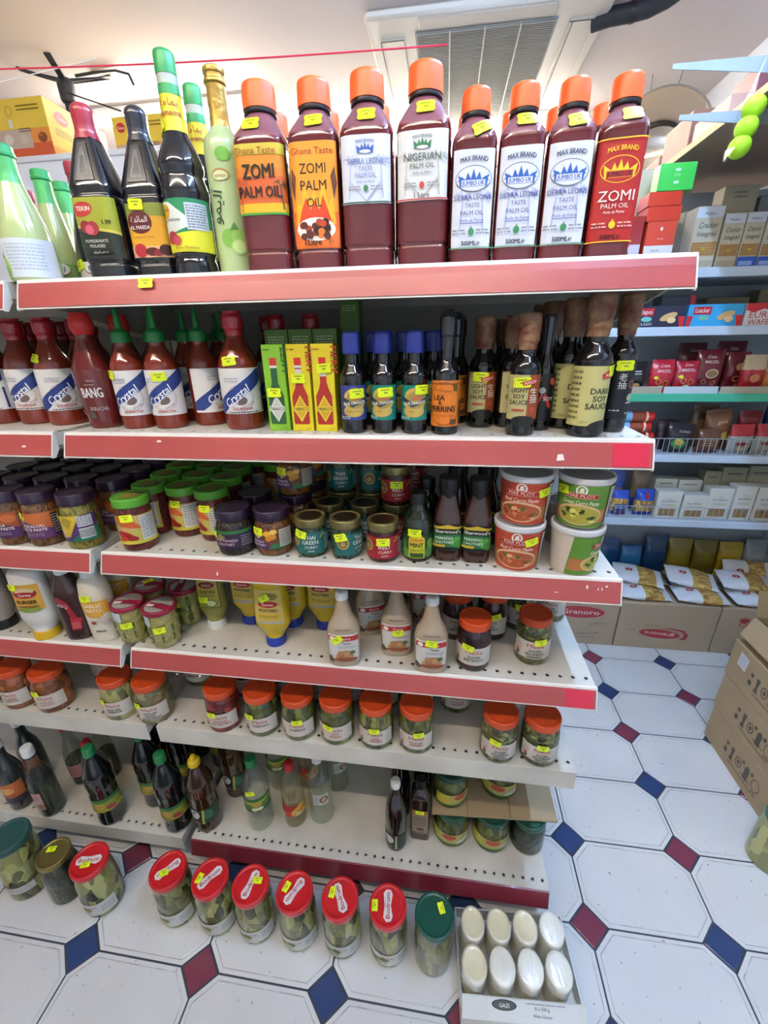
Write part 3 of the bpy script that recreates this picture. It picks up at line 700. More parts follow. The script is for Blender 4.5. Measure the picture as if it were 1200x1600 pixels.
def jumbo(bg, cc, oc, tc, name2, white, dotc, vol, edge):
    A = [('E', 0, 104, 24, 15, oc), ('E', 0, 104, 23, 14, bg), crown(0, 95, 36, 20, cc), ('R', -16, 95.5, 16, 102.5, bg), ('T', 'JUMBO UK', 0, 96.5, 5, cc if white else '2a1a10', {'w': 30, 'b': .03}), ('T', 'MAX BRAND', 0, 124, 5.4, tc, {'w': 36, 'arc': 70, 'b': .03})]
    if name2 == 'SIERRA':
        A = palmtree(-16, 44, 40, 1, 'b2b9dc')+palmtree(16, 44, 40, -1, 'b2b9dc')+A
        A += [('T', 'SIERRA LEONE', 0, 80, 5.6, '35468c', {'w': 50, 'b': .005}), ('T', 'TASTE', 0, 71, 5, '35468c', {'w': 20}), ('T', 'PALM OIL', 0, 62, 5.2, '35468c', {'w': 31}), ('T', 'Huile de Palme', 0, 54, 4, '3a4fa0', {'w': 32}), ('R', -16, 52, 16, 52.8, '3a4fa0')]
    else:
        A += [('T', 'ZOMI', 0, 69, 12, 'f2e6da', {'w': 44, 'b': .004}), ('T', 'PALM OIL', 0, 61, 5.4, 'f2e6da', {'w': 34}), ('T', 'Huile de Palme', 0, 55, 3.4, 'f2e6da', {'w': 26})]
    A += [('E', 0, 42, 4.2, 4.6, dotc), ('R', -.8, 46, .8, 48.5, dotc), ('S', -25, 38, -7, 46, 2, '8a8f9a' if white else 'e8b8a8'), ('S', 7, 38, 25, 46, 2, '8a8f9a' if white else 'e8b8a8'), ('T', '500ML℮', 0, 25.5, 5.4, vol, {'b': .03}), ('R', -30, 22, 30, 23.2, edge)]
    if not white: A.append(('R', -30, 135.4, 30, 136.8, edge))
    return A
sierra_s = palm_kind('palm_oil_bottle', 30.6, 209, [(-28, 22, 28, 137, 'dce0e8', jumbo('dce0e8', '2c5fb4', '6a7686', '3a4660', 'SIERRA', True, '3f8a55', '1c1c20', '3f8a55'))], 147, 183)
zomi_red = palm_kind('palm_oil_bottle', 30.6, 209, [(-30, 22, 30, 137, 'b32420', jumbo('b32420', 'f2c92a', 'f2c92a', 'f2c92a', 'ZOMI', False, 'f2c92a', '2a1210', 'f2c92a'))], 147, 183)
def top(K, bx, yc, label, rot=0, st=None, group=None, sc=1, py=408):
    p = ony(bx, py, yc) if bx > 2 else Vector((bx, yc, 0)); s = () if st is None else [(st[0], st[1], st[2], K.st2 if hasattr(K, 'st2') else K.surf)]
    return make(K, label, (p.x, yc, ZS[0]), rot, s, group, sc=sc)
top(ghana_a, 430, .075, 'litre palm oil bottle with yellow and orange label and large black lettering', 3, (-6, 188, 2))
top(ghana_b, 506, .075, 'litre palm oil bottle with orange label showing a plate of palm fruit', 2, (4, 186, 5))
top(sierra_l, 580, .075, 'litre palm oil bottle with white label and small blue crown', 2, (2, 187, 2))
top(nigerian, 661, .075, 'litre palm oil bottle with white label and green crown', -2, (3, 190, 2))
top(sierra_s, .716, .065, 'half litre palm oil bottle with blue crown label and tilted price sticker', 0, (8, 161, 22))
top(sierra_s, .7795, .065, 'half litre palm oil bottle with blue crown label, between two of the same', -2, (3, 167, 0))
top(sierra_s, .843, .065, 'half litre palm oil bottle with blue crown label, beside the red labelled one', -3, (4, 161, 5))
top(zomi_red, .9075, .065, 'half litre palm oil bottle with red label and yellow crown', -5, (6, 163, 2))
G = 'palm oil bottles in the second row'
for bx, K in ((447, ghana_a), (520, ghana_b), (590, sierra_l), (660, nigerian)): top(K, bx, .165, 'litre palm oil bottle half hidden behind the front row', 0, None, G)
G = 'half litre palm oil bottles in the second row'
for bx, K in ((.7125, sierra_s), (.777, sierra_s), (.841, sierra_s), (.905, zomi_red)): top(K, bx, .14, 'half litre palm oil bottle half hidden behind the front row', 0, None, G)
# ---- lime juice, molasses, syrups
green_cap = pm('green_cap_plastic', '2f9a52', rough=.35); green_shrink = pm('green_shrink_sleeve', '58b868', rough=.3, coat=.4)
lemon = kind('lemon_juice_bottle', 'bottle', rr([(35, 0), (38, 3), (38, 62), (34, 82), (17, 142), (14, 155), (14, 176)], cut=6), pm('lemon_juice', 'b9c98a', rough=.15, coat=.5, var=.12, vscale=8),
    [('sleeve', (rr([(18, 136), (15, 156), (15, 178)], cut=3), green_shrink)), ('cap', (rr([(15.5, 176), (17, 177), (17, 182), (15.8, 183), (15.8, 191), (14, 193)], cut=1), green_cap))],
    [(-56, 6, 56, 62, 'd3dbe0', [('S', -22, 16, 34, 56, 8, 'aebcc6'), ('E', -36, 20, 13, 17, '9cc24a'), ('E', -33, 14, 8, 10, '7aa636'), ('P', [(-44, 34), (-34, 44), (-30, 36)], '5a8c34')])])
lemon2 = kind('lemon_juice_bottle', 'bottle', rr([(28, 0), (30, 3), (30, 55), (27, 78), (15, 140), (13, 150), (13, 172)], cut=6), MATS['lemon_juice'],
    [('sleeve', (rr([(16, 134), (14, 152), (14, 173)], cut=3), green_shrink)), ('cap', (rr([(14.5, 172), (16, 173), (16, 177), (14.8, 178), (14.8, 186), (13, 188)], cut=1), green_cap))],
    [(-40, 6, 40, 40, '7aa85a', [('E', 0, 30, 17, 11, 'a03238'), ('E', 0, 31, 16, 10, 'e8e8e4'), ('T', '1&1', 0, 26.5, 9, '1e2430', {'sh': .1}), ('R', -40, 6, 40, 12, '4c8a3e')])])
lemon3 = kind('pomegranate_syrup_bottle', 'bottle', rr([(26, 0), (28, 3), (28, 60), (24, 85), (12, 140), (11, 178)], cut=5), black_syrup,
    [('cap', (rr([(13, 150), (12, 178), (13.5, 180), (13.5, 196), (12, 198)], cut=1), pm('dull_red_cap', '96303a', rough=.35)))],
    [(-34, 6, 34, 42, 'e2ded6', [('E', 0, 31, 15, 10, 'a03238'), ('E', 0, 32, 14, 9, 'e8e8e4'), ('T', '1&1', 0, 28, 8, '1e2430', {'sh': .1}), ('E', 4, 12, 8, 6, 'b8323a')])])
def pt(K, px, py, y, h, label, rot=0, st=(), group=None, sc=.975):
    x = ony(px, py, y).x if px > 2 or py > 2 else px
    return make(K, label, (x, y, ZS[0]), rot, st, group, sc=sc)
pt(lemon, -.002, 0, .042, .198, 'wide lemon juice bottle with green cap and pale back label', 20)
pt(lemon2, -.024, 0, .13, .188, 'slim lemon juice bottle with green sleeve and round red badge', 25)
pt(lemon2, 92, 280, .19, .188, 'slim lemon juice bottle standing behind the syrup bottle', 10)
pt(lemon3, .035, 0, .138, .198, 'slender dark syrup bottle with red neck and small round badge', 25, [(-24, 36, 20)])
pt(lemon3, 36, 285, .25, .198, 'slender dark syrup bottle behind the lemon juice', 0)
def molasses(name, capm, label, art, capn=18):
    b = rp([(0, 29, 29, 5), (3, 33, 33, 5), (22, 34, 34, 5), (25, 32, 32, 5), (30, 34.5, 34.5, 5), (118, 34.5, 34.5, 5), (122, 32.5, 32.5, 5), (130, 35, 35, 5), (138, 33, 33, 5), (196, 17, 17, 4), (204, 14, 14, 2.2)], 2)
    K = kind(name, 'bottle', b, black_syrup, [('cap', (rp([(196, 18.5, 18.5, 2.4), (206, 16, 16, 2), (214, 15.5, 15.5, 2), (232, 16.5, 16.5, 2), (238, 15, 15, 2), (242, 10, 10, 2)], 2), capm))], [label+(art,)], n=36)
    # embossed triangle and rim on the front faces
    t = art_mesh(name+'_emboss', K.surf, [('P', [(-17, 138), (17, 138), (7, 190), (-7, 190)], pm('emboss_black', '26292e', rough=.2, coat=.5)), ('P', [(-11, 143), (11, 143), (3, 183), (-3, 183)], pm('emboss_grey', '4a4d50', rough=.3)), ('P', [(-6, 148), (6, 148), (1.5, 172), (-1.5, 172)], MATS['emboss_black'])], 1.2)
    K.part('embossing', t); return K
mol_a = molasses('pomegranate_molasses_bottle', pm('red_shrink_cap', 'a02a38', rough=.3, coat=.3), (-42, 32, 42, 116, '1f2a1e'),
    [('P', [(-42, 80), (42, 68), (42, 116), (-42, 116)], '9aa02c'), ('P', [(-42, 77), (42, 65), (42, 69), (-42, 81)], 'c8b84a'), ('E', -14, 100, 18, 10, 'b8352e', 8), ('T', 'TEKIN', -12, 98, 6, 'f0e8d8', {'b': .03}), ('E', -14, 76, 9, 9, '8c2a30'), ('E', -2, 74, 10, 10, 'a03038'), ('E', -8, 72, 7, 7, 'c8586a'), ('T', '1.99', 22, 79, 6, '14140f', {'b': .03}),
     ('T', 'POMEGRANATE', 0, 54, 4.4, 'dcd8c8', {'w': 38}), ('T', 'MOLASSES', 0, 47, 4.4, 'dcd8c8', {'w': 26}), ('R', -16, 38, 22, 44, '0f1510'), ('T', 'دبس الرمان'[::-1], 3, 39.4, 3.2, 'dcd8c8')])
mol_b = molasses('pomegranate_molasses_bottle', pm('black_shrink_cap', '2c3038', rough=.25, coat=.5), (-42, 34, 42, 110, 'd8a02a',),
    [('R', -42, 92, 42, 110, '7f8a34'), ('R', -42, 34, 42, 50, 'e2b28a'), ('E', -8, 84, 21, 16, '5a1c22'), ('T', 'ﺓﺪﺋﺎﻤﻟﺍ', -8, 84, 8, 'f0e6da'), ('T', 'AL MAEDA', -8, 74, 5, 'f0e6da', {'b': .02}), ('T', 'pomegranate molasses', -4, 62, 2.6, '8a3a1a'), ('E', -14, 44, 11, 10, 'b02c34'), ('E', 6, 42, 12, 6, '5a2418'), ('E', 16, 40, 8, 5, '8a2a30'), ('E', 28, 44, 10, 8, '3a1612')])
pt(mol_a, .130, 0, .066, .24, 'pomegranate molasses bottle with red shrink cap and black green label', 3)
pt(mol_b, .202, 0, .088, .242, 'pomegranate molasses bottle with black shrink cap and yellow orange label', 3, [(-8, 108, -3)])
yam_glass = black_syrup
yb_ = rr([(31, 0), (34, 3), (34, 22), (31, 30), (35, 36), (35, 108), (37, 118), (34, 132), (31, 142), (34, 150), (33, 160), (26, 178), (17, 196), (14, 262), (13, 270)], cut=5)
yam = kind('grape_molasses_bottle', 'bottle', yb_, yam_glass,
    [('cap', ribbed(15, 14.6, 264, 292, green_cap, 22, .4)), ('neck_glass', (rr([(15, 250), (14.4, 268)], cut=1), pm('neck_pale', 'b8c2b4', rough=.15, coat=.6)))],
    [(-50, 36, 50, 108, '2a8a58', [('P', [(-50, 36), (50, 36), (50, 70), (-50, 56)], 'd9d62a'), ('P', [(-50, 52), (20, 74), (-20, 104), (-50, 108)], 'd8e0d4'), ('E', -30, 92, 10, 10, 'd9a82c'), ('T', 'Date Molasses', -22, 78, 4.5, '2a3a34', {}), ('T', 'Yamama', -30, 92, 4, 'a02c24'), ('R', 6, 66, 40, 102, 'c4ccd0'), ('S', 8, 68, 38, 100, 9, '6a7478'), ('E', -22, 56, 11, 9, 'a8323a'), ('E', -14, 52, 8, 7, 'c04a50'), ('T', 'Grape Molasses', 0, 40, 4, 'a8541e')]),
     (-26, 196, 26, 252, 'dfd22e', [('R', -26, 240, 26, 252, '2f9a52'), ('T', 'ﺔﻣﺎﻤﻳ', 0, 226, 9, 'a8342a'), ('T', 'Yamama', 0, 214, 7, 'a8342a', {'b': .02})])])
pt(yam, .2745, 0, .068, .29, 'tall molasses bottle with green cap, yellow neck band and green label', 10, [(-22, 202, 25)])
pt(yam, 298, 130, .155, .29, 'tall molasses bottle with green cap standing behind the taller looking one', 0)
lime = kind('lime_cordial_bottle', 'bottle', rr([(27, 0), (30, 3), (30, 178), (28, 190), (15, 204), (13.5, 216)], cut=5), pm('frosted_lime_glass', 'b8cf96', rough=.25, coat=.4, var=.1, vscale=6),
    [('foil', (rr([(16, 200), (14.5, 212), (14, 256), (16.4, 257), (16.4, 261), (14.8, 262), (14.8, 268), (16, 269), (16, 275), (13, 277)], cut=1), pm('gold_foil', 'b8974e', rough=.32, metal=.75, bump=.3, bscale=120)))],
    prints=[('E', 4, 166, 12, 9, '6fae3e'), ('E', -4, 140, 14, 8, 'b07a3a'), ('E', -4, 139, 12, 6.4, 'cfdca6'), ('T', 'yaman', -4, 136.5, 5, '9a5a28', {}), ('T', 'ﻮﻤﻴﻟﺁ', -8, 98, 17, '24301c', {'r': 78}), ('E', -2, 56, 12, 13, '7fb44a'), ('E', 12, 58, 11, 11, '92c05a'), ('E', 12, 44, 12, 11, 'a8cc6c'), ('E', 12, 44, 10, 9, 'c2dc92'), ('P', [(0, 66), (8, 78), (14, 68)], '4e8c34')])
pt(lime, .338, 0, .086, .277, 'pale green lime cordial bottle with gold foil neck', 12)
# ================================================================== second shelf: sauces
z2 = ZS[1]
hot = pm('hot_sauce_red', '7c2a17', rough=.14, coat=.6, var=.2, vscale=20)
hot_dk = pm('hot_sauce_dark', '6a1d18', rough=.14, coat=.6, var=.2, vscale=20)
red_shrink = pm('red_shrink_film', 'b01c26', rough=.25, coat=.5, bump=.6, bscale=90)
def crystal_art(kindtxt, tcol):
    return [('O', 4, 56, 23, 23, .8, 'b86a5a'), ('O', 4, 56, 20, 20, .6, '9a9a98'), ('E', 4, 52, 11, 8, '6a5a54'), ('P', [(-50, 29), (-34, 29), (50, 86), (50, 104), (38, 104), (-50, 44)], '23397e'), ('T', 'Crystal', 0, 54, 13, 'f0f0ee', {'r': 35, 'sh': .25, 'b': .02, 'w': 50}), ('P', [(-20, 38), (20, 66), (21, 67.5), (-20, 40)], 'f0f0ee'), ('T', kindtxt, 6, 30 if kindtxt == 'SRIRACHA' else 36, 4.6, tcol, {'b': .02}), ('T', 'SAUCES' if kindtxt == 'SRIRACHA' else 'HOT SAUCE', 14, 40 if kindtxt == 'SRIRACHA' else 42, 3.4, '6a4a44', {'r': 25}), ('S', -20, 82, 4, 92, 2, 'b0b0b4')]
srir = kind('sriracha_bottle', 'bottle', rr([(27, 0), (29.5, 3), (29.5, 104), (27, 118), (15, 140), (13, 146), (13, 152)], cut=6), hot,
    [('collar', ribbed(16.5, 15.5, 150, 169, pm('sriracha_green', '1f7f38', rough=.35), 24, .5)), ('nozzle', (rr([(13, 168), (6, 173), (5, 190), (3, 206)], cut=2), MATS['sriracha_green'], 16))],
    [(-50, 25, 50, 104, 'dedcd8', crystal_art('SRIRACHA', 'b03a30'))])
crys = kind('hot_sauce_bottle', 'bottle', rr([(31, 0), (34, 3), (34, 104), (31, 122), (15, 152), (13, 160), (13, 168)], cut=6), hot,
    [('shrink_cap', (rr([(14.5, 158), (14, 166), (17, 169), (17.5, 188), (14, 193), (16, 196)], cut=2), red_shrink))],
    [(-62, 29, 58, 106, 'dedcd8', crystal_art('LOUISIANA', 'b03a30')+[('R', 44, 32, 48, 72, '23397e'), ('S', -20, 24.5+5, 36, 34, 1, '4a4a50')])])
bang = kind('sriracha_bottle', 'bottle', rr([(26, 0), (28, 3), (35, 104), (15, 156), (14, 166)], cut=5), hot_dk,
    [('flared_cap', (rr([(14.5, 164), (19.5, 176), (19.5, 184), (17, 196), (15, 200)], cut=2), pm('bang_cap_red', 'd0302a', rough=.35)))],
    prints=[('T', 'BANG', 14, 58, 17, 'd6cfc8', {'w': 34, 'b': .03}), ('T', 'SRIRACHA', 18, 34, 7, 'b8a8a4', {'w': 30}), ('O', -18, 76, 7, 7, 1, 'b8a8a4'), ('E', -18, 76, 3, 3, 'b8a8a4'), ('R', -18.5, 30, -17.5, 68, 'a89890'), ('S', -26, 26, -8, 36, 2, '9a7a74'), ('R', 2, 20, 10, 32, '4a4a34'), ('R', 6, 80, 22, 81, 'b8a8a4'), ('T', 'Sauce', 18, 86, 4, 'b8a8a4')])
def s2(K, px, py, label, rot=0, st=(), group=None, r=None): return make(K, label, B(px, py, z2, r or K.r), rot, st, group)
make(crys, 'red capped hot sauce bottle at the far end from the cartons, touching another', (-.225, .095, z2), -8, [(10, 108, 0)])
make(crys, 'red capped hot sauce bottle with its blue diagonal band facing the aisle', (-.147, .10, z2), 10)
s2(crys, 112, 664, 'red capped hot sauce bottle turned to show barcode and back text', 40, [(-30, 126, -8)])
G = 'red capped hot sauce bottles at the back'
for x, y in ((-.30, .17), (-.219, .178), (-.147, .178), (-.075, .172), (-.262, .25), (-.183, .255), (-.11, .25)): make(crys, 'red capped hot sauce bottle in the back rows beyond the shelf joint', (x, y, z2), random.uniform(-40, 40), (), G)
s2(bang, 170, 670, 'dark red chili sauce bottle with flared red cap and white lettering', -5)
make(bang, 'dark red chili sauce bottle with flared red cap behind its twin', (.047, .145, z2), 30)
s2(srir, 222, 670, 'sriracha bottle with green nozzle, yellow sticker on the label corner', 14, [(-26, 97, -6)])
s2(srir, 272, 670, 'sriracha bottle with green nozzle, yellow sticker above the brand name', 12, [(4, 93, 3)])
make(srir, 'sriracha bottle with green nozzle turned to its plain label side', (.235, .10, z2), 75)
G = 'sriracha bottles at the back'
for x, y in ((.115, .14), (.178, .15), (.225, .215), (.12, .24), (.165, .30)): make(srir, 'sriracha bottle with green nozzle in the back rows', (x, y, z2), random.uniform(20, 90), (), G)
make(crys, 'red capped hot sauce bottle partly hidden by the one in front', (.289, .142, z2), 5)
s2(crys, 386, 672, 'red capped hot sauce bottle with sticker on its bare neck, next to the green carton', 14, [(-8, 118, 6)])
G = 'red capped hot sauce bottles behind the cartons'
for x, y in ((.348, .203), (.418, .207), (.30, .275)): make(crys, 'red capped hot sauce bottle behind the pepper sauce cartons', (x, y, z2), 20, (), G)
# ---- pepper sauce cartons
def carton_kind(name, w, d, h, mat, art, side=None, topc=None):
    K = Kind(name, 'box'); K.surf = Flat(-d/2); K.r = w/2000; K.h = h/1000
    subs = [('print', art_mesh(name+'_print', K.surf, art, .3, .12))] if art else []
    if side: subs.append(('side_print', art_mesh(name+'_side', Side(w/2), side, .3, .12)))
    K.part('carton', MB().bbox(-w/2, w/2, -d/2, d/2, 0, h, mat, .8).mesh(name, smooth=0), subs); return K
def tab_art(body, capc, dia, diat, word, wc, bgc):
    return [('P', [(-14, 12), (12, 12), (13, 16), (13, 60), (8, 72), (5, 82), (5, 106), (-6, 106), (-6, 82), (-9, 72), (-15, 60), (-15, 16)], body), ('R', -7, 106, 6, 110, 'd8d4cc'), ('R', -6.5, 110, 5.5, 122, capc), ('R', -6, 92, 5, 104, 'd0ccc4' if wc == 'b0361c' else '1f5a3a'), ('P', [(-1, 16), (12.5, 38), (-1, 62), (-14.5, 38)], dia), ('P', [(-1, 20), (10, 38), (-1, 58), (-12, 38)], diat), ('R', -15, 34.5, 13, 43, dia), ('T', 'TABASCO', -1, 36, 5.4, '3a1c14', {'w': 27, 'b': .02}), ('T', word, 14.5, 118, 10, wc, {'r': -90, 'b': .02, 'w': 42}), ('S', -16, 133, -4, 137, 1, wc), ('T', '60 ml', 11, 4, 2.6, '5a5a30')]
tabg = carton_kind('pepper_sauce_carton', 38, 38, 143, pm('carton_lime', '7fb82e', rough=.4), tab_art('2a5a2c', 'c0302a', 'd8d8cc', 'c6c6ba', 'ZESTY', '1e5a2c', '7fb82e'))
taby = carton_kind('pepper_sauce_carton', 38, 38, 143, pm('carton_yellow', 'd9c81e', rough=.4), tab_art('a82a20', 'c8281e', 'e0c830', 'c8a02a', 'FIERY', 'b0361c', 'd9c81e'), [('R', -17, 8, 17, 136, 'c2b41c')])
tabo = carton_kind('pepper_sauce_carton', 38, 38, 143, pm('carton_olive', '4f7a24', rough=.45), [('S', -13, 122, 13, 134, 3, 'b8c890')])
for K, px, lab, st in ((tabg, 437, 'lime green pepper sauce carton with a green bottle picture', [(-3, 66, 0)]), (taby, 474, 'yellow pepper sauce carton next to the green one', [(-1, 89, 0)]), (taby, 511, 'yellow pepper sauce carton beside the blue capped bottles', [(2, 105, 4)])):
    p = onz(px, 674, z2); make(K, lab, (p.x, .052, z2), 0, st)
for k, (x, y, zz) in enumerate(((.425, .135, 0), (.4705, .135, 0), (.3795, .135, 0))): make(tabo, 'green topped pepper sauce carton behind the front cartons', (x, y, z2+zz), 0, (), 'pepper sauce cartons in the second row', sc=1.17)
make(tabo, 'green pepper sauce carton standing on two lying ones behind the blue capped bottles', (.5, .215, z2+.076), 0, ())
make(tabo, 'green pepper sauce carton lying flat on the deck under the standing one', (.5, .175, z2+.019), 0, (), rx=-90)
make(tabo, 'green pepper sauce carton lying between the standing one and the lowest', (.5, .175, z2+.057), 0, (), rx=-90)
# ---- soy and worcester sauces
blackb = pm('soy_black_glass', '0d0b0c', rough=.1, coat=.7); blue_cap = pm('navy_blue_cap', '1f2f86', rough=.35)
def drag(col):
    b = rr([(20, 0), (22, 3), (22, 20), (21, 24), (21, 78), (22.5, 86), (21, 96), (11.5, 112), (11, 130)], cut=4)
    return kind('soy_sauce_bottle', 'bottle', b, blackb, [('cap', (rp([(127, 14, 14, 4), (129, 14.6, 14.6, 4), (156, 14.2, 14.2, 4), (160, 12.5, 12.5, 4)], 1.5), blue_cap))],
        [(-30, 23, 30, 79, col, [('E', 4, 56, 20, 19, 'c2a450', 20), ('E', 2, 38, 18, 10, 'c2a450'), ('E', 5, 56, 16, 14, 'a08a44', 20), ('P', [(-20, 56), (0, 44), (22, 54), (24, 60), (2, 51), (-18, 62)], '2a3a4a'), ('T', 'BLUE DRAGON', 3, 49, 4.6, 'e8e2cc', {'r': 6, 'b': .03, 'w': 36}), ('E', 6, 59, 8, 3.6, 'b86a3a'), ('T', 'DARK SOY' if col[0] == '3' else 'SOY', 0, 36, 3, '5a4a20'), ('S', -20, 25, -4, 30, 2, 'c8d0d0')])])
dragb, dragt = drag('343f86'), drag('128070')
s2(dragb, 555, 678, 'small dark sauce bottle with blue cap and blue label', 6, [(8, 66, 5)])
s2(dragt, 601, 678, 'small dark sauce bottle with blue cap and teal label, next to the blue label one', -10, [(9, 68, 4)])
s2(dragt, 647, 679, 'small dark sauce bottle with blue cap and teal label, beside the orange label bottle', -4, [(16, 72, 0)])
G = 'small blue capped bottles in the back rows'
for x in (.56, .615, .665):
    for y in (.11, .18, .25): make(dragt, 'small blue capped sauce bottle %s row, behind the %s' % ({.11: 'in the second', .18: 'in the third', .25: 'in the fourth'}[y], {.56: 'blue label one', .615: 'first teal label one', .665: 'second teal label one'}[x]), (x-.01*(y > .2), y, z2), 0, (), G)
lea = kind('worcester_sauce_bottle', 'bottle', rr([(21, 0), (22.5, 3), (22.5, 86), (20, 100), (11, 116), (10, 136), (10, 160)], cut=4), blackb,
    [('cap_sleeve', (rr([(11, 132), (11.4, 150), (13, 152), (13, 178), (10, 184), (6, 189)], cut=2), pm('clear_dark_shrink', '26262c', rough=.2, coat=.6)))],
    [(-32, 14, 32, 86, 'd9791e', [('O', 0, 50, 28, 34, 1, '6a3a14'), ('R', -32, 80, 32, 82, '8a4a18'), ('R', 14, 70, 22, 80, '6a4a1c'), ('T', 'LEA', -8, 56, 8, '1c120c', {'b': .03}), ('T', '&', -6, 49, 6, '1c120c', {'b': .02}), ('T', 'PERRINS', -2, 38, 9, '1c120c', {'w': 40, 'b': .03}), ('T', 'WORCESTERSHIRE SAUCE', -2, 30, 3, 'a02a1a', {'w': 38}), ('T', 'The Original', -4, 70, 4, '7a3a14', {'r': -8}), ('R', 10, 18, 20, 26, '5a3a18'), ('R', 26, 20, 32, 56, '2a2a2c')])])
s2(lea, 694, 680, 'worcester sauce bottle with orange label and black capped neck', -6)
G = 'worcester sauce bottles in the back rows'
for x, y in ((.706, .134), (.712, .192)): make(lea, 'orange labelled sauce bottle in the back rows', (x, y, z2), 0, (), G)
paper = pm('brown_neck_paper', 'a3835f', rough=.6, var=.35, vscale=45, col2='6a2a20', bump=.5, bscale=120)
def amoy(r, h, v0, v1, art, col, n2):
    t = r*.55
    return kind('soy_sauce_bottle', 'bottle', rr([(r-2, 0), (r, 3), (r, v1+2), (r+1, v1+6), (r-2, v1+16), (t, h*.68), (t-1, h*.78)], cut=4), blackb,
        [('neck_wrap', (rr([(t+.8, h*.72), (t+1.2, h*.76), (t+3.6, h*.79), (t+2.6, h*.84), (t+3.8, h*.86), (t+3.8, h*.985), (t+2, h)], cut=1.5), paper))], [(-r*1.3, v0, r*1.3, v1, col, art)])
def soy_art(r, v0, v1):
    s = (v1-v0)/68
    y = lambda k: v0+k*s
    return [('R', 6, v0, r*1.3, v1, '9a4a20'), ('T', 'LIGHT', -7, y(42), 6.6, '2a2a1a', {'b': .02}), ('T', 'SOY', -7, y(33), 6.6, '2a2a1a', {'b': .02}), ('T', 'SAUCE', -7, y(24), 6.6, '2a2a1a', {'b': .02}), ('T', '生', 14, y(38), 9, 'f0e4d0'), ('T', '抽', 14, y(27), 9, 'f0e4d0'), ('R', 11, y(12), 17, y(20), 'c84a3a'), ('R', -16, y(14), 2, y(17), 'b0402c'), ('P', [(-2, y(52)), (16, y(56)), (14, y(63)), (-4, y(58))], 'c03026'), ('T', 'AMOY', 8, y(55), 4.4, 'f0e6da', {'r': 10}), ('E', 2, v0-2, 18, 9, '1a1612')]
aml = amoy(23, 180, 26, 94, soy_art(23, 26, 94), 'b9b17a', 2)
amd = amoy(27, 203, 18, 106, [('S', -32, 26, -14, 102, 9, '6a6640'), ('T', 'DARK', 16, 66, 8.4, '1e1c12', {'b': .02}), ('T', 'SOY', 16, 55, 8.4, '1e1c12', {'b': .02}), ('T', 'SAUCE', 14, 44, 8.4, '1e1c12', {'b': .02}), ('P', [(14, 88), (34, 90), (36, 102), (22, 100), (12, 94)], 'c02c28'), ('T', 'AMOY', 27, 91, 5, 'f0e6da', {}), ('E', 24, 16, 22, 11, '1a1612'), ('T', '250ml', -4, 23, 3, '4a4a30')], 'c2bb78', 2)
amk = amoy(22, 205, 22, 112, [('T', '老', 4, 82, 9, 'd8d8d4'), ('T', '抽', 4, 70, 9, 'd8d8d4'), ('E', 20, 76, 6.4, 6.4, '8a5a34'), ('E', 20, 76, 4.4, 4.4, '3a2a20'), ('E', 20, 56, 6, 6, '9ab08a'), ('S', 14, 46, 27, 50, 1, 'd0d0cc'), ('S', -8, 34, 8, 38, 1, 'c0c0bc'), ('T', '250ml', 20, 30, 3, 'c8c8c4')], '121018', 2)
rib = kind('soy_sauce_bottle', 'bottle', rr([(17, 0), (19, 3), (19, 92), (16, 104), (9, 122), (8.5, 150)], cut=4), blackb, [('shrink_sleeve', (rr([(9.5, 118), (10.5, 150), (11, 152), (11, 176), (9, 180)], cut=1.5), pm('smoky_shrink', '2a2a2e', rough=.15, coat=.7)))],
    [(-26, 16, 26, 92, '151416', [('P', [(-8, 40), (0, 58), (-3, 62), (-14, 36)], 'b8382a'), ('P', [(8, 40), (0, 58), (3, 62), (14, 42), (12, 36)], 'b8382a'), ('E', -2, 66, 5, 5, 'b8b4ac'), ('T', 'SOY', 8, 50, 6, 'd8d4cc', {'b': .02}), ('E', 12, 80, 4, 6, 'a84a34', 20), ('S', -16, 80, -4, 88, 2, '8a8a88')])])
s2(aml, 748, 669, 'light soy sauce bottle with sticker over the brand, beside the orange label bottle', 0, [(-4, 86, -3)])
make(aml, 'light soy sauce bottle mostly hidden behind its twin', (.8, .1, z2), 30)
s2(aml, 810, 682, 'light soy sauce bottle with large sticker covering the brand, at the front edge', -6, [(-4, 83, 4)])
make(rib, 'slim black sauce bottle with a red ribbon on its label', (.849, .074, z2), -4)
make(amd, 'dark soy sauce bottle tucked behind the front one, by the ribbon bottle', (.893, .098, z2), -10)
s2(amd, 908, 684, 'dark soy sauce bottle with cream label at the front edge', -12, [(34, 100, 10)])
s2(amk, 950, 676, 'soy sauce bottle with black label at the end of the shelf', -12, [(4, 104, 2)])
G = 'paper wrapped soy bottles in the back rows'
for x, y, K in ((.763, .187, aml), (.814, .165, aml), (.873, .165, amd), (.938, .16, amd), (.80, .24, aml), (.87, .24, amd), (.935, .24, amd)): make(K, 'soy sauce bottle with paper wrapped neck in the back rows', (x, y, z2), 0, (), G)
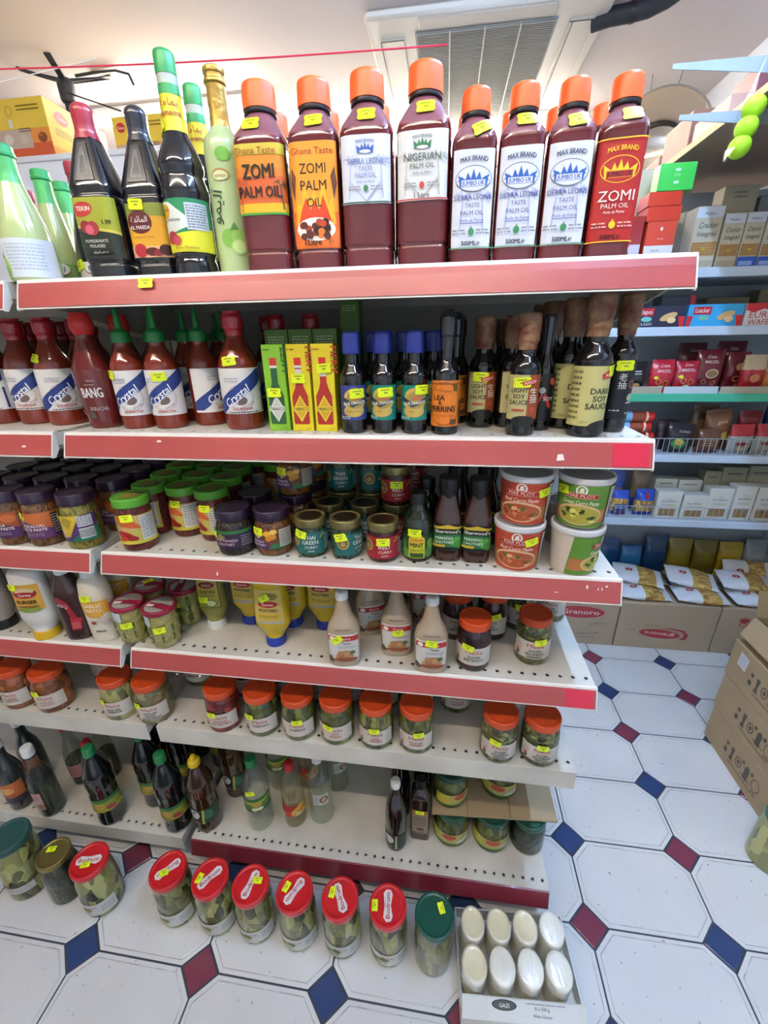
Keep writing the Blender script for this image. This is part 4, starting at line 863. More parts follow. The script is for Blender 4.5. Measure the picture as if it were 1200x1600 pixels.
# ================================================================== third shelf: pastes and chutneys
z3 = ZS[2]
clear = glassmat('clear_jar_glass', 'f6faf6')
purple_lid = pm('dark_purple_lid', '2c1a30', rough=.28, coat=.4); lime_lid = pm('lime_green_lid', '5aa02e', rough=.35); gold_lid = pm('gold_lid', '8f8452', rough=.3, metal=.7); orange_lid = pm('orange_lid', 'c9481c', rough=.38)
def lid(r, z0, z1, m, dish=True):
    L = [(r*.97, z0), (r, z0+1.2), (r, z1-2), (r*.97, z1)]
    if dish: L += [(r*.86, z1), (r*.82, z1-1.6), (r*.4, z1-1.2)]
    return (rr(L, cut=.8, seg=2), m, 32)
def jar(name, r, h, lidm, cont, labels, lidr=.9, lh=16, neck=.84, capart=None, body=None, p=2, ctop=None):
    s = h-lh; outer = rp([(0, r*.9, r*.9, p), (3, r, r, p), (s*.72, r, r, p), (s*.88, r*.93, r*.93, p), (s-2, r*neck, r*neck, 2), (s+2, r*neck, r*neck, 2)], 5)
    inn = [(max(z*.985, 1.6), max(a-1.7, 1), max(b-1.7, 1), pp) for z, a, b, pp in outer[:-1]]
    if ctop: inn = [R for R in inn if R[0] < ctop]
    capsub = ()
    L = lid(r*lidr, s-3, h, lidm); 
    if capart: capsub = [('lid_print', art_mesh(name+'_lid_print', Disc(h-1.3), capart, .6, .15))]
    K = kind(name, 'jar', outer, clear, [('lid', L, capsub)], labels, (inn, cont), bodyname='glass'); K.h = h/1000; return K
paste_c = lumps('curry_paste_brown', ['5a2f14', '7a4520', '8a5a24'], 120); pickle_y = lumps('curry_paste_mustard', ['6a5a1c', '8a7a2c', '9a8430'], 90)
def paste_lab(bg, tri, t1, t2): return [(-48, 20, 48, 76, bg, [('P', [(-48, 20), (48, 20), (48, 34), (-20, 58), (-48, 44)], tri), ('P', [(-34, 62), (-20, 76), (-34, 90-14.2), (-48, 62)][:2]+[(-34, 76), (-48, 64)], 'd8c22a'), ('P', [(-28, 56), (-16, 66), (-28, 76), (-40, 66)], 'e0cf5a'), ('E', 14, 62, 13, 9, 'b8642a'), ('T', t1, -6, 46, 6, 'e8e0d4', {'b': .03}), ('T', t2, -4, 38, 6, 'e8e0d4', {'b': .03}), ('S', -20, 26, 12, 34, 2, '9a8a9a'), ('R', 30, 24, 47, 72, '2a2226'), ('S', 31, 28, 46, 70, 8, 'a8a0a4')])]
jt = jar('curry_paste_jar', 36, 118, purple_lid, paste_c, paste_lab('9a4a24', '4a2452', 'TIKKA', 'SPICE PASTE'), lh=20, lidr=.93)
jv = jar('curry_paste_jar', 36, 118, purple_lid, paste_c, paste_lab('b8602a', '5a2a5a', 'VINDALOO', 'SPICE PASTE'), lh=20, lidr=.93)
jp = jar('lime_pickle_jar', 36, 118, purple_lid, pickle_y, [(-48, 20, 48, 76, '4a2a5c', [('P', [(-48, 42), (-6, 30), (20, 76), (-48, 76)], 'c2a428'), ('P', [(-20, 60), (-4, 48), (6, 66), (-8, 74)], '9a8420'), ('P', [(-8, 20), (48, 20), (48, 50), (20, 42)], '1c6a48'), ('T', 'MIXED', -26, 38, 6, 'e8e0d4', {'b': .03}), ('T', 'PICKLE', -24, 29, 6, 'e8e0d4', {'b': .03}), ('R', 14, 52, 40, 74, 'c8c8c4'), ('S', 15, 54, 39, 73, 5, '5a5a5a'), ('R', 14, 26, 40, 48, 'd8d8d4')]+[('R', 15+k*2.5, 28, 16.2+k*2.5, 46, '1a1a1a') for k in range(10)])], lh=20, lidr=.93)
def inset(p, r):
    y = max(p.y, r-.004); return Vector((CAM.x+(p.x-CAM.x)*(y-CAM.y)/(p.y-CAM.y), y, p.z))   # keep the base on the deck
def t3(K, px, py, label, rot=0, st=(), group=None): return make(K, label, inset(T(px, py, z3, K.h), K.r), rot, st, group)
t3(jt, 5, 763, 'curry paste jar with purple lid and brown purple label, next to the vindaloo jar', 12, [(-26, 74, 0)])
t3(jv, 54, 764, 'curry paste jar with purple lid and orange label', 16, [(-34, 73, -14)])
t3(jp, 114, 767, 'mixed pickle jar with purple lid, green and yellow label and barcode', 8, [(-36, 74, -20)])
G = 'purple lidded jars in the back rows'
for j in range(4):
    for i in range(5): make(jt, 'purple lidded jar in the %s row behind the curry pastes' % ('second', 'third', 'fourth', 'fifth')[j], (-.042-.078*i, .125+.078*j, z3), random.uniform(-50, 50), (), G+', row %d' % (j+2))
tom = lumps('tomato_relish', ['5a130e', '7c1f14', '6a1a10'], 140)
gj = jar('chilli_relish_jar', 35, 112, lime_lid, tom, [(-50, 18, 50, 78, 'b8ac52', [('P', [(-50, 50), (-10, 44), (14, 60), (50, 66), (50, 78), (-50, 78)], 'c4a46a'), ('P', [(-38, 78), (-6, 78), (18, 50), (-22, 56)], 'c25a28'), ('P', [(-50, 78), (-38, 78), (-26, 58), (-50, 56)], '6a8a3a'), ('E', -18, 38, 17, 8, 'a82018', -15), ('E', -8, 32, 15, 6, '8a1812', -10), ('E', -22, 30, 10, 5, 'c83a28', 10), ('R', 14, 24, 44, 76, 'c9cac2'), ('S', 16, 28, 42, 74, 9, '7a8088'), ('R', -50, 18, 50, 24, 'c8bc3a')])], lh=15, lidr=1.0, neck=.9, capart=[('E', 0, 0, 20, 20, '6a7a2c'), ('E', 0, 0, 17, 17, '8a7a3a')])
t3(gj, 202, 773, 'chilli relish jar with lime green lid turned to its white nutrition panel', 26, [(-8, 74, 3)])
t3(gj, 232, 754, 'chilli relish jar with lime green lid behind the turned one', -30)
t3(gj, 284, 756, 'chilli relish jar with lime green lid, in the middle of its row', -4, [(0, 78, 0)])
t3(gj, 329, 761, 'chilli relish jar with lime green lid, beside the dark chutney jars', -14, [(6, 76, 0)])
G = 'lime green lidded jars in the back rows'
for x, y in ((.045, .19), (.125, .19), (.20, .18), (.035, .265), (.115, .265), (.19, .255), (.275, .30), (.04, .34), (.12, .34), (.20, .335)): make(gj, 'chilli relish jar with lime green lid in the %s row' % ('third' if y < .2 else 'fourth' if y < .29 else 'fifth'), (x, y, z3), random.uniform(-60, 60), (), G+(' three' if y < .2 else ' four' if y < .29 else ' five'))
chut_c = lumps('dark_chutney', ['1c100c', '2e1a10', '24140e'], 90); mango_c = lumps('mango_chutney_amber', ['5a2c10', '7a4416', '8a5a20'], 80)
ch = jar('chutney_jar', 38, 93, purple_lid, chut_c, [(-50, 18, 50, 56, '33203a', [('R', -50, 49, 50, 56, '2f6a3a'), ('P', [(-16, 50), (-4, 42), (-16, 34), (-28, 42)][::-1], '8a7a4a'), ('T', 'HOT MANGO', -6, 33, 5.4, 'd8b8c0', {'b': .02}), ('T', 'CHUTNEY', -6, 25, 5.4, 'd8b8c0', {'b': .02}), ('S', 24, 22, 46, 46, 5, '8a8a90')])], lh=17, lidr=.92, neck=.8)
mg = jar('chutney_jar', 38, 93, purple_lid, mango_c, [(-52, 18, 52, 60, '6a3a20', [('P', [(-52, 18), (12, 18), (-16, 46), (-52, 50)], '4a2a58'), ('P', [(0, 18), (52, 18), (52, 26), (14, 30)], '2f6a3a'), ('E', 2, 50, 8, 6, 'd8a02a'), ('E', 12, 44, 7, 6, 'c88a20'), ('E', 14, 54, 7, 5, 'e0b44a'), ('E', 4, 40, 6, 5, 'c8801c'), ('P', [(-18, 54), (-8, 46), (-18, 38), (-28, 46)], 'b8a870'), ('T', 'MANGO', -18, 31, 5, 'e0d0d4', {'b': .02}), ('T', 'CHUTNEY', -18, 24, 5, 'e0d0d4', {'b': .02}), ('R', 24, 22, 50, 58, 'b0aa9a'), ('S', 26, 24, 48, 56, 7, '6a645a')])], lh=17, lidr=.92, neck=.8)
t3(ch, 362, 791, 'dark chutney jar with purple lid and purple green label', 4, [(-36, 48, -12)])
t3(mg, 423, 791, 'amber mango chutney jar with purple lid at the front', 0, [(-18, 54, 0)])
def at3(K, x, y, z, lab, rot=0, st=(), group=None): return make(K, lab, (x, y, z), rot, st, group)
at3(ch, .285, .135, z3, 'dark chutney jar with purple lid standing behind the front one', 20)
at3(mg, .375, .14, z3, 'mango chutney jar at the bottom of a two jar stack')
at3(mg, .378, .142, z3+.0935, 'mango chutney jar stacked on top of another', 4, [(-18, 54, 0)])
at3(mg, .385, .225, z3, 'mango chutney jar at the bottom of the rear stack'); at3(mg, .386, .226, z3+.0935, 'mango chutney jar on the rear stack', 30)
thai_g = lumps('green_curry_paste', ['2a3a24', '3a4a2c', '1f2a1c'], 120); thai_r = lumps('red_curry_paste', ['4a100e', '5c1814', '3a0c0c'], 120)
def thai(c, w, bg):
    return jar('curry_paste_jar', 31.5, 80, gold_lid, c, [(-48, 10, 48, 54, bg, [('E', -30, 36, 12, 13, 'b0924a'), ('E', -30, 36, 9, 10, '6a5a40'), ('E', -30, 34, 5, 5, 'b0924a'), ('T', 'THAI', 4, 41, 8, 'e4e2d8', {'w': 21, 'b': .01}), ('T', w, 4, 31, 8, 'e4e2d8', {'w': 30 if len(w) > 3 else 20, 'b': .01}), ('T', 'CURRY', 5, 22, 5.4, 'e4e2d8', {'sh': .2}), ('T', 'paste', 5, 15.5, 4, 'e4e2d8', {'sh': .2}), ('P', [(22, 44), (30, 54), (31, 52), (24, 43)], 'b8a83a'), ('S', 32, 16, 47, 50, 6, 'a8bcb8')])], lh=14, lidr=.97, neck=.9, capart=[('E', 0, 0, 22, 22, pm('jar_lid_dark_inset', '3a2c22', rough=.3, metal=.5))])
tg, tr_ = thai(thai_g, 'GREEN', '1c5f5a'), thai(thai_r, 'RED', '9a1f28')
t3(tg, 484, 804, 'thai green curry paste jar with gold lid, lettering facing front', 4, [(-14, 51, -10)])
t3(tg, 539, 806, 'thai green curry paste jar with gold lid, turned to its dragon emblem', 56, [(-14-20, 48, 14)])
t3(tr_, 598, 810, 'thai red curry paste jar with gold lid at the front edge', 4, [(2, 45, 0)])
at3(tg, .455, .125, z3, 'green curry paste jar with gold lid behind the lettered one', 0, (), 'green curry jars in the second row'); at3(tg, .53, .125, z3, 'green curry paste jar with gold lid behind the emblem one', 0, (), 'green curry jars in the second row')
at3(tr_, .597, .135, z3, 'thai red curry paste jar at the bottom of a stack'); at3(tr_, .597, .135, z3+.0805, 'thai red curry paste jar on top of a stack', 2, [(2, 45, 0)])
at3(tr_, .625, .215, z3, 'thai red curry paste jar in the rear stack', 0, (), 'red curry jars in the rear stack'); at3(tr_, .625, .215, z3+.0805, 'thai red curry paste jar in the rear stack', 0, (), 'red curry jars in the rear stack')
G = 'green curry jars stacked at the back'
for x, y, k in ((.466, .20, 0), (.466, .20, 1), (.534, .20, 0), (.534, .20, 1), (.55, .28, 0), (.55, .28, 1)): at3(tg, x, y, z3+.0805*k, 'green curry paste jar stacked at the back', 55 if x > .5 else 0, (), G)
mint = kind('mint_sauce_bottle', 'bottle', rr([(27, 0), (29.5, 3), (29.5, 70), (26, 84), (14, 102), (13, 116)], cut=6), pm('mint_sauce_green', '10180f', rough=.12, coat=.6, var=.4, vscale=60, col2='1e2c14'), [('cap', (rr([(15, 112), (15.5, 114), (15.5, 130), (14, 133)], cut=1.5), pm('black_bottle_cap', '141416', rough=.35)))],
    [(-42, 8, 42, 58, '1a3a22', [('E', -24, 20, 9, 13, '5a8a3a', 30), ('E', 26, 22, 10, 12, '4a7a34', -30), ('E', -28, 36, 8, 11, '3f6e30', -20), ('E', 28, 38, 8, 11, '6a963e', 20), ('R', -15, 10, 15, 48, 'c4c02a'), ('E', 0, 48, 15, 9, 'd0a828'), ('T', 'Colman', 0, 46, 5, 'a0281c', {'b': .02}), ('T', 'MINT', 0, 33, 8.6, '183018', {'w': 24, 'b': .03}), ('T', 'SAUCE', 0, 24, 5.4, '183018', {'w': 24}), ('R', -12, 12, 12, 21, '2a4a1c')])])
make(mint, 'dark green mint sauce bottle with yellow name panel', B(652, 879, z3, .029), 0, [(-4, 62, 0)])
make(mint, 'dark mint sauce bottle behind the front one', (.661, .137, z3))
shw = kind('mango_chutney_bottle', 'bottle', rp([(0, 23, 23, 4), (3, 26, 26, 4), (84, 26, 26, 4), (120, 18, 18, 3), (136, 16, 16, 2)], 5), pm('mango_chutney_glass', '3a1c10', rough=.12, coat=.6, var=.3, vscale=40), [('shrink_sleeve', (rr([(17.5, 124), (17.5, 138), (19.5, 141), (19.5, 160), (17.5, 163)], cut=1.5), pm('black_bottle_cap', '141416', rough=.35)))],
    [(-32, 24, 32, 78, '14160f', [('P', [(-32, 72), (-14, 74), (0, 78), (14, 74), (32, 72), (32, 69), (-32, 69)], 'c2a82a'), ('R', -32, 32, 32, 58, '2c6a34'), ('E', 16, 44, 12, 9, '4a9a3a', 20), ('E', 22, 38, 10, 8, '3a8030'), ('T', "Sharwood's", 0, 61, 6.6, 'e4e0d4', {'b': .02, 'w': 46}), ('T', 'MANGO', -6, 48, 6, 'd8e4d0', {'b': .03}), ('T', 'CHUTNEY', -6, 40, 5.4, 'd8e4d0', {'b': .02}), ('R', -28, 33, -4, 38, 'c2a82a')])], ref=50)
make(shw, 'mango chutney bottle with black cap next to the mint sauce', B(697, 878, z3, .026), 0)
make(shw, 'mango chutney bottle with black cap next to the red curry tubs', B(741, 881, z3, .026), -3)
G = 'mango chutney bottles in the back row'
for x, y in ((.72, .125), (.778, .13), (.725, .2), (.785, .2)): make(shw, 'mango chutney bottle in the back row', (x, y, z3), 0, (), G)
lid_white = pm('tub_white_lid', 'd3d3d3', rough=.42); lid_grey = pm('tub_lid_top_grey', '9c9b99', rough=.4)
def tub(col, wordc, food1, food2):
    r0, r1, h = 37, 43, 90
    b = rp([(0, r0-2, r0-2, 2), (2, r0, r0, 2), (h-10, r1, r1, 2), (h-4, r1, r1, 2)], 1.5)
    q = random.Random(5); A = [('R', -60, 12, 46, 36, 'b0703a'), ('E', -2, 26, 38, 19, 'd8b088'), ('E', -2, 25, 35, 16, food1)]
    for k in range(22): A.append(blob(0, q.uniform(-28, 24), 25+q.uniform(-10, 10), q.uniform(3, 7), q.uniform(2, 4), q.choice(food2), k))
    A += [('E', -2, 70, 9, 9, 'e0ddd4'), ('E', -2, 70, 6, 7, col), ('P', [(-6, 66), (2, 66), (1, 75), (-4, 74)], 'e0ddd4'), ('R', -28, 56, 24, 65, 'a8241f'), ('R', -28, 64.4, 24, 65, 'd8c8b0'), ('R', -28, 56, 24, 56.6, 'd8c8b0'), ('T', 'MAE PLOY', -2, 58, 5.4, 'ecdcc8', {'w': 42}), ('T', wordc, -2, 45, 7, 'efe6d6', {'sh': .3, 'w': 56, 'b': .005}), ('R', 46, 4, 86, 76, 'cfcfca'), ('S', 48, 16, 84, 74, 12, '6a6a6a'), ('R', 50, 6, 58, 14, '2a2a2a'), ('R', 74, 6, 82, 14, '2a2a2a')]
    K = kind('curry_paste_tub', 'tub', b, ink('cdbfae'), [('lid', (rp([(h-10, r1+.5, r1+.5, 2), (h-9.5, r1+2.2, r1+2.2, 2), (h-1.5, r1+2.6, r1+2.6, 2), (h, r1+1.6, r1+1.6, 2), (h, r1-1.5, r1-1.5, 2), (h-3, r1-2.5, r1-2.5, 2)], .6), lid_white, 40), [('lid_panel', MB().loft([(h-3.2, r1-2.4, r1-2.4, 2), (h-2.6, r1-2.6, r1-2.6, 2)], lid_grey, 32).mesh('tub_lid_panel'))])], [(-62, 3, 88, 78, col, A)], bodyname='tub', n=40)
    K.r = r0/1000; K.h = h/1000; return K
tub_r = tub('b8442a', 'Red Curry Paste', 'a8502a', ['c87a4a', '8a3a1c', 'd8a070', '5a6a2a', 'b86a3a']); tub_g = tub('5c8a2c', 'Green Curry Paste', 'a8a03a', ['c8c45a', '4a5a1c', 'd8d47a', '2a3a14', '8a9a34'])
p = B(803, 893, z3, .037); make(tub_r, 'red curry paste tub at the bottom of its stack', p, -10, [(24, 62, 14)]); make(tub_r, 'red curry paste tub on top of its stack', (p.x+.004, p.y+.004, z3+.0895), -16, [(38, 62, 10)])
p = B(889, 899, z3, .037); make(tub_g, 'green curry paste tub at the bottom, turned to its text panel', p, 62, [(8, 24, 30)]); make(tub_g, 'green curry paste tub on top of its stack', (p.x+.002, p.y+.004, z3+.0895), -20, [(-34, 66, 8)])
make(tub_r, 'red curry paste tub behind the front red stack', (.853, .165, z3), 40); make(tub_r, 'red curry paste tub on the rear stack', (.853, .165, z3+.0895), 40)
make(tub_g, 'green curry paste tub behind the front green stack', (.945, .15, z3), 100)
# ================================================================== fourth shelf: squeezy sauces, mustards, tahini
z4 = ZS[3]
def squeeze(name, capm, capr, caph, r, q, h, mat, labels, top=.8):
    b = rp([(caph-2, capr*.9, capr*.9, 2), (caph+8, capr*1.05, capr*1.05*q*1.1, 2.2), (caph+34, r, r*q, 2.4), (h-40, r*.94, r*q*.96, 2.5), (h-12, r*.9, r*q*.9, 2.5), (h-2, r*.7, r*q*.7, 2.4), (h, r*.4, r*q*.4, 2.2)], 8)
    return kind(name, 'bottle', b, mat, [('cap', (rr([(capr*1.02, 0), (capr*1.06, 2), (capr, caph-2), (capr*.96, caph)], cut=1.2), capm))], labels, ref=h*.5)
burger = squeeze('burger_sauce_bottle', pm('yellow_cap', 'd0a418', rough=.4), 26, 22, 40, .62, 184, pm('cream_squeezy', 'cfcac0', rough=.35, coat=.2), [(-32, 84, 32, 150, 'c89a3a', [('E', 0, 128, 26, 12, '6a3a24'), ('E', 0, 134, 22, 8, 'c8b088'), ('E', 0, 124, 24, 8, '9a1f24'), ('T', 'Gurme', 0, 121, 6.6, 'efe6da', {'b': .02, 'sh': .1}), ('T', 'BURGER', 0, 102, 9, '3a1c10', {'b': .03, 'w': 42}), ('S', -22, 92, 22, 98, 1, '6a3a1c'), ('E', 0, 86, 26, 6, '7a8a3a')])])
bbq = kind('barbecue_sauce_bottle', 'bottle', rp([(0, 27, 22, 2.6), (3, 30, 24, 2.6), (128, 31, 24, 2.6), (160, 20, 18, 2.2), (172, 13, 13, 2)], 8), pm('barbecue_brown', '3c2420', rough=.22, coat=.4), [('cap', (rr([(14, 168), (15, 170), (14, 186)], cut=1.5), pm('white_bottle_cap', 'd9d9d6', rough=.4)))],
    prints=[('P', [(-4, 30), (16, 30), (22, 60), (0, 66)], 'a8242c'), ('P', [(-20, 110), (-6, 96), (4, 60), (16, 60), (4, 104), (-14, 122)], '8a1c28'), ('T', 'BBQ', -8, 92, 8, 'd8b8b0', {'r': -20}), ('S', 0, 34, 15, 52, 4, 'd88a8a')])
mayo = kind('garlic_mayo_bottle', 'bottle', rp([(0, 27, 23, 2.4), (3, 30, 25, 2.4), (120, 32, 27, 2.4), (158, 27, 23, 2.3), (168, 17, 16, 2)], 9), pm('mayo_cream', 'd6cdb6', rough=.3, coat=.25), [('cap', (rr([(17, 166), (18, 168), (16.5, 186)], cut=2), MATS['white_bottle_cap']))],
    [(-34, 20, 34, 124, 'd2c8b0', [('R', -34, 78, 34, 112, 'd09a34'), ('E', 0, 78, 20, 9, 'd09a34'), ('T', 'GARLIC', 0, 96, 9, 'ece0c8', {'b': .03, 'w': 40}), ('T', 'MAYO', 0, 84, 9, 'ece0c8', {'b': .03, 'w': 34}), ('E', 14, 62, 12, 8, 'c0b0a0'), ('E', 22, 54, 9, 7, 'b8a498'), ('R', -10, 52, 0, 60, '9a4a44'), ('T', '500ml', 4, 30, 6, '2a2a2a', {'b': .03})])])
dark_sq = squeeze('brown_sauce_bottle', pm('black_bottle_cap', '141416'), 24, 24, 36, .65, 184, pm('brown_sauce', '8a8078', rough=.3, coat=.3), [])
make(dark_sq, 'pale squeezy bottle on a black cap beside the burger sauce', B(14, 982, z4, .026), 10)
make(burger, 'burger sauce squeezy bottle standing on a yellow cap', B(80, 998, z4, .027), 12, [(-24, 144, 2)])
make(bbq, 'dark brown barbecue sauce bottle with red print', B(134, 999, z4, .028), 16)
make(mayo, 'cream garlic mayonnaise bottle with orange band', B(174, 1002, z4, .029), 12, [(-8, 120, 3)])
make(mayo, 'cream garlic mayonnaise bottle in the row behind', (-.10, .12, z4), 10)
must_c = lumps('pale_green_mustard', ['b8a860', '8c8048', 'd0bc70'], 40, (1, 1, 1)); mug_lid = pm('maroon_mug_lid', '8a1c38', rough=.35)
mo_ = rp([(0, 27, 27, 2), (4, 31, 31, 2), (45, 35, 35, 2), (92, 34, 34, 2), (96, 33, 33, 2)], 5)
mug = kind('mustard_mug', 'jar', mo_, clear, [('lid', (rr([(35.5, 90), (36.5, 91.5), (36.5, 99), (35, 101), (31, 101), (30, 99)], cut=.8), mug_lid, 32), [('lid_window', MB().loft([(98.6, 30.5, 30.5, 2), (99.6, 30, 30, 2)], pm('clear_lid_film', 'a8a69c', rough=.12, coat=.6), 28).mesh('mug_lid_window')), ('lid_label', art_mesh('mug_lid_label', Disc(100.6), [('P', [(-30, -4), (-8, -10), (2, 2), (-22, 12)], '8a1c38'), ('P', [(-28, -3), (-12, -7), (-8, 0), (-24, 6)], 'd8d4d0'), ('P', [(-8, -10), (20, -26), (30, -12), (2, 4)], '8a1c38')], .3))])],
    [(-40, 66, -14, 88, 'd4d8da', [('S', -39, 68, -15, 86, 4, '8a9aa4')])], ([(2, 27, 27, 2), (6, 29.5, 29.5, 2), (45, 33.3, 33.3, 2), (90, 32.3, 32.3, 2)], must_c), bodyname='glass'); mug.h = .101
hd = MB().tube([(33, 0, 80), (46, 0, 82), (56, 0, 72), (58, 0, 52), (52, 0, 32), (42, 0, 22), (31, 0, 22)], 4.6, glassmat('thick_clear_glass', 'dfe8dc'), 10)
mug.part('handle', hd.mesh('mug_handle'))
gb_ = MB()
for k in range(9):
    a = 2*PI*k/9
    for zz in (20, 44): gb_.tube([(33.2*math.sin(a+.2)*(.96 if zz < 30 else 1.05), -33.2*math.cos(a+.2)*(.96 if zz < 30 else 1.05), zz), (33.4*math.sin(a+.2)*1.05, -33.4*math.cos(a+.2)*1.05, zz+17)], 2.2, MATS['thick_clear_glass'], 6)
mug.part('dimples', gb_.mesh('mug_dimples'))
def t4(K, px, py, label, rot=0, st=(), group=None): return make(K, label, inset(T(px, py, z4, K.h), K.r), rot, st, group)
t4(mug, 198, 938, 'glass mug of mustard with maroon lid, touching the mayonnaise bottle', 30, [(-6, 56, 4)])
t4(mug, 248, 944, 'glass mug of mustard with maroon lid right at the shelf edge', 15, [(4, 55, 4)])
t4(mug, 286, 913, 'glass mug of mustard with its handle showing, behind the others', -50, [(24, 66, 0)])
t4(mug, 232, 911, 'glass mug of mustard at the back with a sticker on its lid', 40, [(0, 6, 10, Disc(101))])
dij = squeeze('dijon_mustard_bottle', pm('white_bottle_cap', 'd9d9d6'), 21, 22, 33, .62, 150, pm('dijon_olive', '83803a', rough=.3, coat=.35), [(-27, 62, 27, 138, '2c2c1a', [('R', -25, 64, 25, 136, 'a89a38'), ('E', 0, 124, 20, 9, '6a1c22'), ('T', 'Kuhne', 0, 121, 5.4, 'e0c8b0', {}), ('T', 'DIJON', 0, 102, 9, '2a2210', {'b': .03, 'w': 34}), ('T', 'MUSTARD', 0, 94, 4.4, '2a2210', {'w': 30}), ('E', 2, 76, 20, 12, '7a8a3a'), ('E', 6, 76, 10, 7, 'd0cc9a')])])
make(dij, 'olive dijon mustard squeezy bottle standing on a white cap', B(342, 983, z4, .021), 6, [(-12, 84, 4)])
make(dij, 'olive dijon mustard squeezy bottle further back on a white cap', (.21, .205, z4), 20, [(-12, 84, 4)])
mus = squeeze('yellow_mustard_bottle', pm('royal_blue_cap', '1f3a9a', rough=.35), 22, 22, 40, .62, 176, pm('mustard_yellow', 'c2a414', rough=.3, coat=.3), [(-31, 66, 31, 152, 'c8b05a', [('R', -30, 66, 30, 72, 'a8a8a0'), ('E', 6, 136, 18, 9, '8a7a3a'), ('E', 0, 116, 22, 8, 'a8241f'), ('T', 'Gurme', 0, 113, 6, 'efe6da', {'b': .02}), ('T', 'MUSTARD', 0, 98, 7, '2a2416', {'w': 40, 'b': .02}), ('R', -24, 78, 24, 92, 'd8b83a'), ('S', -22, 80, 22, 90, 2, '6a5a2c')])])
make(mus, 'yellow mustard squeezy bottle standing on a blue cap at the front', B(434, 1011, z4, .023), 4, [(-6, 132, 30)])
G = 'yellow mustard bottles behind the front one'
for px, py in ((396, 976), (460.5, 981), (510.5, 985)): make(mus, 'yellow mustard squeezy bottle on a blue cap in the second row', B(px, py, z4, .023), 0, (), G)
for x, y in ((.33, .25), (.42, .25)): make(mus, 'yellow mustard squeezy bottle on a blue cap in the second row', (x, y, z4), 0, (), G)
q = random.Random(9)
nuts = [('E', 16-q.uniform(0, 28), 30+q.uniform(-8, 10), 7, 6, q.choice(['9a6a44', 'b88a5c', '84543a', 'a87a50'])) for _ in range(14)]
tah = kind('tahini_bottle', 'bottle', rp([(0, 30, 22, 2.6), (3, 34, 25, 2.6), (80, 35, 25, 2.6), (96, 32, 23, 2.5), (120, 19, 16, 2.1), (152, 12, 12, 2), (160, 12, 12, 2)], 8), pm('tahini_beige', 'a8957c', rough=.22, coat=.4), [('cap', ribbed(13.4, 13, 158, 175, pm('white_bottle_cap', 'd9d9d6'), 20, .4))],
    [(-32, 16, 32, 84, 'c9c6be', [('R', -32, 68, 32, 80, 'b0282a'), ('E', -22, 74, 6, 5, 'e8e0d8'), ('T', 'Durra', 4, 71, 6.4, 'eee6dc', {'sh': .2}), ('T', 'Tahini', 6, 60, 5.4, '2a3040', {'b': .02}), ('S', -10, 50, 26, 57, 2, '8a929a')]+nuts+[('E', 4, 22, 26, 5, '8a4a2c'), ('E', 18, 40, 6, 5, '5a6a3a'), ('P', [(-32, 16), (-18, 16), (-26, 30), (-32, 30)], '4a4038')]), (-20, 90, 20, 97, pm('tahini_beige', 'a8957c'), [('S', -18, 91, 18, 97, 1, '6a5a48')])], ref=50)
make(tah, 'tahini bottle beside the blue capped mustard', B(541, 1043, z4, .026), 8, [(-12, 64+8, 40)])
make(tah, 'tahini bottle set back between the two front ones', B(620, 1027, z4, .026), 4, [(4, 64, 6)])
make(tah, 'tahini bottle beside the dark beetroot jar', B(672, 1054, z4, .026), 2, [(0, 78, -8)])
G = 'tahini bottles in the back rows'
for x, y in ((.535, .125), (.55, .205), (.655, .19), (.625, .27), (.545, .285)): make(tah, 'tahini bottle in the back rows', (x, y, z4), 20, (), G)
# ---- pickle jars with orange lids (fourth and fifth shelf)
def melis(cont, t1, t2, t3_=None, r=42, h=118, tc='2a2a24', sc=1):
    art = [('T', 'Melis', 2, 47, 9.5, 'b04a3c', {'b': .012, 'sh': .1, 'w': 34}), ('T', t1, 3, 37, 5.6, tc, {'b': .03}), ('T', t2, 3, 29.5, 5.6, tc, {'b': .03})]
    if t3_: art.append(('T', t3_, 3, 22, 5.6, tc, {'b': .03}))
    art += [('O', -32, 44, 6, 8, .8, 'c87a6a'), ('P', [(-36, 24), (-28, 26), (-30, 38), (-36, 36)], 'c06a5a'), ('E', -32, 27, 4, 4, '5a3a34'), ('O', 34, 36, 7, 10, .5, 'b0a89c'), ('O', 30, 28, 5, 6, .5, 'b0a89c'), ('S', -10, 20, 16, 21.5, 1, 'a89a8c')]
    return jar('pickle_jar', r, h, orange_lid, cont, [(-45, 19, 45, 62, 'c4bcb0', art)], lidr=.92, lh=15, neck=.8)
gherk = lumps('gherkin_green', ['3a3f16', '4d5220', '2e3412', '5c5c2a'], 38, (1, 1, .45)); hotp = lumps('hot_pepper_green', ['4a4a1a', '62602a', '3c3e16', '747034'], 46, (1, 1, .35)); jal = lumps('sliced_jalapeno', ['45441c', '5e5a2c', '363814', '787248'], 62, (1, 1, 1.4))
beet = lumps('beetroot_dark', ['2a0a14', '3a0e1a', '1e080e'], 40); cher = lumps('red_cherry_pepper', ['6a1414', '86201a', '541010'], 40, (1, 1, 1)); oran = lumps('pickled_orange_veg', ['7a3c14', '96521c', '6a3418', '8a4a2a'], 36, (1, 1, 1)); mixd = lumps('pickled_mixed_veg', ['7a744c', '5a5a34', '8a7a50', '6a4a30', '9a946c'], 34, (1, 1, 1)); cabb = lumps('pickled_pale_veg', ['8a8050', '9c925e', '7a7446'], 36)
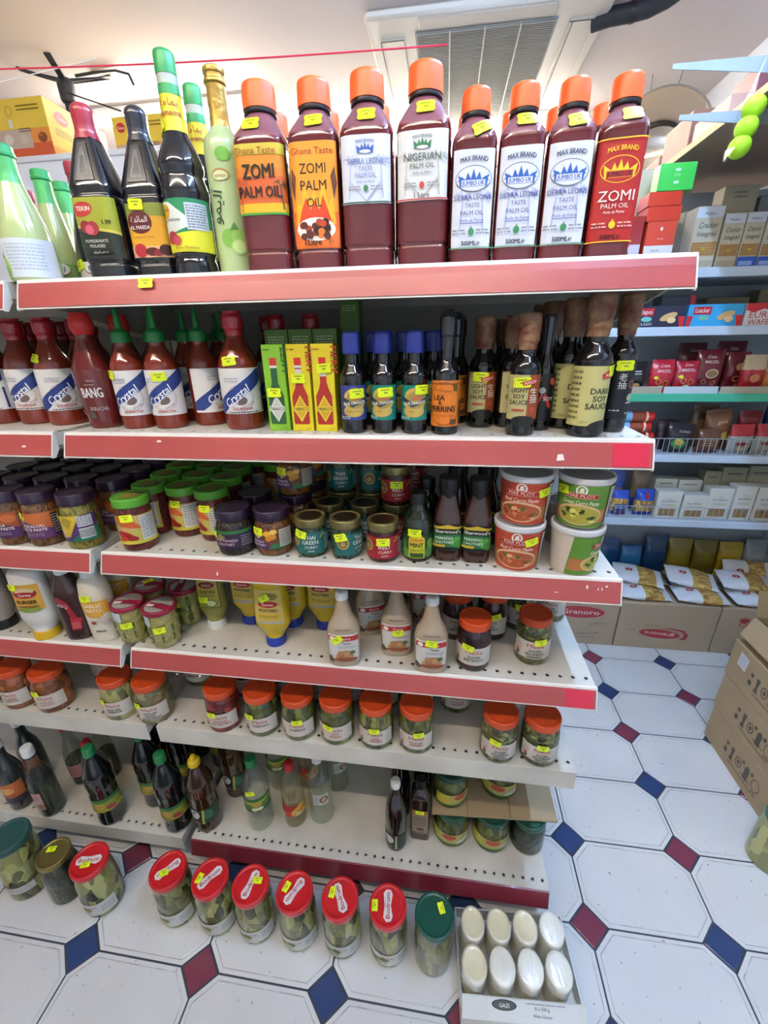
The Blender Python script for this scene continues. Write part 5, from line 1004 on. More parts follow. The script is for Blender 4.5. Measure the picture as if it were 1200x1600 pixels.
mk = dict(gher=melis(gherk, 'GHERKINS', ''), hotp=melis(hotp, 'HOT', 'PEPPERS', None, tc='b0503c'), pep=melis(hotp, 'PICKLED', 'PEPPERS', None, tc='b0604c'), jal=melis(jal, 'SLICED', 'JALAPENO', 'PEPPERS'), beet=melis(beet, 'SLICED', 'BEETROOT', r=36, h=116), gj=melis(jal, 'SLICED', 'JALAPENO', 'PEPPERS', r=36, h=112), cher=melis(cher, 'PICKLED', 'RED PEPPERS', tc='b04a4a'), oran=melis(oran, 'PICKLED', 'CARROTS', tc='a8604c'), mix=melis(mixd, 'PICKLED', 'MIXED', 'VEGETABLES'), cab=melis(cabb, 'PICKLED', 'CABBAGE'))
t4(mk['beet'], 743, 962, 'dark beetroot jar with orange lid at the shelf front', -6, [(-10, 62, -10)])
t4(mk['gj'], 838, 956, 'sliced green pepper jar with orange lid alone near the shelf end', -6, [(12, 62, 6)])
at3(mk['beet'], .735, .14, z4, 'dark beetroot jar with orange lid behind the front one', 0); at3(mk['beet'], .815, .15, z4, 'dark beetroot jar with orange lid and tilted sticker, behind the front one', -20, [(16, 66, 20)])
at3(mk['gj'], .885, .19, z4, 'green pepper jar with orange lid in the shadow of the back row', 0, [(-6, 68, 5)]); at3(mk['gj'], .965, .235, z4, 'green pepper jar with orange lid at the back corner of the aisle end', -20)
# ================================================================== fifth shelf
z5 = ZS[4]
def t5(k, px, py, label, rot=0, st=(), group=None): return make(mk[k], label, inset(T(px, py, z5, mk[k].h), mk[k].r), rot, st, group)
t5('beet', -22, 1030, 'dark beetroot jar on the pickle shelf beside the carrots', 20)
t5('oran', 20, 1044, 'orange carrot pickle jar next to the dark beetroot jar', 8, [(-28, 66, 6)])
t5('oran', 72, 1048, 'orange carrot pickle jar with a wide white label, second of the pair', 16, [(-18, 68, 8)])
t5('cab', 177, 1052, 'pale cabbage pickle jar beside the mixed vegetables', 10, [(-24, 64, 6)])
t5('mix', 232, 1061, 'mixed vegetable pickle jar with pale label', 16, [(-26, 64, 6)])
t5('cher', 343, 1071, 'red pepper jar with orange lid', 10, [(-16, 60, 4)])
t5('gher', 405, 1076, 'gherkin jar with orange lid beside the red pepper jar', 10, [(-22, 66, 4)])
t5('gher', 464, 1082, 'gherkin jar with orange lid beside the hot peppers', 6, [(4, 64, 2)])
t5('hotp', 524, 1087, 'hot pepper jar with orange lid next to the gherkins', 4, [(-14, 58, -14)])
t5('hotp', 587, 1092, 'hot pepper jar with orange lid between another like it and a paler jar', 2, [(0, 63, 2)])
t5('pep', 651, 1097, 'pale green pepper jar with orange lid, last before the gap', 0, [(8, 64, 6)])
t5('jal', 783, 1112, 'sliced jalapeno jar with orange lid after the gap', -4, [(-10, 66, -12)])
t5('jal', 849, 1115, 'sliced jalapeno jar with orange lid at the shelf end', -6, [(2, 63, 0)])
at3(mk['pep'], .745, .165, z5, 'green pepper jar set back in the gap', 0); at3(mk['oran'], -.25, .16, z5, 'orange pickle jar behind the front pair', 0); at3(mk['gher'], .03, .17, z5, 'green pickle jar behind the mixed vegetables', 0); at3(mk['mix'], .105, .235, z5, 'pale pickle jar deep behind the red pepper jar', 0)
at3(mk['jal'], .87, .17, z5, 'sliced jalapeno jar behind the front pair', 0)
G = 'pickle jars in the second row'
for x, y, k in ((.18, .15, 'cher'), (.275, .15, 'gher'), (.37, .15, 'gher'), (.465, .155, 'hotp'), (.56, .155, 'hotp'), (.65, .16, 'pep')): at3(mk[k], x, y, z5, 'orange lidded pickle jar directly behind the front row', 0, (), G)
# ================================================================== bottom shelf: vinegars and syrups
z6 = ZS[5]
cap_g = pm('green_cap_dark', '1d7a44', rough=.35); cap_w = pm('white_bottle_cap', 'd9d9d6'); cap_r = pm('red_bottle_cap', 'b8202a', rough=.35); cap_y = pm('yellow_bottle_cap', 'cfae14', rough=.4)
pet = glassmat('clear_pet_plastic', 'f6f9f6', .06, .05)
def soda(name, r, h, mat, capm, labels, inner=None, cat='bottle', spout=False):
    b = rr([(r*.8, 0), (r*.96, 4), (r, 12), (r*.95, h*.16), (r, h*.22), (r*.96, h*.46), (r*1.0, h*.52), (r*.96, h*.66), (r*.5, h*.82), (r*.34, h*.87), (r*.32, h*.91)], cut=6)
    inn = None
    if inner: inn = ([(max(z, 2), max(a-1.6, 1), max(c-1.6, 1), p) for z, a, c, p in b if z < h*inner[1]], inner[0])
    caps = [('cap', ribbed(r*.42, r*.41, h*.89, h*.985, capm, 20, .4))]
    if spout: caps = [('cap', (rr([(r*.42, h*.88), (r*.44, h*.89), (r*.42, h*.94), (r*.24, h*.95), (r*.2, h*.985), (r*.14, h)], cut=1.5), capm))]
    K = kind(name, 'bottle', b, mat, caps, labels, inn); K.h = h/1000; return K
def pom_art(): return [('R', -60, 104, 60, 116, '2c6a34'), ('R', -60, 66, 60, 76, 'a89c2c'), ('E', -4, 90, 15, 10, 'b8944a'), ('T', 'Yamama', -4, 88, 5, '8a2a20'), ('E', 22, 80, 10, 8, '8a2a30'), ('E', 30, 76, 8, 6, 'a83a40'), ('S', -30, 70, 8, 76, 1, '4a4a1c')]
pom = soda('pomegranate_molasses_bottle', 38, 295, pm('dark_molasses_glass', '101213', rough=.12, coat=.7), cap_g, [(-56, 66, 56, 116, '7f8a2c', pom_art())])
brn = soda('date_vinegar_bottle', 38, 280, pm('amber_vinegar', '38200f', rough=.12, coat=.65, var=.2, vscale=10), cap_y, [(-56, 44, 56, 104, '22381f', [('E', -18, 84, 15, 17, 'c8c8c4'), ('T', 'Durra', -18, 78, 6, '2a2a2a', {}), ('P', [(-28, 88), (-18, 98), (-8, 90)], '3a4a44'), ('E', 20, 80, 14, 18, '2f6a54'), ('P', [(0, 44), (6, 44), (12, 104), (6, 104)], 'a8a04a'), ('E', -16, 54, 10, 6, '8a4a44'), ('S', -26, 46, -6, 50, 1, 'b8a8a0')])], spout=True)
clr = soda('white_vinegar_bottle', 38, 270, pet, cap_g, [(-56, 92, 56, 146, '4a7a34', [('R', -56, 92, 56, 104, '23502c'), ('R', -56, 136, 56, 146, '2f6a34'), ('P', [(-56, 120), (56, 128), (56, 136), (-56, 130)], 'a8b83a'), ('E', 10, 122, 14, 10, 'b8a04a'), ('T', 'Yamama', 10, 120, 4.6, '8a2a20'), ('E', 4, 104, 10, 7, 'c8d0a8'), ('E', 18, 104, 8, 6, 'd8dcc0')])], (glassmat('clear_vinegar', 'f8faf6', .05, .0), .8))
clr2 = soda('white_vinegar_bottle', 36, 262, pet, cap_w, [(2, 92, 46, 134, 'c6c8c2', [('E', 32, 112, 12, 14, '5a3a2c'), ('E', 32, 112, 8, 10, 'b89a7a'), ('S', 4, 96, 20, 130, 7, '6a6a6a')])], (MATS['clear_vinegar'], .8))
yel = soda('apple_vinegar_bottle', 33, 245, pet, cap_r, [(-46, 56, 46, 100, 'c9b02c', [('P', [(-46, 62), (-6, 70), (24, 100), (-46, 100)], 'a8202a'), ('P', [(0, 56), (46, 80), (46, 92), (10, 70)], 'd06a2a'), ('E', -10, 66, 12, 9, 'c83a30'), ('E', 20, 66, 10, 8, 'd8b88a'), ('S', -30, 58, 10, 61, 1, '6a3a10')])], (glassmat('apple_vinegar', 'f2e8c0', .05, .03), .7))
vin = kind('vinegar_bottle', 'bottle', rr([(30, 0), (33, 4), (33, 120), (30, 150), (15, 200), (13, 236)], cut=8), glassmat('smoky_glass', 'dfe4dc', .04, .02), [('cap', (rr([(15, 234), (16, 236), (16, 262), (14, 266)], cut=1.5), cap_w))], [(-40, 40, 10, 110, 'b89088', [('S', -34, 80, 4, 104, 4, '8a5a54'), ('P', [(-36, 44), (-20, 70), (-8, 48)], '3a5a34'), ('E', 0, 54, 10, 12, '8a6a4a')])], ([(4, 30, 30, 2), (118, 31, 31, 2), (160, 26, 26, 2)], glassmat('dark_vinegar', 'a8b0a4', .05, .02)))
vin2 = kind('vinegar_bottle', 'bottle', rr([(30, 0), (33, 4), (33, 130), (28, 160), (14, 200), (13, 240)], cut=8), pm('smoky_dark_bottle', '2c3230', rough=.1, coat=.7), [('cap', (rr([(15, 238), (16, 240), (16, 264), (14, 268)], cut=1.5), cap_w))], [(-44, 36, 44, 116, 'c06a3c', [('R', -44, 36, 44, 60, '3a3244'), ('E', 0, 88, 20, 14, 'd89a5a'), ('S', -20, 64, 20, 74, 2, '6a2a1c')])])
vin3 = kind('vinegar_bottle', 'bottle', rr([(28, 0), (30, 4), (30, 110), (26, 140), (13, 190), (12, 226)], cut=8), glassmat('smoky_glass', 'dfe4dc', .04, .02), [('cap', (rr([(14, 224), (15, 226), (15, 252), (13, 255)], cut=1.5), cap_r))], [(-34, 40, 34, 90, 'a87a74', [('S', -28, 46, 28, 84, 5, '7a3a3c')])], ([(4, 27, 27, 2), (100, 28, 28, 2)], MATS['dark_vinegar']))
dk = kind('balsamic_bottle', 'bottle', rr([(26, 0), (29, 4), (30, 130), (26, 170), (13, 214), (11.5, 240)], cut=8), pm('balsamic_black', '160d0d', rough=.08, coat=.8), [('cap', (rr([(13, 236), (13.5, 238), (13.5, 254), (12, 257)], cut=1.5), cap_w))], [(-46, 18, 46, 74, '1c2a1c', [('E', -14, 52, 15, 16, 'c0c2be'), ('T', 'Durra', -16, 47, 6, '2a2a2a'), ('P', [(4, 18), (10, 18), (10, 74), (6, 74)], 'a8a88a'), ('S', -30, 22, -4, 32, 2, 'a88a84')])])
sq = kind('date_syrup_bottle', 'bottle', rp([(0, 25, 25, 6), (3, 27, 27, 6), (170, 27, 27, 6), (186, 20, 20, 4), (196, 13, 13, 2)], 4), pm('date_syrup_brown', '24130c', rough=.14, coat=.6), [('cap', (rr([(14, 194), (14.5, 196), (14.5, 220), (13, 223)], cut=1.5), pm('black_bottle_cap', '141416')))], [(-22, 34, 22, 130, '8a7a68', [('R', -22, 112, 22, 130, '9a6a34'), ('E', 2, 52, 11, 6, '4a2a1c'), ('S', -18, 66, 18, 106, 5, '5a4a3c'), ('R', -20, 36, 20, 40, '6a5a4a')])])
sq.surf = Surf(rp([(0, 25, 25, 6), (3, 27, 27, 6), (170, 27, 27, 6)], 4))
def t6(K, px, py, label, rot=0, st=(), group=None): return make(K, label, inset(T(px, py, z6, K.h), K.r), rot, st, group)
t6(vin, 46, 1180, 'clear smoky vinegar bottle with white cap and pink label', 10, [(-34, 114, -4)])
t6(pom, 143, 1185, 'dark molasses bottle with green cap, the one standing at the shelf edge', 20)
t6(pom, 247, 1175, 'dark molasses bottle with green cap next to the amber bottle', 10)
t6(brn, 300, 1180, 'amber vinegar bottle with yellow spout cap and green label', 12)
t6(clr, 390, 1182, 'clear vinegar bottle with green cap and green label', 8, [(-2, 170, 12)])
t6(yel, 450, 1189, 'pale yellow vinegar bottle with red cap', 6)
t6(clr2, 494, 1176, 'clear vinegar bottle with white cap and brown picture label', -20)
t6(dk, 618, 1219, 'near black balsamic bottle with white cap', -8)
make(sq, 'square dark brown syrup bottle beside the balsamic', B(656, 1313, z6, .027), -2, [(0, 124, 0)])
at3(vin2, -.586, .036, z6, 'dark vinegar bottle with orange label and sticker beside the smoky bottle', 10, [(-30, 122, -10)]); at3(vin2, -.60, .115, z6, 'dark vinegar bottle with orange label in the second row', 0)
at3(vin3, -.455, .13, z6, 'smoky vinegar bottle with red cap behind the white capped one', 0); at3(vin3, -.375, .158, z6, 'smoky vinegar bottle with red cap behind the edge molasses bottle', 0)
at3(yel, -.338, .085, z6, 'pale yellow vinegar bottle with red cap wedged behind the dark molasses', 20)
G = 'dark molasses bottles in the back rows'
for x, y in ((-.165, .1), (-.10, .165), (-.2, .19), (-.02, .25), (-.12, .27)): at3(pom, x, y, z6, 'dark molasses bottle with green cap in the back rows', 20, (), G)
at3(brn, .075, .16, z6, 'amber vinegar bottle behind its twin', 10)
G = 'clear vinegar bottles in the back rows'
for x, y, K in ((.205, .2, clr), (.30, .21, yel), (.39, .215, clr2), (.60, .262, clr2)): at3(K, x, y, z6, 'clear vinegar bottle in the back rows', 0, (), G)
at3(dk, .60, .155, z6, 'near black balsamic bottle behind its twin', 0); at3(sq, .665, .19, z6, 'square dark syrup bottle behind its twin', 0)
# big pickle jars under and on a sheet of cardboard
pic2 = jar('pickle_jar', 50, 112, pm('dark_green_lid', '1c4a3a', rough=.35), gherk, [(-66, 16, 66, 58, 'a8a05a', [('P', [(-66, 16), (-20, 16), (-30, 58), (-66, 58)], 'b8ac3a'), ('E', 6, 46, 20, 10, 'b0482e'), ('R', -66, 16, 66, 22, '3a6a34'), ('P', [(24, 22), (66, 22), (66, 44), (30, 36)], 'b8b8a8')])], lidr=.92, lh=14)
dkj = jar('pickle_jar', 48, 108, pm('dark_green_lid', '1c4a3a'), lumps('dark_olives', ['14180f', '20261a', '0e120c'], 40), [], lidr=.92, lh=14)
at3(pic2, .752, .118, z6, 'pickle jar under the cardboard sheet, beside the square bottle', -14); at3(pic2, .864, .118, z6, 'pickle jar under the middle of the cardboard sheet', -6); at3(dkj, .965, .122, z6, 'dark jar without a label under the cardboard end', 0)
at3(pic2, .80, .27, z6, 'pickle jar holding up the back of the cardboard', 0); at3(pic2, .92, .28, z6, 'pickle jar holding up the aisle corner of the cardboard', 0)
cb = pm('brown_cardboard', 'a5906f', rough=.8, var=.08, vscale=10)
ce = empty('cardboard_sheet', (.862, .215, z6+.1125)); tag(ce, 'flat brown cardboard sheet lying on the pickle jars', 'cardboard')
ob('sheet', MB().prism([(-167, -132), (172, -112), (168, 160), (-167, 160)], 0, 5, cb, 'z').mesh('cardboard_sheet', smooth=0), ce)
ob('fold_crease', MB().box(46, 49, -118, 150, 4.6, 5.6, pm('cardboard_crease', '7d6a50', rough=.8)).box(-70, -68, -124, 150, 4.6, 5.4, pm('cardboard_crease', '7d6a50')).mesh('fold_crease', smooth=0), ce)
for px, py, lab, rt in ((700, 1263, 'pickle jar on the cardboard with its white panel in view', 30), (776, 1248, 'pickle jar on the cardboard behind the other', -20)):
    make(pic2, lab, B(px, py, z6+.118, .047), rt)
# ================================================================== jars on the floor
red_lid = pm('bodrum_red_lid', 'c01a20', rough=.32, coat=.3)
def bod_lid(): return [('P', [(-31, -8), (-22, -12), (0, -7.5), (22, -12), (31, -7), (32, 4), (24, 11), (0, 8), (-24, 11), (-33, 3)], 'd9d3d0'), ('T', 'Bodrum', 0, -5, 10, 'a81c2c', {'b': .02, 'w': 52}), ('S', -14, 5.4, 16, 7.4, 1, '8a8a8a')]
brine = lumps('gherkins_in_brine', ['3a3816', '8a8448', '5c5a2c', '8c8854'], 34, (1, 1, .5))
bod = jar('pickle_jar', 49, 180, red_lid, brine, [(-62, 18, 62, 66, 'c6c7c0', [('P', [(-62, 22), (-20, 22), (4, 44), (-10, 52), (-40, 40), (-62, 44)], '6a7a3c'), ('R', 24, 26, 60, 58, 'c8c9c4'), ('S', 26, 28, 58, 56, 6, '8a8a88'), ('T', 'Bodrum', 0, 50, 7, 'a84a50', {}), ('E', -16, 34, 14, 8, 'a8a888')])], lidr=.95, lh=15, neck=.88, capart=bod_lid())
floor_st = Disc(180)
def fj(px, py, label, lrot, stx): 
    p = T(px, py, 0, .18)
    e = make(bod, label, p, 6, [(stx[0], stx[1], stx[2], floor_st)])
    for c in e.children:
        if c.name.startswith(('lid', 'price_sticker')): c.rotation_euler = (0, 0, math.radians(lrot-6))
    return e
# lrot turns jar and lid print; sticker given in lid coordinates
fj(139, 1343, 'big pickle jar with red lid standing apart next to the gold lidded jar', 14, (-2, -13, 5))
fj(262, 1358, 'big pickle jar with red lid, its logo half covered by a sticker', -42-90, (10, 4, 65+90))
fj(328, 1370, 'big pickle jar with red lid, second in the floor row', 52, (-21, 15, 30))
fj(391, 1381, 'big pickle jar with red lid, its sticker touching the end of the logo', 78, (12, -14, -75))
fj(460, 1392, 'big pickle jar with red lid, logo upside down', 62+180, (6, -22, -170))
fj(531, 1402, 'big pickle jar with red lid, logo slanting down', -58+180, (17, 14, -38))
fj(606, 1414, 'big pickle jar with red lid beside the dark green lidded one', 96, (-2, 32, 0))
grn_l = pm('bottle_green_lid', '0f4a3a', rough=.3, coat=.4)
sauer = lumps('pickled_shredded_cabbage', ['6a6238', '7c744a', '5c5630'], 55, (1, 1, .3))
gcj = jar('pickle_jar', 48, 180, grn_l, sauer, [], lidr=1.0, lh=16, neck=.92)
make(gcj, 'big jar with dark green lid next to the shrink wrapped cheese', T(679, 1429, 0, .18), 0, [(16, 14, -70, Disc(180))])
big = jar('pickle_jar', 52, 215, pm('dull_green_lid', '1f4a44', rough=.45), brine, [(-60, 40, 60, 66, 'b9bab2', [('S', -50, 44, 50, 62, 3, '8a8a80')])], lidr=.95, lh=18, neck=.9)
make(big, 'largest pickle jar with dull green lid beside the brass lidded jar', T(12, 1305, 0, .215), 0)
gold2 = pm('brass_lid', '8f7f4a', rough=.3, metal=.75)
gj2 = jar('olive_jar', 46, 165, gold2, lumps('dark_olives_brown', ['24241a', '34321f', '1c1c14'], 36), [], lidr=.9, lh=15, neck=.82)
make(gj2, 'dark pickle jar with brass coloured lid on the floor', T(83, 1332, 0, .165), 0, [(-10, 6, 15, Disc(165))])
# ---- shrink wrapped tray of cheeses
chm = pm('cheese_cream', 'e6dcb6', rough=.3, coat=.8, var=.12, vscale=30); chm2 = pm('cheese_film_white', 'e8e4d4', rough=.18, coat=1., bump=.8, bscale=50, stretch=(1, .25, 1))
ck = Kind('cheese', 'cheese'); ck.part('cheese_body', MB().loft(rr([(26, 0), (28.5, 3), (29.5, 92), (28.5, 101), (25, 104), (22, 102.5), (20, 102)], 1.22, cut=2.5), chm, 28).mesh('cheese_body'))
ck.part('film', MB().loft(rr([(29.9, 70), (30, 94), (28.8, 102.5), (27, 104.3)], 1.22, cut=1.5), chm2, 28, top=False, bot=False).mesh('cheese_film'))
ck2 = Kind('cheese', 'cheese'); ck2.parts = [ck.parts[0]]
ck2.part('film', MB().loft(rr([(29.9, 70), (30, 94), (28.8, 102.5), (24, 105), (10, 105.6)], 1.22, cut=1.5), chm2, 28, bot=False).mesh('cheese_film'))
cfilm = glassmat('shrink_film', 'fafbfa', .12)
tray = empty('cheese_tray', (.910, -.112, 0), 3.5); tag(tray, 'white card tray with printed end label holding eight wrapped cheeses', 'tray')
tm_ = pm('tray_card_white', 'd6d6d0', rough=.55)
ob('tray_base', MB().box(-140, 140, -104, 98, 0, 4, tm_).mesh('tray_base', smooth=0), tray)
for nm, a in (('tray_wall', (-140, 140, -102, -99, 4, 46)), ('tray_wall', (-140, 140, 95, 98, 4, 46)), ('tray_wall', (-140, -137, -99, 95, 4, 46)), ('tray_wall', (137, 140, -99, 95, 4, 46))): ob(nm, MB().box(*a, tm_).mesh('tray_wall', smooth=0), tray)
ob('end_label', art_mesh('tray_label', Flat(0), [('R', -80, 2, 120, 41, 'dadad6'), ('E', -44, 30, 28, 10, '3a3a3a'), ('E', -44, 30, 25, 8, '5a5a58'), ('T', 'GAZI', -44, 26, 7, 'e0e0dc', {'b': .03}), ('T', '8 x 500 g', 40, 26, 6, '3a3a3a', {}), ('T', 'White Cheese', 40, 14, 5, '4a4a4a', {}), ('S', 4, 35, 90, 39, 1, '7a7a7a')], 1.2, .2), tray, (0, -.104, .047)).rotation_euler = (math.radians(-41), 0, 0)
ob('front_flap', MB().box(-138, 138, -.6, .6, 0, 43, tm_).mesh('tray_front_flap', smooth=0), tray, (0, -.104, .046)).rotation_euler = (math.radians(-41), 0, 0)
for j in range(2):
    for i in range(4):
        make(ck2 if i == 3 or (j == 0 and i > 0) else ck, 'cream round cheese in clear film in the tray, %s row, %s' % (('front', 'back')[j], ('beside the green lidded jar', 'second from that jar', 'third from that jar', 'at the open aisle end')[i]), (.806+.0647*i, (-.153, -.0775)[j]+.0045*i, .005), random.uniform(-4, 8), (), 'wrapped cheeses in the tray')
wv = MB()
P_ = [(-141, -103, 40), (141, -103, 40), (141, 93, 40), (-141, 93, 40), (-137, -76, 80), (137, -76, 80), (137, 92, 76), (-137, 92, 76)]
wv.add(P_, [(0, 1, 5, 4), (1, 2, 6, 5), (2, 3, 7, 6), (3, 0, 4, 7)], cfilm)
ob('shrink_wrap', wv.mesh('tray_film', smooth=0), tray)
# ================================================================== cartons and jar on the right
def carton(label, x0, x1, y0, y1, z0, z1, rz=0, art=None, name='cardboard_carton', mat=None, side=None):
    w, d, h = (x1-x0)*1000, (y1-y0)*1000, (z1-z0)*1000
    e = empty(name, ((x0+x1)/2, (y0+y1)/2, z0), rz); tag(e, label, 'carton')
    b = ob('box', MB().bbox(-w/2, w/2, -d/2, d/2, 0, h, mat or cb, 2).mesh('carton_box', smooth=0), e)
    if art: ob('front_print', art_mesh('carton_print', Flat(-d/2), art, .4, .15), b)
    if side:
        class L:
            curved = False
            def __call__(s, u, v, off): return (-w/2-off, -u, v)
        ob('side_print', art_mesh('carton_side_print', L(), side, .4, .15), b)
    ob('seam', MB().box(-w/2-.3, w/2+.3, -1.2, 1.2, h-.6, h+.5, pm('cardboard_crease', '7d6a50')).mesh('carton_seam', smooth=0), e)
    return e
BK = '4c463c'
def icons(): return [A for A in ([('O', 78, 74, 18, 24, 3, BK), ('R', 66, 42, 90, 47, BK), ('P', [(22, 46), (42, 46), (42, 90), (36, 102), (28, 102), (22, 90)], BK), ('O', -10, 76, 15, 20, 4, BK), ('E', -10, 76, 6, 9, BK), ('P', [(-54, 46), (-34, 46), (-40, 66), (-36, 100), (-52, 100), (-48, 66)], BK), ('S', -54, 30, 90, 40, 1, BK), ('E', 54, 96, 6, 8, BK), ('E', 10, 100, 6, 7, BK), ('E', -74, 92, 6, 8, BK), ('E', -76, 60, 8, 10, BK), ('S', 10, 50, 60, 60, 1, BK)])]
carton('brown carton at the bottom of the stack by the aisle', 1.757, 2.04, .30, .682, 0, .150, 0, None, side=icons())
carton('brown carton in the middle of the stack by the aisle', 1.757, 2.04, .31, .69, .151, .302, 0, None, side=icons())
c3 = carton('brown carton at the top of the stack with a pale sticker', 1.757, 2.04, .31, .695, .303, .455, 0, None, side=icons()+[('P', [(-150, 78), (-108, 74), (-104, 126), (-146, 130)], 'c6ccd2'), ('S', -144, 84, -110, 122, 5, '9aa4ac')])
# open carton with raised flaps standing on the stack
oc = empty('open_carton', (1.905, .56, .456)); tag(oc, 'open brown carton with raised flaps on top of the stacked cartons', 'carton')
hh = 105
cin = pm('cardboard_inside', '8a744c', rough=.8, var=.1, vscale=10)
for nm, a in (('panel', (-125, -121, -120, 120, 0, hh)), ('panel', (121, 125, -120, 120, 0, hh)), ('panel', (-121, 121, -120, -116, 0, hh)), ('panel', (-121, 121, 116, 120, 0, hh)), ('panel', (-121, 121, -116, 116, 0, 4))): ob(nm, MB().box(*a, cin).mesh('carton_panel', smooth=0), oc)
def flap(P, m): 
    n = len(P); d = Vector((3, 3, 0)); return MB().add([tuple(p) for p in P]+[tuple(Vector(p)+d) for p in P], [tuple(range(n)), tuple(range(2*n-1, n-1, -1))]+[(k, k+n, (k+1) % n+n, (k+1) % n) for k in range(n)], m).mesh('carton_flap', smooth=0)
ob('flap', flap([(-125, -120, hh), (-125, 120, hh), (-150, 124, hh-78), (-150, -124, hh-78)], cb), oc)
ob('flap', flap([(-121, 120, hh), (121, 120, hh), (121, 150, hh+85), (-121, 150, hh+85)], cin), oc)
ob('tape', MB().box(-126, -125, -60, 60, hh-22, hh-14, pm('packing_tape', 'b39a6a', rough=.25)).mesh('packing_tape', smooth=0), oc)
rj = jar('pickle_jar', 52, 190, pm('teal_green_lid', '17705a', rough=.35), lumps('pale_pickled_peppers', ['a09a5c', 'b4ac70', '8c8850'], 26), [], lidr=.9, lh=18, neck=.85)
make(rj, 'large jar of pale peppers with teal lid on the floor by the cartons', (1.70, .235, 0), 0)
# ================================================================== goods on the far shelving
def fbox(label, px0, py0, px1, py1, zi, mat, art=None, d=90, y=None, name='biscuit_carton', cat='box', z=None, rz=0):
    """box whose front face fills the given rectangle of the photograph, standing on far shelf zi"""
    yy = fy+.02 if y is None else y; zb = FZ[zi] if z is None else z
    a, b = ony(px0, (py0+py1)/2, yy), ony(px1, (py0+py1)/2, yy); t = ony((px0+px1)/2, py0, yy)
    w = (b.x-a.x)*1000; h = max((t.z-zb)*1000, 12)
    e = empty(name, ((a.x+b.x)/2, yy+d/2000, zb), rz); tag(e, label, cat)
    bx = ob('carton', MB().bbox(-w/2, w/2, -d/2, d/2, 0, h, mat, 1.2).mesh(name, smooth=0), e)
    if art:
        A = art(w, h)
        if A: ob('print', art_mesh(name+'_print', Flat(-d/2), A, .4, .2), bx)
    return e, h
def bag_mesh(w, h, t, mats, seed, split=None):
    """pillow pack with crimped ends; mats[0] = film, split: (v fraction, second material)"""
    mb = MB(); q = random.Random(seed); n = 26; R = []; K = 13
    for k in range(K+1):
        f = k/K; e = min(f, 1-f); th = t/2*min(1, (math.sin(PI*min(max((f-.06)/.88, 0), 1)))**.55+.02); ww = w/2*(.97+.03*math.cos(f*9+seed))
        if e < .06: th = 1.2
        R.append((h*f, ww*(1 if e > .08 else .985), max(th, 1.2)*q.uniform(.9, 1.08), 2.6))
    vs = []; fs = []; fm = []
    for z, rx, ry, p in R:
        for k in range(n):
            x, y = se(2*PI*k/n-PI/2, rx, ry, p); vs.append((x+q.uniform(-1, 1)*1.2, y+q.uniform(-1, 1)*(1.5 if ry > 3 else .3), z+(q.uniform(-1, 1)*1.5)))
    A = []; Bf = []
    for j in range(K):
        for k in range(n):
            f = (j*n+k, j*n+(k+1) % n, (j+1)*n+(k+1) % n, (j+1)*n+k)
            (Bf if split and split[0] <= j/K < split[1] else A).append(f)
    A.append(tuple(range(n-1, -1, -1))); A.append(tuple(K*n+k for k in range(n)))
    mb.add(vs, A, mats[0])
    if Bf: mb.add(vs, Bf, mats[1])
    return mb.mesh('pillow_pack', smooth=60)
def bagart(w, h, t, name, cols):
    return Flat(-t/2-1)
def bag(label, px, py, w, h, t, zi, film, seed=0, split=None, rx=0, ry=0, rz=0, y=None, z=None, art=None, name='snack_bag', cat='bag', group=None, base=True):
    yy = fy+.03+t/2000 if y is None else y; zb = FZ[zi] if z is None else z
    p = ony(px, py, yy); e = empty(name, (p.x, yy, zb)); e.rotation_euler = (math.radians(rx), math.radians(ry), math.radians(rz)); tag(e, label, cat, group)
    o = ob('pack', bag_mesh(w, h, t, film, seed, split), e)
    if art:
        rings = [(h*.0, w/2, 1.2, 2.6), (h*.1, w/2, t/2*.55, 2.6), (h*.25, w/2, t/2*.9, 2.6), (h*.5, w/2, t/2*1.04, 2.6), (h*.75, w/2, t/2*.9, 2.6), (h*.9, w/2, t/2*.55, 2.6), (h, w/2, 1.2, 2.6)]
        ob('print', art_mesh(name+'_print', Surf(rings, h*.5), art, 3.0, .3), o)
    return e
def film(h, r=.28): return pm('film_'+h, h, rough=r, coat=.4, bump=.35, bscale=45)
# top far shelf: crackers, red packs
cr = pm('cracker_carton_beige', 'b9b4a0', rough=.5); wr_ = pm('cracker_carton_side', 'a5a08c', rough=.5)
def cracker(blue): 
    def f(w, h):
        A = [('R', -w/2+1, h*.82, w/2-1, h-2, 'c3ccd6'), ('T', 'Mulino', 0, h*.86, h*.05, '3a4a6a', {'sh': .2}), ('T', 'Cracker', 0, h*.66, h*.09, '3c3c34', {'sh': .25, 'w': w*.7}), ('T', 'Integrali', 0, h*.53, h*.08, '3c3c34', {'sh': .25, 'w': w*.7}), ('R', -w/2+3, h*.22, w/2-3, h*.44, 'b08a54'), ('S', -w/2+4, h*.23, w/2-4, h*.43, 5, '8a6436'), ('E', 0, h*.33, 6, 4, 'd6dc2a')]
        if blue: A += [('R', -w/2, 0, w/2, h*.2, '2458b8'), ('R', -w/2+6, h*.04, w/2-12, h*.12, '8aa8dc')]
        else: A += [('R', -w/2+2, h*.02, w/2-2, h*.14, 'a89f8a')]
        return A
    return f
fbox('beige wholegrain cracker carton beside the red biscuit packs', 1082, 322, 1124, 414, 0, cr, cracker(0), 80)
fbox('beige wholegrain cracker carton between two cracker cartons', 1126, 333, 1158, 414, 0, cr, cracker(0), 80)
fbox('cracker carton with a blue foot', 1160, 331, 1190, 414, 0, cr, cracker(1), 80)
fbox('white cracker carton with a blue foot, last of the row', 1192, 334, 1222, 414, 0, cr, cracker(1), 80)
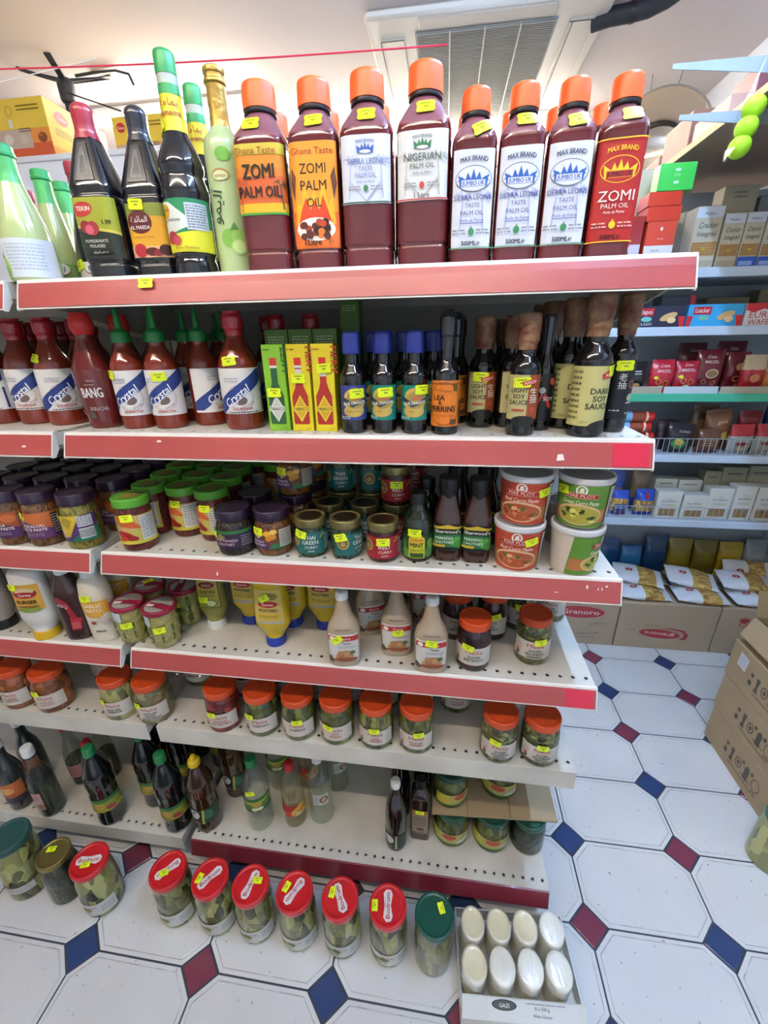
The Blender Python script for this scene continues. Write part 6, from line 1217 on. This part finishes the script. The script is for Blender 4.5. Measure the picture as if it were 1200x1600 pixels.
fbox('beige cracker carton lying on the others', 1122, 292, 1172, 316, 0, cr, lambda w, h: [('E', 0, h*.5, 10, 6, 'd0ccbc')], 70, y=fy+.10, z=ony(1140, 316, fy+.10).z) if False else None
fbox('beige cracker carton standing behind the front row of crackers', 1120, 290, 1172, 414, 0, wr_, lambda w, h: [('S', -w*.2, h*.85, w*.2, h*.95, 2, '7a7466'), ('O', 0, h*.9, 12, 7, 1, '8a8474')], 70, y=fy+.12)
fbox('grey beige cracker carton behind the red biscuit packs', 1062, 330, 1096, 414, 0, wr_, None, 60, y=fy+.13)
fbox('grey box behind the last cracker carton', 1176, 305, 1222, 414, 0, pm('grey_box', '767c82', rough=.5), None, 80, y=fy+.14)
rd = film('c23a26'); e_, h_ = fbox('white and red biscuit box with a picture of biscuits', 1008, 346, 1053, 404, 0, pm('red_biscuit_box', 'c4402a', rough=.4), lambda w, h: [('R', -w/2, 0, w/2, h*.52, 'd0cdc6'), ('T', 'Vicenzi', -w*.1, h*.4, 7, '2a2a2a', {'sh': .2}), ('E', 0, h*.18, 12, 5, 'b08a5c'), ('E', 12, h*.3, 5, 4, 'd6dc2a'), ('E', 0, h*.85, 4, 6, 'e4e0da'), ('T', 'VICENZI', 0, h*.64, 4, 'e4e0da', {})], 90)
zt = FZ[0]+h_/1000+.001
e2, h2 = fbox('red biscuit pack lying on the biscuit box', 1012, 322, 1064, 346, 0, rd, None, 90, z=zt, name='biscuit_pack')
e3, h3 = fbox('red biscuit pack on top of another red pack', 1014, 299, 1066, 322, 0, rd, None, 90, z=zt+h2/1000+.001, name='biscuit_pack')
fbox('bright green pack crowning the red biscuit packs', 1030, 254, 1086, 299, 0, pm('bright_green_pack', '3fb84a', rough=.35, coat=.3), lambda w, h: [('E', 0, h*.75, 9, 4, 'c8ecc8'), ('E', 0, h*.3, 9, 4, 'c8ecc8'), ('S', -10, h*.5, 10, h*.62, 2, '9cd8a0')], 60, z=zt+(h2+h3)/1000+.002, name='tea_pack')
fbox('cream biscuit pack behind the green pack', 1000, 264, 1032, 300, 0, film('b9b296'), None, 60, y=fy+.13, z=None, name='biscuit_pack')
fbox('red biscuit box with white letter beside the palm oil', 962, 352, 984, 404, 0, pm('red_biscuit_box', 'c4402a'), lambda w, h: [('T', 'e', 4, h*.72, 12, 'f0ece6', {'b': .03}), ('P', [(-w/2, h*.3), (w/2, h*.55), (w/2, h*.45), (-w/2, h*.2)], 'e8d8c0')], 80)
fbox('dark red biscuit carton beside the white and red box', 984, 338, 1003, 404, 0, film('96282a'), lambda w, h: [('R', -w/2+2, h*.1, w/2-2, h*.5, 'c2bcc4')], 90, y=fy+.03)
# wafer boxes
def wafer(col, txt, t2):
    def f(w, h): return [('P', [(-w/2, 0), (-w/2+14, 0), (-w/2+20, h*.5), (-w/2, h*.5)], 'c8242c'), ('P', [(w/2, 0), (w/2-14, 0), (w/2-24, h*.5), (w/2, h*.5)], 'c8242c'), ('R', -w*.4, h*.55, -w*.08, h*.9, 'b8202c'), ('T', txt, -w*.24, h*.64, h*.2, 'f0ece6', {'w': w*.26}), ('E', w*.2, h*.5, w*.16, h*.16, 'c8a46c', 20), ('E', w*.26, h*.34, w*.08, h*.14, 'dcc08a'), ('E', -w*.2, h*.4, w*.1, h*.12, '6ab8a8'), ('T', t2, -w*.2, h*.12, h*.12, 'd8d8d8', {})]
    return f
fbox('dark navy wafer box in a red tray', 985, 478, 1070, 514, 1, pm('navy_wafer_box', '1c2038', rough=.35, coat=.3), wafer('', 'Napo', 'CLASSIC'), 90)
fbox('sky blue wafer box in a red tray', 1074, 475, 1160, 513, 1, pm('blue_wafer_box', '2aa0d4', rough=.35, coat=.3), wafer('', 'Loacker', ''), 90)
fbox('white and red wafer box beside the sky blue one', 1164, 473, 1232, 513, 1, pm('white_wafer_box', 'd6d0cc', rough=.4), lambda w, h: [('P', [(-w/2, h*.7), (-w*.3, h*.6), (-w*.1, h*.75), (w*.2, h*.62), (w/2, h*.7), (w/2, h), (-w/2, h)], 'c02430'), ('T', 'EURO', -w*.1, h*.36, h*.28, 'b02a30', {'w': w*.6}), ('T', 'WAFER', -w*.1, h*.06, h*.24, 'b02a30', {'w': w*.6})], 90)
fbox('dark wafer box standing behind the navy one', 1030, 462, 1082, 514, 1, pm('navy_wafer_box', '1c2038'), lambda w, h: [('P', [(w/2, h*.6), (w/2-12, h*.6), (w/2-20, h), (w/2, h)], 'c8242c')], 80, y=fy+.115)
fbox('pale biscuit pack deep behind the wafer boxes', 1100, 465, 1165, 514, 1, pm('kraft_pack', '8f8364', rough=.6), None, 80, y=fy+.22); fbox('kraft biscuit pack in the corner of the wafer shelf', 1180, 452, 1232, 514, 1, pm('kraft_pack', '8f8364'), None, 80, y=fy+.22)
# pretzel and snack bags
def pretz(c): return [('T', 'Croco', 0, 100, 12, 'e8dcd4', {'sh': .25, 'w': 46}), ('T', 'BREZEL', 0, 80, 11, 'e8dcd4', {'w': 54}), ('O', -16, 44, 11, 11, 3, 'd08a4a'), ('O', 12, 40, 12, 11, 3, 'c87a3a'), ('E', -4, 22, 16, 8, 'd8c49a'), ('E', -26, 60, 8, 6, 'd6dc2a')]
bag('red pretzel bag at the front of the snack shelf', 1032, 590, 90, 128, 44, 2, [film('b01c30')], 1, art=pretz(0))
bag('red and white pretzel bag slumped beside the first', 1072, 590, 90, 122, 44, 2, [film('a82234')], 2, rx=-8, art=pretz(0))
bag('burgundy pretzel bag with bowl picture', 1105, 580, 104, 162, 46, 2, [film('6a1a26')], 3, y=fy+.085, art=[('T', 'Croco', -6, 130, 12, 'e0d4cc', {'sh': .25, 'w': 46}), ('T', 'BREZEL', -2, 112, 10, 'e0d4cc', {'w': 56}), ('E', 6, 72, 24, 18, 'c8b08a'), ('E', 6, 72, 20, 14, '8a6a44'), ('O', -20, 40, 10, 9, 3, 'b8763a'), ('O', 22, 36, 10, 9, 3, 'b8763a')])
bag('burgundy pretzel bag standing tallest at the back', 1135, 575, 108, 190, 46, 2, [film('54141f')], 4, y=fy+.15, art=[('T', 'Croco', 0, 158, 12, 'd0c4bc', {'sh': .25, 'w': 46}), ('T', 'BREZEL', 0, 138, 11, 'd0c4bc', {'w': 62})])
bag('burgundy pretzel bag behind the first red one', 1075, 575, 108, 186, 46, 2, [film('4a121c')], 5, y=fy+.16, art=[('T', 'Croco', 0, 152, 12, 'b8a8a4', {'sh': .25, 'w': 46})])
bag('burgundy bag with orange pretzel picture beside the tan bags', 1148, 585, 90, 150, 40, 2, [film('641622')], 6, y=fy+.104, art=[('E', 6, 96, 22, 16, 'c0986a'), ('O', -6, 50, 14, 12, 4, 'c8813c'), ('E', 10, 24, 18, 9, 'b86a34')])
bag('tan and red biscuit bag', 1174, 585, 84, 142, 46, 2, [film('b8a888'), film('a8242c')], 7, (.0, .55), art=[('E', 0, 56, 18, 16, 'c07a4a')])
bag('orange cream biscuit bag beside the tan one', 1212, 585, 88, 150, 46, 2, [film('c8b49a'), film('c87a44')], 8, (.0, .5), art=[('E', -4, 110, 14, 12, '8a2430')])
bag('black snack bag beside the soy sauce bottles', 990, 590, 84, 120, 42, 2, [film('17171a')], 9, art=[('E', 6, 30, 16, 10, 'b88a4a'), ('S', -16, 70, 20, 90, 2, 'c8c8c8')])
for k, (x0, x1, m) in enumerate(((940, 1034, 'a39c88'), (1037, 1122, 'b9c4c8'), (1125, 1232, 'a39c88'))):
    fbox(('grey card tray edge below the red pretzel bag', 'pale ticket strip standing on the green rail', 'grey card tray edge below the tan bags')[k], x0, 604, x1, 617, 2, pm('tray_edge_'+m, m, rough=.6), None, 4, y=fy+.002, name='card_strip', cat='card')
# snack shelf with wire fence
def roll(label, px, py, z, L=150, r=21):
    p = ony(px, py, fy+.05); e = empty('biscuit_roll', (p.x, fy+.05, z)); tag(e, label, 'biscuit roll'); e.rotation_euler = (0, PI/2, 0)
    m = film('b8201f'); ob('wrapper', MB().loft(rr([(r*.7, -L/2), (r, -L/2+4), (r, L/2-4), (r*.7, L/2)], cut=3), m, 22).mesh('biscuit_roll'), e)
    ob('print_band', MB().loft([(-L*.34, r+.4, r+.4, 2), (-L*.1, r+.4, r+.4, 2)], ink('6ab0d8'), 22, False, False).loft([(-L*.06, r+.4, r+.4, 2), (L*.2, r+.4, r+.4, 2)], ink('8a4a30'), 22, False, False).loft([(L*.26, r+.4, r+.4, 2), (L*.32, r+.4, r+.4, 2)], ink('e0d0b0'), 22, False, False).mesh('roll_print'), e)
for k, z in enumerate((.022, .065, .108, .151)): roll('red biscuit roll, %s of the stack of four' % ('lowest', 'second', 'third', 'topmost')[k], 990+(k % 2)*4, 680-k*14, FZ[3]+z)
bag('black snack bag with a green bowl picture behind the wire', 1054, 700, 106, 124, 46, 3, [film('1a1c1e')], 11, ry=4, art=[('E', -6, 40, 30, 22, '3f8a34'), ('E', -4, 48, 18, 13, 'c89a54'), ('E', -10, 58, 8, 6, 'c8cc3a'), ('T', 'Lious', 6, 90, 10, 'c8a8ac', {'sh': .2, 'w': 46})])
bag('brown chocolate bag with crumpled top', 1120, 690, 104, 176, 46, 3, [film('7c5236')], 12, y=fy+.107, ry=-8, art=[('T', 'gold', 4, 118, 16, 'e0cc9a', {'sh': .2}), ('P', [(-30, 60), (-10, 92), (0, 76), (24, 84), (30, 50)], 'c2a44a'), ('E', 0, 40, 26, 14, '4a2a1c')])
bag('brown biscuit bag lying low beside the black bag', 1101, 705, 90, 100, 44, 3, [film('5c3a28')], 13, art=[('S', -30, 30, 30, 70, 4, 'a8886a')])
bag('red and silver nut bag behind the wire', 1150, 705, 92, 122, 40, 3, [film('a8222c'), film('9aa09a')], 14, (.0, .6), art=[('E', 0, 44, 24, 7, '8a1c24'), ('E', -8, 24, 14, 9, 'b8a888'), ('E', 14, 22, 12, 9, 'c8b898')])
bag('red and silver nut bag next to the blue pack', 1188, 705, 82, 124, 40, 3, [film('a8222c'), film('9aa09a')], 15, (.0, .6), art=[('E', 0, 48, 24, 7, '8a1c24'), ('E', 4, 26, 14, 9, 'b8a888')])
bag('dark red nut bag at the back of the wire shelf', 1160, 690, 90, 165, 40, 3, [film('8a1c26')], 16, y=fy+.135); bag('dark purple bag in the shade of the wire shelf', 1036, 690, 84, 130, 40, 3, [film('2c1a28')], 17, y=fy+.10)
bag('blue and yellow pack beside the nut bags on the wire shelf', 1222, 705, 74, 128, 44, 3, [film('24489a'), film('c8a83c')], 18, (.0, .6)); bag('dark blue bag behind the blue and yellow pack', 1205, 690, 120, 215, 40, 3, [film('182c5c')], 19, y=fy+.17); bag('tan bag at the back of the wire shelf', 1090, 690, 110, 185, 40, 3, [film('6a5438')], 20, y=fy+.165)
# dry pasta shelf
bl = film('1f48b0'); pas = lumps('dry_pasta', ['b8904a', 'c8a45c', 'a87c3c'], 90, (1, 1, .3))
bag('blue topped pasta pack beside the green tubs', 962, 808, 74, 118, 52, 4, [bl, pas], 21, (.1, .62), art=[('R', -26, 22, 26, 58, '24489a'), ('T', 'DIVELLA', 0, 36, 9, 'e8e0d0', {}), ('R', -20, 10, 20, 18, 'b0402c')])
bag('blue topped pasta pack next to the white packs', 999, 810, 80, 124, 54, 4, [bl, pas], 22, (.1, .6), art=[('T', 'Divella', 4, 50, 12, '1f48b0', {'b': .03}), ('R', -6, 86, 10, 118, 'a82434')])
bag('kraft and blue pasta pack stacked behind', 992, 790, 84, 200, 50, 4, [film('7a6650'), bl], 23, (.0, .3), y=fy+.135); bag('blue and red pasta pack behind the first blue topped pack', 955, 790, 74, 205, 50, 4, [film('24489a'), film('8a7a5a')], 24, (.0, .5), y=fy+.135)
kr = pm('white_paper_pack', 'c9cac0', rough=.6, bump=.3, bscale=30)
def rummo(w, h): return [('R', -w*.36, h*.08, w*.36, h*.36, 'a08458'), ('S', -w*.34, h*.1, w*.34, h*.34, 4, '6a4a2a'), ('T', 'RUMMO', 0, h*.6, h*.07, '3a3c3c', {'w': w*.6}), ('S', -w*.3, h*.46, w*.3, h*.54, 2, '8a9488'), ('E', w*.16, h*.5, 5, 4, 'd6dc2a'), ('T', 'Lenta', 0, h*.72, h*.04, '5a5c5c', {})]
LB = ('white paper pasta pack beside the blue topped packs', 'white paper pasta pack with a low front, second of the row', 'white paper pasta pack in the middle of the row', 'tall white paper pasta pack, fourth of the row', 'white paper pasta pack, fifth of the row')
for k, (a, b, t) in enumerate(((1025, 1062.5, 768), (1064.5, 1102.5, 774), (1104.5, 1141, 764), (1145, 1177.5, 760), (1179.5, 1218, 762))): fbox(LB[k], a, t, b, 815, 4, kr, rummo, 58, name='pasta_pack', y=fy+.025+.004*(k % 3), rz=(-1, 1, -1, 1, -1)[k])
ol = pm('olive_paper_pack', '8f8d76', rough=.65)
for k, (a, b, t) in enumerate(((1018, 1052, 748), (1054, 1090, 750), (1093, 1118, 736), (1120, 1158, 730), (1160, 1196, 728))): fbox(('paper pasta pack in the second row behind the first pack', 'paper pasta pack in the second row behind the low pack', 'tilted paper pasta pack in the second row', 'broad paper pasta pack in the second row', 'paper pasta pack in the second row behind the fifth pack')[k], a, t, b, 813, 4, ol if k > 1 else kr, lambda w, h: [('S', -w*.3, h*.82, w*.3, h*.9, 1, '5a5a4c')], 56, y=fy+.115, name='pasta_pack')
# pasta cartons on the floor with bags piled on top
gr_ = lambda flip: None
cbp = pm('pasta_carton_kraft', 'ad9a80', rough=.8, var=.06, vscale=6)
RD = 'a8363c'
zc_ = .262
def fcarton(label, px0, px1, art, d=.36):
    a = onz(px0, 1003, 0).x if False else ony(px0, 1005, fy-.01).x; b = min(ony(px1, 1005, fy-.01).x, X1-.008)
    w = (b-a)*1000
    e = empty('pasta_carton', ((a+b)/2, fy-.01+d/2, 0)); tag(e, label, 'carton')
    bx = ob('box', MB().bbox(-w/2, w/2, -d*500, d*500, 0, zc_*1000, cbp, 2).mesh('pasta_carton', smooth=0), e)
    ob('front_print', art_mesh('pasta_carton_print', Flat(-d*500), art(w), .4, .15), bx); return e
def g1(w): return [('E', -w*.12, 190, w*.42, 38, 'b89a8a'), ('E', -w*.12, 192, w*.40, 35, RD), ('T', 'Granoro', -w*.12, 180, 26, 'e0d4c8', {'w': w*.62, 'b': .012}), ('T', 'il Primo', w*.2, 120, 18, '6a6470', {'r': 10, 'sh': .35}), ('T', 'il Secondo', w*.05, 60, 18, '6a6470', {'r': 6, 'sh': .35}), ('R', -w*.2, 42, w*.2, 45, '6a6470')]
def g2(w): return [('E', -20, 92, 96, 26, RD, -4), ('T', 'granoro', -20, 100, 19, 'e0d4c8', {'r': 176, 'w': 140, 'b': .012}), ('P', [(70, 62), (104, 66), (112, 92), (88, 120), (30, 130), (-30, 128), (30, 122), (78, 112), (94, 92), (88, 76)], RD), ('S', -100, 136, -30, 142, 1, '5a5248'), ('S', -170, 104, -130, 110, 1, '5a5248'), ('R', 92, 0, 93.5, 258, '9a886e')]
def g3(w): return [('E', -w*.2, 200, 22, 14, RD), ('E', -w*.2, 176, 20, 10, RD), ('E', -w*.2, 176, 14, 6, 'ad9a80'), ('T', 'il Primo', -w*.15, 70, 18, '6a6470', {'r': 14, 'sh': .35})]
fcarton('kraft carton with a red oval logo beside the gondola end', 862, 956, g1); fcarton('kraft carton with an upside down red logo, middle of three', 958, 1110, g2); fcarton('kraft carton partly hidden by the brown carton stack', 1112, 1262, g3)
wf = film('dde1e6', .35)
def gran(label, c, up, nrm, seed, w=124, h=228, t=50):
    """bag lying on the pile: up = direction of its printed top, nrm = direction its front faces; c = its middle"""
    c = Vector(c); z = Vector(up).normalized(); n = Vector(nrm); n = (n-z*n.dot(z)).normalized(); y = -n; x = y.cross(z)
    o_ = c-z*(h/2000); e = empty('pasta_bag'); tag(e, label, 'bag', 'clear fronted pasta bags piled on the cartons')
    e.matrix_world = Matrix(((x.x, y.x, z.x, o_.x), (x.y, y.y, z.y, o_.y), (x.z, y.z, z.z, o_.z), (0, 0, 0, 1)))
    o = ob('pack', bag_mesh(w, h, t, [wf, pas], seed, (.08, .5)), e)
    rings = [(0, w/2, 1.2, 2.6), (h*.1, w/2, t/2*.55, 2.6), (h*.25, w/2, t/2*.9, 2.6), (h*.5, w/2, t/2*1.04, 2.6), (h*.75, w/2, t/2*.9, 2.6), (h*.9, w/2, t/2*.55, 2.6), (h, w/2, 1.2, 2.6)]
    ob('print', art_mesh('pasta_bag_print', Surf(rings, h*.5), [('E', 0, h*.72, 13, 19, 'd8d4d0'), ('E', 0, h*.72, 11, 17, RD), ('R', -6, h*.72-2.5, 6, h*.72+2.5, 'e0d4c8')], 3.2, .3), o)
spots = [('pasta bag lying lowest over the first carton edge', (1.70, 1.252, .288), (-1, 0, .03), (0, -.1, 1), 31), ('pasta bag under the middle one, poking out to the front', (1.955, 1.246, .288), (-1, .05, .02), (0, -.1, 1), 34), ('pasta bag pressed under another beside the brown cartons', (2.205, 1.25, .288), (-1, -.04, .02), (0, -.1, 1), 37),
         ('pasta bag tucked beside the gondola end', (1.50, 1.39, .288), (-1, .05, .02), (0, -.12, 1), 39), ('pasta bag behind the middle of the pile', (1.745, 1.39, .288), (-1, -.04, .02), (0, -.12, 1), 35), ('pasta bag at the back between the yellow bags', (1.99, 1.39, .288), (-1, .03, .02), (0, -.12, 1), 40),
         ('pasta bag on the second layer above the lowest bag', (1.69, 1.315, .343), (-1, .12, .14), (0, -.28, 1), 32), ('pasta bag in the middle of the pile with its logo up', (1.935, 1.31, .345), (-1, .1, .16), (0, -.3, 1), 33), ('pasta bag lying on another beside the brown cartons', (2.175, 1.305, .343), (-1, .05, .08), (0, -.28, 1), 36),
         ('pasta bag propped steeply in front of the bright yellow bag', (2.255, 1.415, .334), (-1, 0, .06), (0, -.9, .75), 38)]
for s in spots: gran(*s)
# blue and yellow bags standing at the back
bd = film('164a86'); yd = film('8a7a1c'); yb2 = film('b89a1e')
for k, (lab, x, w, h, t, m) in enumerate((('grey bag in the shade beside the gondola end', 1.515, 72, 130, 46, film('5a5e62')), ('blue pasta bag between the grey and the light blue bag', 1.612, 112, 185, 50, bd), ('light blue bag low between the two taller blue bags', 1.728, 112, 150, 46, film('2a78b8')), ('deep blue bag next to the yellow ones', 1.846, 116, 215, 50, film('14406e')),
                                              ('dull yellow pasta bag beside the deep blue one', 1.967, 118, 200, 50, yd), ('dull yellow pasta bag beside the bright yellow one', 2.09, 118, 195, 50, film('7c6e1e')), ('bright yellow pasta bag leaning over the pile', 2.213, 118, 190, 50, yb2), ('pale clear bag behind the propped pasta bag', 2.33, 106, 210, 50, film('9aa0a0')))):
    e = empty('pasta_bag', (x, 1.502, .263)); tag(e, lab, 'bag'); e.rotation_euler = (math.radians(-6), 0, 0); ob('pack', bag_mesh(w, h, t, [m], 50+k), e)
# ------------------------------------------------------------------ goods on the wooden shelf, ball pack
zb = 2.072
def wbox(label, px0, px1, ptop, x, y0, y1, m, art=None):
    h = (onx(px0, ptop, x).z-zb)
    return carton(label, x, x+.16, y0, y1, zb+.001, zb+max(h, .06), 0, None, 'storage_box', m, art)
carton('long pale box on the wooden shelf', 1.53, 1.80, 1.13, 1.34, zb+.001, zb+.075, 0, None, 'storage_box', pm('storage_pale', 'd0a898', rough=.6))
carton('dark red box on the wooden shelf', 1.60, 1.86, 1.14, 1.28, zb+.076, zb+.15, 0, None, 'storage_box', pm('storage_wine', '7a2230', rough=.5))
carton('reddish striped box further along the wooden shelf', 1.53, 1.80, 1.37, 1.58, zb+.001, zb+.13, 0, None, 'storage_box', pm('storage_brown', '9a6a58', rough=.6, var=.3, vscale=6, stretch=(1, 14, 1)))
carton('small pink box near the mirror on the wooden shelf', 1.53, 1.72, 1.60, 1.76, zb+.001, zb+.07, 0, None, 'storage_box', pm('storage_pink', 'b08078', rough=.6))
wp = empty('wrapped_parcel', (1.645, .915, zb)); tag(wp, 'rounded parcel in clear plastic on the wooden shelf', 'parcel')
ob('parcel', MB().loft(rp([(0, 90, 110, 3), (6, 100, 120, 3), (140, 100, 120, 3), (200, 70, 90, 2.6), (225, 30, 40, 2.2)], 20), pm('parcel_cream', 'd9d2c2', rough=.3, coat=.5, bump=.4, bscale=20), 30).mesh('wrapped_parcel'), wp)
ob('tape', MB().box(-20, 20, -121.5, -120, 20, 120, pm('packing_tape', 'b39a6a')).mesh('parcel_tape', smooth=0), wp)
bp = [ony(x, y, .895) for x, y in ((1178, 168), (1166, 200), (1155, 230))]
bpk = empty('ball_pack', (bp[1].x, .895, bp[1].z)); tag(bpk, 'hanging clear pack of three lime green balls', 'ball pack')
neon = pm('neon_green_ball', 'a9e01c', rough=.7, bump=.4, bscale=300)
for p in bp:
    mb = MB(); R = 27
    mb.loft([(R*math.sin(-PI/2+PI*k/12), max(R*math.cos(-PI/2+PI*k/12), .4), max(R*math.cos(-PI/2+PI*k/12), .4), 2) for k in range(13)], neon, 20)
    ob('ball', mb.mesh('neon_ball'), bpk, (p.x-bp[1].x, 0, p.z-bp[1].z))
d = (bp[0]-bp[2]).normalized()
sl = MB(); T0 = (bp[2]-bp[1]-d*.036)*1000; T1 = (bp[0]-bp[1]+d*.10)*1000; sd = Vector((d.z, 0, -d.x))
def shp(p, w, t): return [tuple(p+sd*w*c+Vector((0, 1, 0))*t*s) for c, s in ((-1, 0), (-.7, -1), (.7, -1), (1, 0), (.7, 1), (-.7, 1))]
R4 = [shp(T0, 28, 2), shp(T0+(T1-T0)*.12, 32, 29), shp(T0+(T1-T0)*.55, 32, 29), shp(T0+(T1-T0)*.66, 26, 3), shp(T1, 22, 1)]
sl.add([v for r in R4 for v in r], [(j*6+k, j*6+(k+1) % 6, (j+1)*6+(k+1) % 6, (j+1)*6+k) for j in range(4) for k in range(6)], glassmat('clear_bag_film', 'fafcfa', .1))
ob('clear_sleeve', sl.mesh('ball_sleeve', smooth=0), bpk)
hx = bp[1].x; ht = T1*.001+bp[1]
ob('hook', MB().tube([((ht.x-hx)*1000, 0, (ht.z-bp[1].z)*1000-12), ((ht.x-hx)*1000+4, 0, (ht.z-bp[1].z)*1000+2), ((1.512-hx)*1000, 0, (zb+.008-bp[1].z)*1000), ((1.53-hx)*1000, 0, (zb+.002-bp[1].z)*1000)], 2, pm('hook_wire', '9a9da0', rough=.3, metal=.8), 6).mesh('ball_hook'), bpk)
# ------------------------------------------------------------------ date boxes on the tall shelf at the left
dy = 1.2
zd = ony(60, 247, dy).z
tall = empty('tall_shelf_unit', (-1.9, dy-.02, 0)); tag(tall, 'plain white tall shelf unit behind the lemon juice, carrying yellow boxes', 'shelving')
ob('carcass', MB().box(0, 1570, 0, 420, 0, (zd-.02)*1000, white_paint).mesh('tall_unit_carcass', smooth=0), tall)
ob('top_board', MB().bbox(-8, 1580, -8, 430, (zd-.02)*1000, zd*1000-1, pm('top_board_white', 'dcdcda', rough=.5), 2).mesh('tall_unit_top', smooth=0), tall)
yel_ = pm('date_box_yellow', 'd9b63a', rough=.45, coat=.2)
def dates(w, h): return [('R', -w/2, 0, w/2, h*.26, 'c8562c'), ('R', -w/2, h*.26, w/2, h*.5, 'd98a3a'), ('R', -w/2+10, h*.18, w*.22, h*.5, 'b8a08a'), ('E', -w*.12, h*.34, 20, 16, 'cfc2b2'), ('E', w*.1, h*.33, 18, 15, 'c0b09c'), ('S', w*.06, h*.44, w*.24, h*.52, 2, '3a2a20'), ('E', w*.38, h*.34, 20, 16, '8a4420'), ('E', w*.36, h*.38, 8, 6, 'a85a2c'), ('S', w*.1, h*.78, w*.42, h*.9, 2, '7a6420'), ('O', -w*.02, h*.8, 14, 16, 1.5, '8a7430'), ('E', -w*.36, h*.8, 20, 17, 'b02c30'), ('T', 'Dates', -w*.36, h*.77, 10, 'ecdcc0', {'sh': .2}), ('R', -w*.06, h*.52, 0, h*.66, 'd6ceb0')]
def dside(d, h): return [('R', -d/2, 0, d/2, h*.2, 'd8902e'), ('E', 0, h*.76, 34, 22, 'b02c30'), ('T', 'Dates', 0, h*.72, 13, 'ecdcc0', {'sh': .2}), ('S', -d*.3, h*.42, d*.3, h*.56, 3, '8a7430')]
xr = ony(88, 245, dy).x
hb_ = (ony(68, 148, dy).z-zd)*1000
def dbox(x1, y, lab, w=300, d=150):
    e = empty('date_box', (x1-w/2000, y+d/2000, zd)); tag(e, lab, 'box', None)
    b = ob('carton', MB().bbox(-w/2, w/2, -d/2, d/2, 0, hb_, yel_, 1.5).mesh('date_box', smooth=0), e)
    ob('print', art_mesh('date_box_print', Flat(-d/2), dates(w, hb_), .4, .15), b); ob('side_print', art_mesh('date_box_side', Side(w/2), dside(d, hb_), .4, .15), b)
dbox(xr, dy, 'yellow and orange date box at the front corner of the tall shelf'); dbox(xr, dy+.17, 'yellow and orange date box directly behind the corner one', d=160); dbox(xr+.40, dy+.2, 'yellow date box glimpsed between the black syrup bottles', w=270); dbox(xr-.31, dy, 'yellow and orange date box beside the corner one, farther from the syrup bottles')
# price sticker on the top ticket rail
ob('price_sticker', sticker_mesh(Flat(0), 0, 0, 0)[0], bayR, (ony(229, 443, -.01).x-.004, -.0105, ony(229, 443, -.01).z)).rotation_euler = (math.radians(-21), 0, 0)
